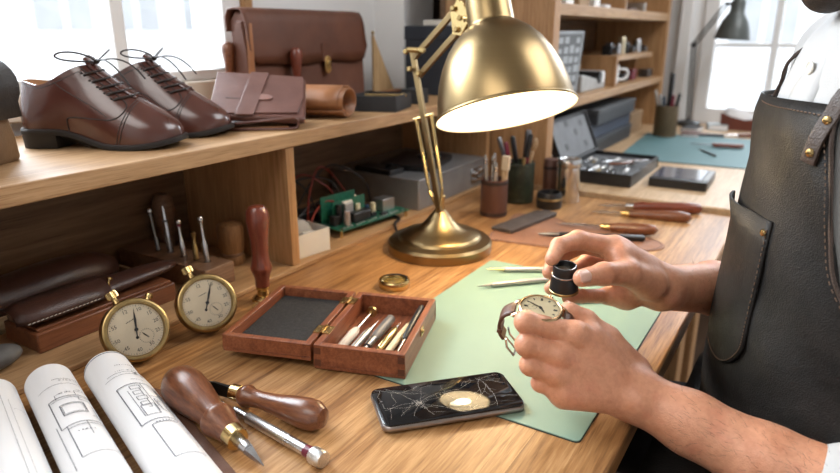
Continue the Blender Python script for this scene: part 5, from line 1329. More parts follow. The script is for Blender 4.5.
# ring binders / boxes stacked under the lowest shelf
def carton(name, label, lo, hi, m, lidm=None, group=None):
    t = thing(name, label, 'box', ((lo[0] + hi[0]) / 2, (lo[1] + hi[1]) / 2, lo[2]), group)
    mb = MB(); mb.box(lo, hi); mb.build('body', m, t, world=True, bevel=.002)
    mb = MB(); mb.box((lo[0] - .001, lo[1] - .001, hi[2] - (hi[2] - lo[2]) * .28), (hi[0] + .0015, hi[1] + .001, hi[2] + .001)); mb.build('lid', lidm or m, t, world=True, bevel=.001)
    return t
GB = plain('grey_board', (0.045, 0.05, 0.058), 0.6); NB = plain('blue_board', (0.05, 0.065, 0.10), 0.6); DB = plain('dark_board', (0.03, 0.032, 0.036), 0.6); KB = plain('kraft_board', (0.30, 0.19, 0.10), 0.75)
GX = 'document boxes under the lowest bookcase shelf'
carton('document_box', 'dark grey document box at the bottom of the stack under the bookcase shelf', (-.835, 1.86, FB), (-.575, 2.38, FB + .048), DB, GB, GX)
carton('document_box', 'blue document box in the middle of the stack under the bookcase shelf', (-.835, 1.86, FB + .051), (-.58, 2.37, FB + .092), NB, NB, GX)
carton('document_box', 'grey document box on top of the stack under the bookcase shelf', (-.835, 1.93, FB + .095), (-.565, 2.36, FB + .140), GB, plain('pale_board', (0.07, 0.074, 0.08), 0.6), GX)
carton('kraft_box', 'small brown cardboard box between the document boxes and the far pencil cup', (-.835, 2.43, FB), (-.59, 2.60, FB + .075), KB, KB)
t = thing('camera', 'small black camera standing under the shelf behind the tool kit lid', 'camera', (-.63, 1.80, FB))
mb = MB(); mb.box((-.03, -.045, 0), (.02, .03, .06)); mb.build('body', BLACK, t, bevel=.004)
mb = MB(); mb.lathe([(.022, 0), (.023, .02), (.020, .032), (.014, .032), (.013, .026), (.001, .025)], T(.02, -.005, .03) @ RY(R(90)), 24, cap=False); mb.build('lens_barrel', STEELD, t)
mb = MB(); mb.box((-.02, -.02, .06), (.012, .012, .074)); mb.build('viewfinder', BLACK, t, bevel=.003)
t = thing('brass_weight', 'small brass cylinder with a round knob beside the camera under the shelf', 'weight', (-.585, 1.915 - .09, FB))
mb = MB(); mb.lathe([(.014, 0), (.014, .03), (.010, .034), (.004, .036), (.004, .040), (.008, .043), (.008, .05), (.001, .053)], seg=20); mb.build('body', STEELD, t)
mb = MB(); mb.lathe([(.0142, .012), (.0146, .013), (.0146, .017), (.0142, .018)], seg=20, cap=False); mb.build('band', BRASSD, t)

# pencil cup at the bookcase's far end
pc_c = (-0.472, 2.455, FB)
OLIVE = leather('olive_cup', (0.085, 0.055, 0.025), (0.13, 0.09, 0.045), 0.5, 300, 0.1)
cup('pencil_cup', 'brownish round pencil cup on the far bench at the bookcase end', pc_c, 0.0400, 0.112, OLIVE)
for i, (dx, dy, tx, ty, h, m, rr, lab) in enumerate(((-.01, 0, -.045, -.01, .165, SILV, .0045, 'silver pen leaning left in the far pencil cup'), (-.005, .01, -.030, 0, .150, plain('grey_plastic', (0, 0, 0)), .0045, 'grey pen leaning left in the far pencil cup, shorter'), (0.004, 0, .004, .01, .225, BLACK, .0085, 'tall thick black pen in the far pencil cup'), (.008, -.005, .020, -.01, .150, WINE, .0055, 'red pen in the far pencil cup'), (.012, .006, .036, .01, .155, BLACK, .0055, 'black pen leaning right in the far pencil cup'), (-.002, -.01, -.012, -.016, .145, BLUEP, .005, 'navy pen at the front of the far pencil cup'))):
    stick('pen', lab, 'pen', (pc_c[0] + dx, pc_c[1] + dy, FB + .006), (pc_c[0] + tx, pc_c[1] + ty, FB + h), [('barrel', m, [(0, rr * .5), (.06, rr), (.7, rr)]), ('cap', m, [(.7, rr * 1.1), (.97, rr * 1.1), (1, rr * .7)])], 'pens in the far pencil cup')

# notebooks, leather rest, small items near the window
def book(label, lo, hi, m, a):
    t = thing('notebook', label, 'notebook', T((lo[0] + hi[0]) / 2, (lo[1] + hi[1]) / 2, lo[2]) @ RZ(R(a)), 'notebooks by the far window')
    w, d, h = hi[0] - lo[0], hi[1] - lo[1], hi[2] - lo[2]
    mb = MB(); mb.box((-w / 2 + .002, -d / 2 + .002, .002), (w / 2 - .002, d / 2 - .002, h - .002)); mb.build('pages', PAPER, t)
    mb = MB(); mb.box((-w / 2, -d / 2, 0), (w / 2, d / 2, .002)); mb.box((-w / 2, -d / 2, h - .002), (w / 2, d / 2, h)); mb.box((-w / 2, -d / 2, .002), (-w / 2 + .002, d / 2, h - .002)); mb.build('cover', m, t, bevel=.0006)
    return t
book('brown notebook lying beside the far pencil cup', (-.424, 2.47, FB), (-.364, 2.58, FB + .012), BRCUP, 8)
book('black notebook lying between the far pencil cup and the grey lamp', (-.440, 2.60, FB), (-.380, 2.70, FB + .016), BLACKM, -5)
book('grey notebook lying under the window beside the grey lamp', (-.372, 2.715, FB), (-.300, 2.80, FB + .020), plain('grey_cover', (0.30, 0.33, 0.33), 0.6), 12)
t = thing('leather_sleeve', 'dark leather sleeve lying between the teal mat and the notebooks', 'sleeve', T(-.338, 2.545, FB) @ RZ(R(10)))
mb = MB(); mb.prism(rrect(.11, .05, .006), .008); mb.build('body', BLACKM, t, bevel=.003)
mb = MB(); mb.prism(rrect(.05, .052, .006), .002, T(-.03, 0, .008)); mb.build('flap', BRCUP, t, bevel=.001)
t = thing('chisel', 'brown wood-handled chisel lying beyond the teal mat near the leather case', 'chisel', frame((-.285, 2.545, FB + .008), (-.165, 2.60, FB + .010)))
spin_parts(t, None, [('blade', STEEL, [(0, .001), (.02, .004), (.05, .004)]), ('handle', WALNUT, [(.05, .007), (.08, .008), (.12, .009), (.13, .004)])], 16)
# open leather case holding papers
t = thing('paper_holder', 'red-brown leather holder full of white papers under the far window', 'holder', T(-.240, 2.79, FB) @ RZ(R(-2)))
mb = MB()
mb.prism([(-.085, 0), (.095, 0), (.100, .058), (.05, .048), (0.0, .040), (-.05, .050), (-.088, .064)], .004, T(0, -.03, 0) @ RX(R(90)))
mb.prism([(-.085, 0), (.095, 0), (.100, .062), (.05, .058), (0.0, .052), (-.05, .058), (-.088, .068)], .004, T(0, .045, 0) @ RX(R(90)))
mb.box((-.084, -.034, 0), (.094, .045, .003)); mb.build('body', leather('oxblood', (0.12, 0.028, 0.016), (0.17, 0.045, 0.025), 0.45, 400, 0.15), t, bevel=.001)
mb = MB()
for k in range(5):
    y = -.027 + k * .015
    mb.loft([[Vector((x, y + .004 * math.sin(x * 60 + k), .006)) for x in np.linspace(-.080, .090, 9)], [Vector((x, y + .008 * math.sin(x * 30 + k), .070 + .014 * math.cos((x + .04) * 34 + k * .2) - .006 * k * .2)) for x in np.linspace(-.080, .090, 9)]], cap=False, closed=False)
mb.build('papers', PAPER, t, solid=.0006)

# ---- grey desk lamp by the far window
GL = plain('lamp_grey', (0.085, 0.095, 0.090), 0.35, 0.1, 0.08, 20)
DG = plain('lamp_dark', (0.03, 0.032, 0.033), 0.4, 0.2)
la2 = thing('desk_lamp', 'dull green-grey articulated lamp standing by the far window, unlit', 'lamp', (-0.452, 2.80, FB))
mb = MB(); mb.lathe([(.045, 0), (.047, .003), (.047, .014), (.042, .018), (.012, .022), (.008, .03)], seg=36); mb.build('base', DG, la2)
P0, P1, P2 = Vector((-.452, 2.80, FB + .02)), Vector((-.466, 2.80, 1.087)), Vector((-.362, 2.76, 1.235))
for k in (-1, 1):
    mb = MB(); o_ = Vector((.006 * k, 0, 0)); mb.tube([P0 + o_, P1 + o_], .0035, 8); mb.build('lower_arm', DG, la2, world=True)
mb = MB(); mb.lathe([(.010, -.012), (.010, .012)], T(*P1) @ RX(R(90)), 16); mb.build('elbow_joint', DG, la2, world=True)
for k in (-1, 1):
    mb = MB(); o_ = Vector((.004 * k, 0, -.005 * k)); mb.tube([P1 + o_, P2 + o_], .0035, 8); mb.build('upper_arm', DG, la2, world=True)
MS2 = T(-.327, 2.745, 1.108) @ RY(R(3))
mb = MB(); mb.lathe([(.062, 0), (.063, .002), (.060, .012), (.055, .036), (.045, .066), (.033, .086), (.026, .095), (.025, .13), (.021, .143), (.010, .148), (.001, .149)], MS2, 48, cap=False); mb.build('shade', GL, la2, world=True, smooth=50)
mb = MB(); mb.lathe([(.0605, .001), (.058, .012), (.053, .035), (.043, .064), (.031, .084), (.02, .09), (.001, .09)], MS2, 48, cap=False); mb.build('shade_lining', WHITEP, la2, world=True)
mb = MB(); mb.ball((0, 0, .05), (.02, .02, .026), MS2); mb.build('bulb', WHITEP, la2, world=True)
mb = MB(); mb.tube([P2, MS2 @ Vector((-.015, 0, .125))], .006, 10); mb.build('swivel', DG, la2, world=True)

# ---- things on the bookcase shelves
t = thing('photo_screen', 'dark framed screen showing rows of pale pictures, standing in the bookcase', 'screen', frame((-.600, 1.600, .967), (-.600, 1.815, .967)) @ RX(R(4)))
Wd, Hd = .215, .172
mb = MB(); mb.box((0, -.0, 0), (Wd, .016, Hd)); mb.build('casing', plain('screen_casing', (0.20, 0.21, 0.22), 0.4), t, bevel=.003)
mb = MB(); mb.box((.008, -.0015, .008), (Wd - .022, .0, Hd - .008)); mb.build('screen', BLACK, t)
mb = MB(); rnd = random.Random(4)
for r_ in range(6):
    for c in range(4):
        if rnd.random() < .85: mb.box((.014 + c * .045, -.0022, .014 + r_ * .0255), (.014 + c * .045 + rnd.uniform(.028, .040), -.0016, .014 + r_ * .0255 + rnd.uniform(.012, .020)))
pm = emit('screen_glow', (0.75, 0.79, 0.82), 0.30); mb.build('screen_pictures', pm, t)
t = thing('tabletop_machine', 'grey wedge-shaped machine with a roller on the bookcase shelf, beside the screen', 'machine', frame((-.605, 1.87, .966), (-.605, 2.13, .966)))
mb = MB(); mb.loft([[Vector((x, y, z)) for x, z in ((0, 0), (.235, 0), (.235, .022), (.16, .030), (.02, .050), (0, .048))] for y in (0, .11)]); mb.build('body', plain('machine_grey', (0.36, 0.36, 0.35), 0.5), t, bevel=.003)
for x in (.19, .215):
    mb = MB(); mb.lathe([(.018, -.005), (.018, .105)], T(x - .02, 0, .036) @ RX(R(-90)), 20); mb.build('roller', [BLACK, WHITEP][x > .2], t)
t = thing('white_mug', 'white mug standing in the bookcase cubby', 'mug', (-.635, 2.255, .966))
mb = MB(); mb.lathe([(.026, 0), (.030, .003), (.032, .06), (.0315, .063), (.029, .062), (.028, .006), (.001, .005)], seg=32, cap=False); mb.build('body', WHITEP, t)
mb = MB(); mb.tube(smoothpath([(.030, .012, .05), (.05, .02, .048), (.056, .024, .034), (.048, .02, .018), (.028, .01, .014)], 5), .0045, 8); mb.build('handle', WHITEP, t)
for i, (x, y, w, d, h, m, nm, lab) in enumerate(((-.64, 2.40, .05, .09, .025, BLACK, 'black_case', 'low black case beside the white mug'), (-.625, 2.50, .03, .06, .038, WINE, 'red_box', 'small dark red box behind the black case in the cubby'), (-.615, 2.69, .04, .07, .030, STEELD, 'metal_tin', 'grey metal tin at the far end of the bookcase shelf'))):
    t = thing(nm, lab, 'box', (x, y, .966)); mb = MB(); mb.box((-w / 2, -d / 2, 0), (w / 2, d / 2, h * .75)); mb.build('body', m, t, bevel=.002)
    mb = MB(); mb.box((-w / 2 - .001, -d / 2 - .001, h * .75), (w / 2 + .001, d / 2 + .001, h)); mb.build('lid', m, t, bevel=.0015)
# camera row on the inner shelf and on boxes
CAMS = [(-.63, 2.215, .058, .030, 'small black camera nearest the mug on the inner shelf'), (-.63, 2.42, .06, .030, 'black camera between the two metal cylinders on the inner shelf'), (-.63, 2.60, .05, .026, 'black camera at the far end of the inner shelf')]
for i, (x, y, w, h, lab) in enumerate(CAMS):
    t = thing('camera', lab, 'camera', (x, y, 1.062), 'small cameras on the inner bookcase shelf'); mb = MB(); mb.box((-.018, -w / 2, 0), (.014, w / 2, h)); mb.build('body', BLACK, t, bevel=.003)
    mb = MB(); mb.lathe([(.011, 0), (.011, .016), (.008, .016), (.001, .014)], T(.014, 0, h / 2) @ RY(R(90)), 18, cap=False); mb.build('lens_barrel', STEELD, t)
    mb = MB(); mb.box((-.012, -.012, h), (.008, .012, h + .010)); mb.build('viewfinder', STEELD, t, bevel=.002)
for i, (y, r_, h, m, lab) in enumerate(((2.305, .013, .058, SATB, 'pale brass cylinder standing on the inner bookcase shelf'), (2.515, .013, .048, STEEL, 'steel cylinder standing on the inner bookcase shelf'), (2.265, .008, .036, STEEL, 'short thin steel cylinder on the inner bookcase shelf'))):
    t = thing('metal_cylinder', lab, 'cylinder', (-.615, y, 1.062), 'metal cylinders on the inner bookcase shelf'); mb = MB(); mb.lathe([(r_ * .95, 0), (r_, .002), (r_, h - .002), (r_ * .9, h)], seg=20); mb.build('body', m, t)
    mb = MB(); mb.lathe([(r_ * 1.0, h * .7), (r_ * 1.06, h * .72), (r_ * 1.06, h * .8), (r_, h * .82)], seg=20, cap=False); mb.build('collar', m, t)
# wider shelf objects to the left of the inner shelf: a rail with parts
t = thing('storage_chest', 'dark chest of small drawers behind the screen in the bookcase', 'chest', (-.80, 1.95, .966))
mb = MB(); mb.box((-.04, -.125, 0), (.10, .185, .075)); mb.build('body', BACKW, t, bevel=.002)
for k in range(3):
    mb = MB(); mb.box((.10, -.122 + k * .102, .006), (.106, -.122 + k * .102 + .098, .069)); d_ = mb.build('drawer', OAKY, t, bevel=.001)
    mb = MB(); mb.lathe([(.004, 0), (.006, .010), (.001, .012)], T(.106, -.073 + k * .102, .037) @ RY(R(90)), 14); mb.build('knob', BRASSD, d_)
for i, (y, w, h, m, lab) in enumerate(((1.845, .034, .030, BLACK, 'black gadget on the drawer chest, nearest the screen'), (1.895, .03, .022, STEELD, 'grey gadget on the drawer chest, second from the screen'), (1.955, .045, .034, BLACK, 'black gadget on the drawer chest, third from the screen'), (2.02, .028, .024, SILV, 'silver gadget on the drawer chest, fourth from the screen'), (2.085, .04, .030, BLACK, 'black gadget on the drawer chest, next to the inner shelf'))):
    t = thing('small_gadget', lab, 'gadget', (-.73, y, 1.0415), 'gadgets on the drawer chest'); mb = MB(); mb.box((-.02, -w / 2, 0), (.02, w / 2, h)); mb.build('body', m, t, bevel=.003)
    mb = MB(); mb.lathe([(.006, 0), (.006, .006), (.004, .007)], T(0, 0, h), 14); mb.build('dial', STEEL, t)
# top shelf
for i, (y, w, h, m, nm, lab) in enumerate(((1.60, .10, .09, MAUVE, 'leather_box', 'brown leather box at the near end of the top bookcase shelf'), (1.74, .06, .12, WHITEP, 'white_box', 'narrow white box beside the leather box on the top shelf'), (1.86, .09, .10, KB, 'kraft_box', 'kraft box in the middle of the top bookcase shelf'), (1.98, .05, .11, WHITEP, 'white_box', 'white box between the kraft box and the shelf divider'), (2.09, .05, .013, PAPER, 'paper_pad', 'white pad lying flat by the divider on the top shelf'), (2.27, .07, .032, STEELD, 'metal_tin', 'rounded grey tin beyond the divider on the top shelf'), (2.39, .09, .012, BRCUP, 'leather_pad', 'flat brown pad on the top shelf beyond the divider'), (2.56, .03, .034, SILV, 'metal_stand', 'small silver stand at the far end of the top shelf'))):
    t = thing(nm, lab, 'box' if 'box' in nm or 'tin' in nm else ('pad' if 'pad' in nm else 'stand'), (-.66, y, 1.203))
    mb = MB(); mb.box((-.05, -w / 2, 0), (.05, w / 2, h * .8)); mb.build('body', m, t, bevel=.002)
    mb = MB(); mb.box((-.051, -w / 2 - .001, h * .8), (.051, w / 2 + .001, h)); mb.build('lid', m, t, bevel=.002)

# ================================================================ THE PERSON
ZT = [.60, .70, .78, .90, 1.05, 1.12, 1.18]
CTX = [.099, .092, .084, .078, .0755, .084, .098]
CTY = [.80, .802, .803, .805, .805, .81, .82]
ATW = [.19, .19, .185, .178, .172, .16, .12]
BTW = [.145, .145, .138, .124, .113, .10, .075]
NN = (-.925, -.38); WW = (.38, -.925)
def torso(th, z, e=0.0):
    cx = np.interp(z, ZT, CTX); cy = np.interp(z, ZT, CTY); a = np.interp(z, ZT, ATW) + e; b = np.interp(z, ZT, BTW) + e
    c, s = b * math.cos(th), a * math.sin(th)
    return Vector((cx + c * NN[0] + s * WW[0], cy + c * NN[1] + s * WW[1], z))

class Field:
    """signed distance field on a regular grid"""
    def __init__(s, lo, hi, h, big=0.03):
        s.lo = np.array(lo, np.float32); s.h = h
        s.n = np.ceil((np.array(hi) - np.array(lo)) / h).astype(int) + 1
        s.big = big; s.f = np.full(s.n, big, np.float32)
    def like(s):
        o = Field.__new__(Field); o.lo, o.h, o.n, o.big = s.lo, s.h, s.n, s.big
        o.f = np.full(s.n, s.big, np.float32); return o
    def window(s, lo, hi):
        i0 = np.clip(np.floor((np.array(lo) - s.lo) / s.h).astype(int), 0, s.n); i1 = np.clip(np.ceil((np.array(hi) - s.lo) / s.h).astype(int) + 1, 0, s.n)
        sl = tuple(slice(a, b) for a, b in zip(i0, i1))
        ax = [s.lo[k] + s.h * np.arange(i0[k], i1[k], dtype=np.float32) for k in range(3)]
        return sl, ax
    def put(s, sl, d, k):
        a = s.f[sl]
        if k <= 0: s.f[sl] = np.minimum(a, d)
        else:
            h = np.clip(.5 + .5 * (a - d) / k, 0, 1); s.f[sl] = a + (d - a) * h - k * h * (1 - h)
    def cone(s, a, b, ra, rb, k=0.004, squash=None):
        a = np.array(a, np.float32); b = np.array(b, np.float32); m = max(ra, rb) + s.big
        sl, ax = s.window(np.minimum(a, b) - m, np.maximum(a, b) + m)
        if min(len(q) for q in ax) == 0: return
        X, Y, Z = np.meshgrid(*ax, indexing='ij', sparse=True)
        ab = b - a; L2 = float(ab @ ab) or 1e-9
        t = np.clip(((X - a[0]) * ab[0] + (Y - a[1]) * ab[1] + (Z - a[2]) * ab[2]) / L2, 0, 1)
        d = np.sqrt((X - a[0] - t * ab[0]) ** 2 + (Y - a[1] - t * ab[1]) ** 2 + (Z - a[2] - t * ab[2]) ** 2) - (ra + (rb - ra) * t)
        s.put(sl, d, k)
    def ell(s, c, r, k=0.01, rot=None):
        c = np.array(c, np.float32); m = max(r) + s.big
        sl, ax = s.window(c - m, c + m)
        if min(len(q) for q in ax) == 0: return
        X, Y, Z = np.meshgrid(*ax, indexing='ij')
        p = np.stack([X - c[0], Y - c[1], Z - c[2]], -1)
        if rot is not None: p = p @ np.array(rot.to_3x3(), np.float32)      # rot columns = local axes
        r = np.array(r, np.float32)
        k0 = np.linalg.norm(p / r, axis=-1); k1 = np.linalg.norm(p / (r * r), axis=-1) + 1e-6
        s.put(sl, k0 * (k0 - 1) / k1, k)
    def chain(s, pts, rs, k=0.004):
        for (a, b), (ra, rb) in zip(zip(pts, pts[1:]), zip(rs, rs[1:])): s.cone(a, b, ra, rb, k)
    def merge(s, o, k):
        h = np.clip(.5 + .5 * (s.f - o.f) / k, 0, 1) if k > 0 else None
        s.f = np.minimum(s.f, o.f) if k <= 0 else s.f + (o.f - s.f) * h - k * h * (1 - h)
    def mesh(s):
        f = s.f; ins = f < 0
        c = [(i, j, k) for i in (0, 1) for j in (0, 1) for k in (0, 1)]
        n = s.n - 1
        cnt = np.zeros(n, np.uint8)
        for i, j, k in c: cnt += ins[i:i + n[0], j:j + n[1], k:k + n[2]]
        act = (cnt > 0) & (cnt < 8); idx = np.argwhere(act)
        vid = np.full(n, -1, np.int32); vid[act] = np.arange(len(idx))
        val = np.stack([f[idx[:, 0] + i, idx[:, 1] + j, idx[:, 2] + k] for i, j, k in c], 1)
        acc = np.zeros((len(idx), 3), np.float32); num = np.zeros(len(idx), np.float32)
        for a in range(8):
            for b in range(a + 1, 8):
                if sum(abs(np.array(c[a]) - np.array(c[b]))) != 1: continue
                va, vb = val[:, a], val[:, b]; cr = (va < 0) != (vb < 0)
                t = np.where(cr, va / np.where(cr, va - vb, 1), 0)[:, None]
                p = np.array(c[a], np.float32) + t * (np.array(c[b], np.float32) - np.array(c[a], np.float32))
                acc += np.where(cr[:, None], p, 0); num += cr
        V = s.lo + s.h * (idx + acc / num[:, None])
        quads = []
        for ax in range(3):
            o1, o2 = [k for k in range(3) if k != ax]
            A = np.moveaxis(ins, (ax, o1, o2), (0, 1, 2))
            E = A[:-1, 1:-1, 1:-1] != A[1:, 1:-1, 1:-1]
            e = np.argwhere(E); flip = A[:-1, 1:-1, 1:-1][E]
            W = np.moveaxis(vid, (ax, o1, o2), (0, 1, 2))
            i, j, k = e[:, 0], e[:, 1] + 1, e[:, 2] + 1
            q = np.stack([W[i, j - 1, k - 1], W[i, j, k - 1], W[i, j, k], W[i, j - 1, k]], 1)
            if ax == 1: flip = ~flip
            q[~flip] = q[~flip][:, ::-1]
            quads.append(q)
        return V, np.concatenate(quads)
def np_mesh(name, pieces, m, parent):
    V = np.concatenate([p[0] for p in pieces]); off = 0; Q = []
    for v, q in pieces: Q.append(q + off); off += len(v)
    Q = np.concatenate(Q)
    me = bpy.data.meshes.new(name)
    Mi = np.array(WM[parent.name].inverted(), np.float32)
    V = V @ Mi[:3, :3].T + Mi[:3, 3]
    me.vertices.add(len(V)); me.vertices.foreach_set('co', V.astype(np.float32).ravel())
    me.loops.add(Q.size); me.loops.foreach_set('vertex_index', Q.astype(np.int32).ravel())
    me.polygons.add(len(Q)); me.polygons.foreach_set('loop_start', np.arange(0, Q.size, 4, dtype=np.int32))
    me.update(calc_edges=True); me.validate()
    me.shade_smooth(); me.materials.append(m)
    o = bpy.data.objects.new(name, me); COL.objects.link(o); o.parent = parent
    WM[o.name] = WM[parent.name]
    return o

def skin_mat():
    m, nt, b = new_mat('skin')
    vec = _coords(nt)
    n1 = _noise(nt, 26, 4, 0.6, 0.3, vec); n2 = _noise(nt, 190, 3, 0.6, 0, vec)
    r = _ramp(nt, n1.outputs['Fac'], [(0.3, (0.56, 0.235, 0.128)), (0.55, (0.66, 0.315, 0.185)), (0.75, (0.62, 0.245, 0.145))])
    r2 = _ramp(nt, n2.outputs['Fac'], [(0.3, (0.88, 0.84, 0.82)), (0.6, (1, 1, 1))])
    mx = nt.nodes.new('ShaderNodeMixRGB'); mx.blend_type = 'MULTIPLY'; mx.inputs[0].default_value = 1
    nt.links.new(r.outputs['Color'], mx.inputs[1]); nt.links.new(r2.outputs['Color'], mx.inputs[2])
    nt.links.new(mx.outputs[0], b.inputs['Base Color'])
    b.inputs['Roughness'].default_value = 0.46
    b.inputs['Subsurface Weight'].default_value = 0.12
    b.inputs['Subsurface Radius'].default_value = (0.012, 0.004, 0.002)
    b.inputs['Subsurface Scale'].default_value = 0.5
    v = nt.nodes.new('ShaderNodeTexVoronoi'); v.inputs['Scale'].default_value = 620; nt.links.new(vec, v.inputs['Vector'])
    n3 = _noise(nt, 75, 6, 0.7, 0.8, vec)
    ad = nt.nodes.new('ShaderNodeMath'); ad.operation = 'MULTIPLY_ADD'; ad.inputs[1].default_value = 1.3
    nt.links.new(n3.outputs['Fac'], ad.inputs[0]); nt.links.new(v.outputs['Distance'], ad.inputs[2])
    _bump(nt, b, ad.outputs[0], 0.25, 0.0010)
    return m
SKIN = skin_mat()

# ---- hands and forearms
LH = dict(W=(-.1119, .5945, .7905), F1=(-.0587, .5936, .7775), F2=(.0092, .5916, .7600), E=(.1029, .5862, .7480),
 iM=(-.1701, .5676, .8547), iP=(-.2126, .5412, .8677), iD=(-.2190, .5690, .8600), iT=(-.2060, .5900, .8570),
 mM=(-.1796, .5521, .8360), mP=(-.2076, .5341, .8472), mD=(-.2121, .5604, .8380), mT=(-.1988, .5818, .8365),
 rM=(-.1794, .5477, .8161), rP=(-.2026, .5350, .8265), rD=(-.2065, .5606, .8185), rT=(-.1928, .5818, .8196),
 lM=(-.1715, .5506, .7969), lP=(-.1938, .5429, .8054), lD=(-.1964, .5667, .7998), lT=(-.1840, .5838, .8027),
 tC=(-.1231, .6175, .8022), tM=(-.1507, .6092, .8353), tI=(-.1712, .5990, .8547), tT=(-.1861, .5906, .8668))
RH = dict(W=(-.1306, .7752, .8394), E=(-.004, 1.118, .7460),
 iM=(-.1809, .7255, .8979), iP=(-.2141, .6922, .9101), iD=(-.2253, .6605, .9099), iT=(-.2249, .6389, .9011),
 mM=(-.1731, .7450, .8847), mP=(-.2171, .7188, .8971), mD=(-.2345, .6804, .8879), mT=(-.2311, .6504, .8807),
 rM=(-.1631, .7593, .8668), rP=(-.2129, .7357, .8697), rD=(-.2291, .6901, .8596), rT=(-.2307, .6584, .8583),
 lM=(-.1527, .7642, .8464), lP=(-.1875, .7365, .8300), lD=(-.2057, .6980, .8399), lT=(-.2138, .6702, .8454),
 tC=(-.1384, .7393, .8554), tM=(-.1564, .6966, .8796), tI=(-.1722, .6590, .8876), tT=(-.1882, .6332, .8882))
def lerp3(a, b, t): return tuple(x + (y - x) * t for x, y in zip(a, b))
def add_hand(F, J, bones, extra=()):
    palm = F.like(); fing = F.like()
    W = J['W']
    for f, rm, rp, rd, rt in (('i', .0122, .0108, .0096, .0080), ('m', .0122, .0110, .0098, .0082), ('r', .0118, .0104, .0092, .0078), ('l', .0108, .0092, .0082, .0070)):
        one = F.like()
        M, P_, D_, T_ = J[f + 'M'], J[f + 'P'], J[f + 'D'], J[f + 'T']
        one.cone(M, P_, rm, rp * .97, .003); one.ell(P_, (rp * 1.06,) * 3, .003); one.cone(P_, D_, rp, rd, .003); one.cone(D_, T_, rd, rt, .003)
        fing.merge(one, .0012)
        palm.cone(lerp3(W, M, .10), M, .017, rm * 1.05, .012)
    th = F.like()
    th.chain([J['tC'], J['tM'], J['tI'], J['tT']], [.0190, .0150, .0122, .0098], .005)
    th.ell(J['tI'], (.0126,) * 3, .003)
    palm.cone(W, J['tC'], .022, .018, .014)
    for a, b in bones: palm.cone(J[a] if isinstance(a, str) else a, J[b] if isinstance(b, str) else b, .0165, .0150, .012)
    [palm.cone(a, b, ra, rb, .012) for a, b, ra, rb in extra]
    palm.merge(th, .006)
    palm.merge(fing, .006)
    return palm
F = Field((-.262, .50, .745), (.135, 1.16, .945), .00185)
HL = add_hand(F, LH, [(lerp3(LH['W'], LH['lM'], .3), 'lM'), (lerp3(LH['tC'], LH['iM'], .3), lerp3(LH['tM'], LH['iM'], .55))])
HL.chain([LH['W'], LH['F1'], LH['F2'], LH['E']], [.0262, .0295, .0345, .041], .012)
# tendons and knuckles of the back of the hand
for f in 'imrl':
    M = Vector(LH[f + 'M']); off = (Vector((0, 0, 1.14)) - M).normalized() * .0062
    HL.ell(tuple(M + off), (.0085, .0085, .0085), .007)
    HL.cone(tuple(M + off * .8), lerp3(tuple(Vector(LH['W']) + off), tuple(M + off), .35), .0052, .004, .008)
HL.ell(tuple(Vector(LH['W']) + Vector((.006, -.020, .006))), (.010, .010, .010), .012)
HR = add_hand(F, RH, [(lerp3(RH['W'], RH['lM'], .2), lerp3(RH['W'], RH['lM'], .8)), (lerp3(RH['tC'], RH['iM'], .2), lerp3(RH['tM'], RH['iM'], .6))], [(lerp3(RH['W'], RH['mM'], .5), lerp3(RH['tM'], RH['mM'], .65), .020, .016), (lerp3(RH['tM'], RH['iM'], .35), lerp3(RH['iM'], RH['mM'], .4), .012, .013), (lerp3(RH['W'], RH['rM'], .4), RH['rM'], .021, .016)])
HR.ell(lerp3(RH['W'], RH['lM'], .55), (.021, .021, .021), .012); HR.ell((-.1660, .7480, .8320), (.019, .019, .019), .014)
HR.chain([RH['W'], lerp3(RH['W'], RH['E'], .35), RH['E']], [.0270, .0350, .0440], .012)
HL.merge(HR, .0)
hands = HL.mesh()
# ---- trunk, upper arms, neck, head and legs
G = Field((-.55, .35, -.01), (.62, 1.40, 1.52), .0075, .05)
def ring_trunk(F_, e, zs):
    for z in zs:
        c = (float(np.interp(z, ZT, CTX)), float(np.interp(z, ZT, CTY)), z); a = float(np.interp(z, ZT, ATW)) + e; b = float(np.interp(z, ZT, BTW)) + e
        rot = Matrix(((NN[0], WW[0], 0), (NN[1], WW[1], 0), (0, 0, 1)))
        F_.ell(c, (b, a, .07), .03, rot)
LSH = Vector((.098, .83, 1.105)) + Vector((WW[0], WW[1], 0)) * .165; RSH = Vector((.085, .83, 1.105)) - Vector((WW[0], WW[1], 0)) * .160
LEL = Vector(LH['E']) + Vector((.045, -.004, .004)); REL = Vector(RH['E'])
HIP = Vector((.125, .79, .60))
def legs(F_, e, k=.02):
    for s_ in (-1, 1):
        hip = HIP + Vector((WW[0], WW[1], 0)) * (.085 * s_); knee = Vector((-.32, .70 - .17 * s_ - .0, .565)); ank = knee + Vector((-.02, 0, -.47))
        F_.cone(tuple(hip), tuple(knee), .085 + e, .058 + e, k); F_.cone(tuple(knee), tuple(ank), .058 + e, .038 + e, k)
    F_.ell(tuple(HIP), (.13 + e, .17 + e, .10 + e), k)
ring_trunk(G, -.012, np.arange(.62, 1.17, .05)); legs(G, -.012)
for s_, e_ in ((LSH, LEL), (RSH, REL)): G.cone(tuple(s_), tuple(e_), .048, .038, .03); G.cone((.093, .82, 1.13), tuple(s_), .055, .05, .03)
G.cone(tuple(LEL), LH['E'], .04, .038, .01); G.cone(lerp3(RH['E'], RH['W'], .1), RH['E'], .041, .041, .01)
G.cone((.092, .82, 1.13), (.045, .800, 1.225), .056, .052, .03)
HC = Vector((.020, .790, 1.300)); HF = Vector((-.86, -.35, -.36)).normalized()      # where the face looks: down at the work
HX = HF; HY = Vector((0, 0, 1)).cross(HX).normalized(); HZ = HX.cross(HY)
HM = Matrix((HX, HY, HZ)).transposed()
def hp(x, y, z): return tuple(HC + HM @ Vector((x, y, z)))
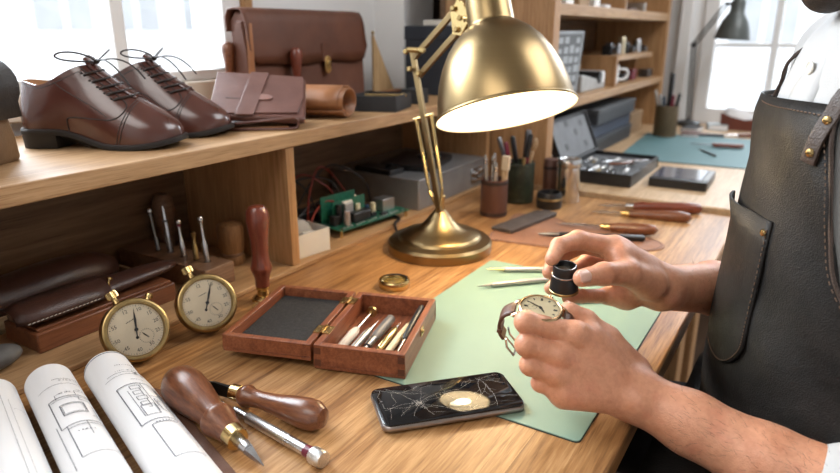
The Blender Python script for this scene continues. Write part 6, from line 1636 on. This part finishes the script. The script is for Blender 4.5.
G.ell(hp(-.01, 0, .02), (.098, .076, .100), .02, HM); G.ell(hp(.035, 0, -.045), (.055, .058, .065), .03, HM); G.cone(hp(.06, 0, -.09), hp(.02, 0, -.07), .024, .04, .02)
G.cone(hp(.088, 0, .012), hp(.108, 0, -.026), .009, .014, .008); G.ell(hp(.070, .03, .022), (.02, .022, .008), .01, HM); G.ell(hp(.070, -.03, .022), (.02, .022, .008), .01, HM)
G.ell(hp(.082, 0, -.060), (.012, .024, .006), .008, HM)
for s_ in (-1, 1): G.ell(hp(-.005, .076 * s_, -.008), (.020, .009, .032), .006, HM)
trunk = G.mesh()
WM_P = Matrix.Translation((.09, .80, 0))
pe = thing('person', 'seated person in a white shirt and dark leather apron, holding a loupe over a watch', 'person', WM_P)
np_mesh('body', [hands, trunk], SKIN, pe)
NAILM = plain('nail', (0.67, 0.40, 0.31), 0.3, 0, 0.05, 60, coat=0.3)
def nail(c, axis, normal, w, l):
    x = Vector(axis).normalized(); z = Vector(normal); z = (z - x * z.dot(x)).normalized(); y = z.cross(x)
    M = Matrix((x, y, z)).transposed().to_4x4(); M.translation = Vector(c)
    rows = []
    for i in range(9):
        u = -1 + 2 * i / 8
        wd = w * (1 - max(0, abs(u) - .55) ** 2 * 1.6)
        rows.append([M @ Vector((u * l, wd * v, -.28 * w * v * v * 1.4 - .0004 * u * u)) for v in np.linspace(-1, 1, 9)])
    mb = MB(); mb.loft(rows, cap=False, closed=False)
    return mb.build('fingernail', NAILM, pe, world=True, solid=.0006, smooth=80)
tt, ti = Vector(RH['tT']), Vector(RH['tI']); ax_ = (tt - ti).normalized()
tocam = (Vector((0, 0, 1.14)) - tt).normalized()
nrm_ = (tocam + Vector((.1, 0, .25)) - ax_ * (tocam + Vector((.1, 0, .25))).dot(ax_)).normalized()
nail(tt + ax_ * .0022 + nrm_ * .0106, ax_, nrm_, .0070, .0074)
tt, ti = Vector(LH['tT']), Vector(LH['tI']); ax_ = (tt - ti).normalized(); nrm_ = Vector((0, .5, .8)); nrm_ = (nrm_ - ax_ * nrm_.dot(ax_)).normalized()
nail(tt + nrm_ * .0084, ax_, nrm_, .0062, .007)

# ---- shirt and trousers
CLOTH = plain('white_cotton', (0.46, 0.455, 0.45), 0.85, 0, 0.03, 40, 0.25, 900)
S = Field((-.15, .35, .62), (.45, 1.35, 1.30), .0068, .05)
ring_trunk(S, .0, np.arange(.66, 1.13, .045)); S.cone((.094, .82, 1.12), (.072, .812, 1.185), .085, .062, .04)
for s_, e_, j in ((LSH, LEL, Vector(LH['F2'])), (RSH, REL, Vector(RH['E']))):
    S.cone((.095, .82, 1.125), tuple(s_), .062, .058, .04); S.cone(tuple(s_), tuple(e_), .060, .055, .03)
cu0 = Vector(LH['E']).lerp(Vector(LH['F2']), .28); S.cone(tuple(LEL), tuple(cu0), .055, .0475, .02)
np_mesh('shirt', [S.mesh()], CLOTH, pe)
mb = MB()       # turned-up cuff
d = (Vector(LH['F2']) - Vector(LH['E'])).normalized(); Mcf = zframe(cu0 - d * .03, d)
mb.lathe([(.0495, 0), (.0505, .004), (.0500, .040), (.0480, .044), (.044, .044), (.042, .03), (.042, 0)], Mcf, 40); mb.build('cuff', CLOTH, pe, world=True, smooth=60)
mb = MB(); rows = []
for i in range(11):
    z = 1.06 + .125 * i / 10
    rows.append([torso(R(a), z, .0035 + .002 * (1 - abs(a - 4) / 9)) for a in (-5, 0, 4, 8, 13)])
mb.loft(rows, cap=False, closed=False); mb.build('placket', CLOTH, pe, world=True, solid=.0015, smooth=60)
for z in (1.105, 1.165):
    mb = MB()
    p = torso(R(4), z, .0075); n = (torso(R(4), z, .02) - p).normalized(); Mb = zframe(p, n)
    mb.lathe([(.0062, 0), (.0065, .0015), (.0055, .0022), (.0048, .0016), (.0005, .0016)], Mb, 20); mb.build('shirt_button', plain('pearl', (0.62, 0.60, 0.54), 0.3), pe, world=True)
DT = plain('dark_trousers', (0.018, 0.018, 0.021), 0.9, 0, 0.2, 60)
Lg = Field((-.50, .35, .02), (.40, 1.20, .80), .0075, .05); legs(Lg, .004); ring_trunk(Lg, .006, np.arange(.60, .72, .04))
np_mesh('trousers', [Lg.mesh()], DT, pe)
for s_ in (-1, 1):
    mb = MB(); q = Vector((-.34, .70 - .17 * s_, 0)); mb.loft([[q + Vector((x, y, z)) for x, y in rrect(.24, .085, .04)] if z < .03 else [q + Vector((x * k + .02, y * k, z)) for x, y in rrect(.24, .085, .04)] for z, k in ((0, 1), (.02, 1), (.05, .8), (.085, .45))]); mb.build('boot', BLACK, pe, world=True, bevel=.004)
HAIRM = plain('dark_hair', (0.03, 0.019, 0.013), 0.6, 0, 0.3, 200, 0.5, 500)
Hh = Field((-.15, .62, 1.10), (.20, .98, 1.48), .005, .04)
Hh.ell(hp(-.022, 0, .042), (.098, .082, .092), .01, HM); Hh.cone(hp(-.06, 0, -.03), hp(-.05, 0, .03), .052, .06, .02)
np_mesh('hair', [Hh.mesh()], HAIRM, pe)
Hb = Field((-.15, .62, 1.08), (.20, .98, 1.40), .005, .04)
Hb.cone(hp(.075, 0, -.098), hp(.05, 0, -.085), .026, .036, .02)
for s_ in (-1, 1): Hb.cone(hp(.05, .03 * s_, -.085), hp(.0, .060 * s_, -.035), .026, .018, .02)
np_mesh('beard', [Hb.mesh()], HAIRM, pe)
IRIS = plain('iris_brown', (0.035, 0.02, 0.012), 0.15)
for s_ in (-1, 1):
    mb = MB(); mb.ball(hp(.0745, .031 * s_, .006), .0105, None, 16, 10); ey = mb.build('eye', plain('eye_white', (0.7, 0.68, 0.66), 0.2), pe, world=True)
    mb = MB(); mb.ball(hp(.0815, .031 * s_, .0035), .0048, None, 12, 8); mb.build('iris', IRIS, ey, world=True)
    mb = MB(); mb.tube(smoothpath([hp(.088, .012 * s_, .027), hp(.088, .030 * s_, .032), hp(.074, .052 * s_, .027)], 5), .0035, 8); mb.build('eyebrow', HAIRM, pe, world=True)
mb = MB(); mb.tube(smoothpath([hp(.082, -.024, -.050), hp(.100, -.010, -.041), hp(.103, 0, -.042), hp(.100, .010, -.041), hp(.082, .024, -.050)], 4), .0048, 8); mb.build('moustache', HAIRM, pe, world=True)
mb = MB(); mb.tube(smoothpath([hp(.083, -.018, -.058), hp(.094, 0, -.056), hp(.083, .018, -.058)], 5), .0038, 8); mb.build('lips', plain('lip_skin', (0.42, 0.15, 0.12), 0.45), pe, world=True)
ca, cb = Vector((.092, .82, 1.13)), Vector((.045, .800, 1.225)); cd = (cb - ca).normalized()
mb = MB(); mb.lathe([(.071, .030), (.073, .034), (.066, .072), (.064, .074), (.0615, .072), (.066, .034)], zframe(ca, cd), 40, cap=False); mb.build('collar', CLOTH, pe, world=True, smooth=60)
# fine dark hairs on the forearms
V, Q = hands
fn = np.cross(V[Q[:, 2]] - V[Q[:, 0]], V[Q[:, 3]] - V[Q[:, 1]]); fn /= np.linalg.norm(fn, axis=1)[:, None] + 1e-9
fc = V[Q].mean(1)
rng = np.random.RandomState(2)
mb = MB()
for J, cond in ((LH, (fc[:, 1] < .66) & (fc[:, 0] > -.075)), (RH, (fc[:, 1] > .80))):
    W_, E_ = np.array(J['W']), np.array(J['E']); ad = (W_ - E_) / np.linalg.norm(W_ - E_)
    for q in rng.choice(np.flatnonzero(cond), 650, replace=False):
        p, n = fc[q], fn[q]
        if n @ (p - (E_ + ad * ((p - E_) @ ad))) < 0: n = -n
        d = ad * .8 + n * .35 + rng.normal(0, .28, 3); d /= np.linalg.norm(d)
        sd_ = np.cross(d, n); sd_ /= np.linalg.norm(sd_) + 1e-9
        l = rng.uniform(.005, .011)
        a, b, c = p - sd_ * .00011, p + sd_ * .00011, p + d * l * .55 + n * .0006; e = p + d * l - n * .0010
        m1, m2 = c - sd_ * .00008, c + sd_ * .00008
        v = [mb.bm.verts.new(tuple(map(float, x))) for x in (a, b, m2, m1, e)]
        mb.bm.faces.new((v[0], v[1], v[2], v[3])); mb.bm.faces.new((v[3], v[2], v[4]))
ah = mb.build('arm_hair', HAIRM, pe, world=True, smooth=None); ah['kind'] = 'stuff'

# ---- leather apron
APR = leather('apron_leather', (0.007, 0.0065, 0.006), (0.022, 0.019, 0.017), 0.52, 620, 0.3, 2.6, 12)
APR.node_tree.nodes['Principled BSDF'].inputs['Specular IOR Level'].default_value = 0.22
APT = leather('apron_trim', (0.040, 0.024, 0.017), (0.065, 0.04, 0.03), 0.5, 520, 0.3)
STI = plain('tan_thread', (0.13, 0.075, 0.045), 0.6)
edge_r = [(1.074, 30), (1.016, 35), (.968, 39), (.92, 45), (.87, 62), (.82, 82), (.76, 92), (.55, 95)]
def th_r(z): return float(np.interp(-z, [-q[0] for q in edge_r], [q[1] for q in edge_r]))
edge_l = [(1.074, -66), (.98, -66), (.90, -72), (.82, -86), (.76, -95), (.55, -98)]
def th_l(z): return float(np.interp(-z, [-q[0] for q in edge_l], [q[1] for q in edge_l]))
rows = []; NZ, NA = 48, 56
for i in range(NZ + 1):
    z = .60 + .474 * i / NZ; r = []
    for j in range(NA + 1):
        a = th_l(z) + (th_r(z) - th_l(z)) * j / NA
        e = .0135 + .002 * math.sin(a * .11 + z * 26) * math.sin(z * 41 + a * .05) + .010 * max(0, (z - 1.0) / .07) * max(0, -a / 66) + .004 * max(0, (.80 - z) / .2)
        zz = z + (.004 * math.sin(R(a) * 1.3) if i == NZ else 0)
        r.append(torso(R(a), zz, e))
    rows.append(r)
mb = MB(); mb.loft(rows, cap=False, closed=False); ap = mb.build('apron', APR, pe, world=True, solid=.003, smooth=80)
# lap of the apron over the thighs
mb = MB(); rows = []
for i in range(8):
    t = i / 7
    rows.append([Vector((.02 - .125 * t + .012 * u, .745 + u * .235, .702 - .028 * t - .06 * max(0, abs(u) - .7) ** 1.3 + .010 * math.cos(u * 7.0))) for u in np.linspace(-1, 1, 25)])
mb.loft(rows, cap=False, closed=False); mb.build('apron_skirt', APR, pe, world=True, solid=.003, smooth=80)
def patch(name, m, outline, e, parent, th=.0025, n=10):
    """leather piece laid on the apron: outline is (angle, z) rows of left/right limits"""
    mb = MB(); rows = []
    for z, a0, a1 in outline: rows.append([torso(R(a0 + (a1 - a0) * k / n), z, e(z, a0 + (a1 - a0) * k / n) if callable(e) else e) for k in range(n + 1)])
    mb.loft(rows, cap=False, closed=False); return mb.build(name, m, parent, world=True, solid=th, smooth=80)
pk = patch('apron_pocket', APR, [(.9585, -24, 17), (.93, -23.5, 17), (.90, -23, 17), (.87, -22.5, 17), (.84, -22, 17), (.82, -21.5, 17), (.806, -19.5, 15), (.796, -16, 12.5), (.788, -11, 8.5), (.783, -5, 4)],
           lambda z, a: .0175 + .009 * max(0, (z - .925) / .034) * max(0, 1 - ((a + 12) / 16) ** 2), ap, .0028, 16)
def onapron(pts, e, r, name, m, par, n=6, dash=False):
    P = [torso(R(q.x), q.y, e) for q in smoothpath([(a, z, 0) for a, z in pts], n)]
    mb = MB()
    if dash:
        for p, q in list(zip(P, P[1:]))[::2]: mb.tube([p, q], r, 5)
    else: mb.tube(P, r, 5)
    return mb.build(name, m, par, world=True)
onapron([(16.0, .950), (16, .90), (16, .85), (16, .822), (14, .808), (11, .797), (7.5, .790), (3, .786), (-3, .786), (-10, .790)], .0198, .0006, 'stitching', STI, pk, 16, True)
onapron([(-60, 1.066), (-40, 1.066), (-20, 1.0655), (0, 1.066), (14, 1.067), (29.5, 1.067)], .0172, .0007, 'stitching', STI, ap, 16, True)
onapron([(28.2, 1.06), (33, 1.016), (37, .968), (43, .92), (59, .87)], .0168, .0006, 'stitching', STI, ap, 16, True)
onapron([(29.6, 1.072), (34.6, 1.016), (38.6, .968), (44.5, .92), (61, .87), (81, .82)], .0150, .0022, 'edge_binding', APT, ap)
def rivet(a, z, e, par, r=.0042):
    p = torso(R(a), z, e); n = (torso(R(a), z, e + .01) - p).normalized()
    mb = MB(); mb.lathe([(r, 0), (r * 1.02, .0006), (r * .8, .0020), (r * .3, .0026), (.0003, .0026)], zframe(p, n), 20); mb.build('rivet', BRASSP, par, world=True)
rivet(15.2, .946, .0208, pk, .0038)
def ribbon(name, m, P, N, w, par, th=.003):
    mb = MB(); rows = []
    for i, p in enumerate(P):
        t = (P[min(i + 1, len(P) - 1)] - P[max(0, i - 1)]).normalized(); s_ = t.cross(N[i]).normalized()
        rows.append([p - s_ * w / 2, p - s_ * w / 4, p, p + s_ * w / 4, p + s_ * w / 2])
    mb.loft(rows, cap=False, closed=False); return mb.build(name, m, par, world=True, solid=th, smooth=80, bevel=.0006)
def onorm(a, z): return (torso(R(a), z, .02) - torso(R(a), z, 0)).normalized()
P = [torso(R(26.2), 1.024, .0185), torso(R(27.5), 1.045, .0188), torso(R(29.2), 1.068, .0190), torso(R(32), 1.095, .016), Vector((.086, .715, 1.14)), Vector((.118, .745, 1.178)), Vector((.150, .80, 1.195))]
N = [onorm(27, 1.03)] * 4 + [Vector((-.5, -.6, .6)).normalized(), Vector((-.1, -.6, .8)).normalized(), Vector((.3, -.3, .9)).normalized()]
stp = ribbon('neck_strap', APT, smoothpath(P, 4), [N[min(i // 4, 6)] for i in range(25)], .0155, ap, .0034)
rivet(26.9, 1.034, .0206, stp); rivet(29.0, 1.064, .0206, stp)
P = [torso(R(-34), 1.055, .006), torso(R(-30), 1.085, .006), torso(R(-24), 1.115, .006), Vector((.030, .845, 1.155)), Vector((.075, .875, 1.185)), Vector((.13, .85, 1.20))]
N = [onorm(-30, 1.08)] * 3 + [Vector((-.6, .3, .7)).normalized(), Vector((-.2, .6, .7)).normalized(), Vector((.3, .4, .8)).normalized()]
ribbon('neck_strap', APT, smoothpath(P, 4), [N[min(i // 4, 5)] for i in range(21)], .0145, ap, .0034)

# stool under the person
so = thing('stool', 'dark stool under the seated person', 'stool', (.14, .79, 0))
mb = MB(); mb.lathe([(.16, .455), (.17, .462), (.17, .49), (.16, .50), (.001, .50)], None, 36); mb.build('seat', BLACKM, so)
for k in range(4):
    a = R(45 + 90 * k); mb = MB(); mb.tube([(.19 * math.cos(a), .19 * math.sin(a), 0), (.13 * math.cos(a), .13 * math.sin(a), .458)], .014, 10); mb.build('leg', OAKZ, so)

# ---- the watch and the loupe
WC = Vector((-.2065, .5625, .8740)); WN = Vector((.1347, -.1678, .9769)); WR = Vector((.9484, .3072, -.078)).normalized()
Mw = Matrix((WR, WN.cross(WR), WN)).transposed().to_4x4(); Mw.translation = WC; Mw = Mw @ Matrix.Scale(1.12, 4)      # X to the right of the photo, Y away
wa = thing('wristwatch', 'gold wristwatch with a cream dial and brown strap held between the fingers', 'watch', Mw)
ROSE = plain('rose_gold', (0.62, 0.40, 0.22), 0.24, 1.0, 0.08, 60)
mb = MB(); mb.lathe([(.001, -.0075), (.014, -.0072), (.0185, -.0045), (.0197, -.001), (.0197, .0008)], None, 48); mb.build('case', ROSE, wa, smooth=50)
mb = MB(); mb.lathe([(.0197, .0006), (.0202, .0014), (.0194, .0030), (.0180, .0036), (.0172, .0026)], None, 48, cap=False); mb.build('bezel', ROSE, wa, smooth=50)
mb = MB(); mb.lathe([(.0178, .0016), (.0178, .0020), (.0003, .0020)], None, 48, cap=False); di = mb.build('dial', plain('watch_dial', (0.78, 0.68, 0.45), 0.4, 0, 0.04, 60), wa)
mb = MB()
for i in range(12):
    a = R(30 * i); w_ = .0006 if i % 3 else .0010; l_ = .0022 if i % 3 else .0034
    mb.box((.0148 - l_, -w_, .00205), (.0148, w_, .0023), RZ(a))
for i in range(60): mb.box((.0160, -.00010, .00205), (.0168, .00010, .0022), RZ(R(6 * i)))
for i in range(20): mb.box((.0036, -.0001, .00205), (.0042, .0001, .0022), T(-.0075, .0, 0) @ RZ(R(18 * i)))
mb.build('dial_markers', DINK, di, smooth=None)
mb = MB()
for a, l_, w_ in ((-62, .0085, .0006), (150, .0135, .00045)): mb.prism([(-.002, -w_), (l_ * .6, -w_ * 1.3), (l_, 0), (l_ * .6, w_ * 1.3), (-.002, w_)], .0003, T(0, 0, .0026) @ RZ(R(a)))
mb.lathe([(.0013, .002), (.0013, .0030), (.0005, .0031)], None, 14); mb.prism([(0, -.0003), (.0030, 0), (0, .0003)], .0002, T(-.0075, 0, .0024) @ RZ(R(40))); mb.build('hands', DINK, wa, smooth=None)
mb = MB(); mb.lathe([(.0174, .0030), (.012, .0040), (.0003, .0045)], None, 40, cap=False); mb.build('crystal', COVER, wa, smooth=80)
mb = MB(); mb.lathe([(.0022, .019), (.0028, .0195), (.0028, .0222), (.0020, .0228)], RZ(R(-20)) @ RX(R(-90)), 16); mb.build('crown', ROSE, wa)
for sx in (-1, 1):
    for sy in (-1, 1):
        mb = MB(); mb.tube(smoothpath([(sx * .0150, sy * .0105, -.001), (sx * .0200, sy * .0098, -.002), (sx * .0232, sy * .0095, -.0045)], 4), [.0022] * 5 + [.0018] * 4, 8); mb.build('lug', ROSE, wa)
STR = leather('strap_leather', (0.075, 0.028, 0.014), (0.13, 0.055, 0.03), 0.45, 700, 0.2)
STI2 = leather('strap_lining', (0.25, 0.19, 0.10), (0.32, 0.25, 0.14), 0.6, 700, 0.15)
def strap(pts, name):
    P = smoothpath(pts, 5); rows = []; rin = []
    for i, p in enumerate(P):
        w_ = .0088 - .0014 * i / len(P)
        rows.append([p + Vector((0, y, 0)) for y in (-w_, -w_ * .5, 0, w_ * .5, w_)])
    mb = MB(); mb.loft(rows, cap=False, closed=False); o = mb.build(name, STR, wa, solid=.0024, smooth=80)
    mb = MB(); n_ = []
    for i, p in enumerate(P):
        t = (P[min(i + 1, len(P) - 1)] - P[max(0, i - 1)]).normalized(); q = Vector((-t.z, 0, t.x)); q = q if (q @ (Vector((0, 0, -.02)) - p)) > 0 else -q
        w_ = .0084 - .0014 * i / len(P); n_.append([p + q * .0014 + Vector((0, y, 0)) for y in (-w_, 0, w_)])
    mb.loft(n_, cap=False, closed=False); mb.build('strap_lining', STI2, o, smooth=80); return o
s1 = strap([(-.0215, 0, -.0035), (-.026, 0, -.0045), (-.0320, 0, -.010), (-.0345, 0, -.019), (-.033, 0, -.029), (-.029, 0, -.035)], 'strap')
mb = MB(); q = Vector((-.028, 0, -.0365)); mb.tube([q + Vector(v) for v in ((.001, -.0085, .004), (.003, -.0100, -.004), (.010, -.0100, -.012), (.011, .0, -.013), (.010, .0100, -.012), (.003, .0100, -.004), (.001, .0085, .004))], .0011, 8); mb.tube([q + Vector((0, 0, 0)), q + Vector((.011, 0, -.0125))], .0008, 6); mb.build('buckle', STEEL, wa)
for zz in (-.030,):
    mb = MB(); mb.box((-.0358, -.0092, zz + .003), (-.0310, .0092, zz + .007)); mb.build('keeper', STR, wa, bevel=.0006)
strap([(.0215, 0, -.0035), (.027, 0, -.006), (.031, .002, -.013), (.030, .004, -.022)], 'strap')

Ml = zframe(Vector((-.2108, .6440, .8645)), Vector((.03, -.13, .98))) @ Matrix.Scale(1.16, 4)
lo = thing('eye_loupe', 'black tapered watchmaker loupe held between thumb and finger', 'loupe', Ml)
mb = MB(); mb.lathe([(.0130, 0), (.0138, .0010), (.0137, .0030), (.0130, .010), (.0122, .0165), (.0116, .0180)], None, 48); mb.build('body', BLACK, lo, smooth=40)
mb = MB(); mb.lathe([(.0112, .0180), (.0114, .0190), (.0112, .0260), (.0107, .0278), (.0100, .0278), (.0095, .0262), (.0092, .0225), (.0003, .0225)], None, 48, cap=False); mb.build('eye_cup', BLACK, lo, smooth=40)
mb = MB(); mb.lathe([(.0112, .0172), (.0119, .0176), (.0119, .0186), (.0112, .0190)], None, 48, cap=False); mb.lathe([(.0099, .0276), (.0103, .0280), (.0099, .0282)], None, 40, cap=False); mb.build('silver_ring', STEEL, lo)
mb = MB(); mb.lathe([(.0134, .0004), (.0142, .0010), (.0141, .0030), (.0134, .0036)], None, 48, cap=False); mb.build('brass_ring', BRASSD, lo)
mb = MB(); mb.lathe([(.0094, .0228), (.006, .0242), (.0003, .0248)], None, 36, cap=False); mb.build('lens', plain('lens_glass', (0.10, 0.085, 0.06), 0.04, 0, 0.3, 60, coat=1.0), lo)
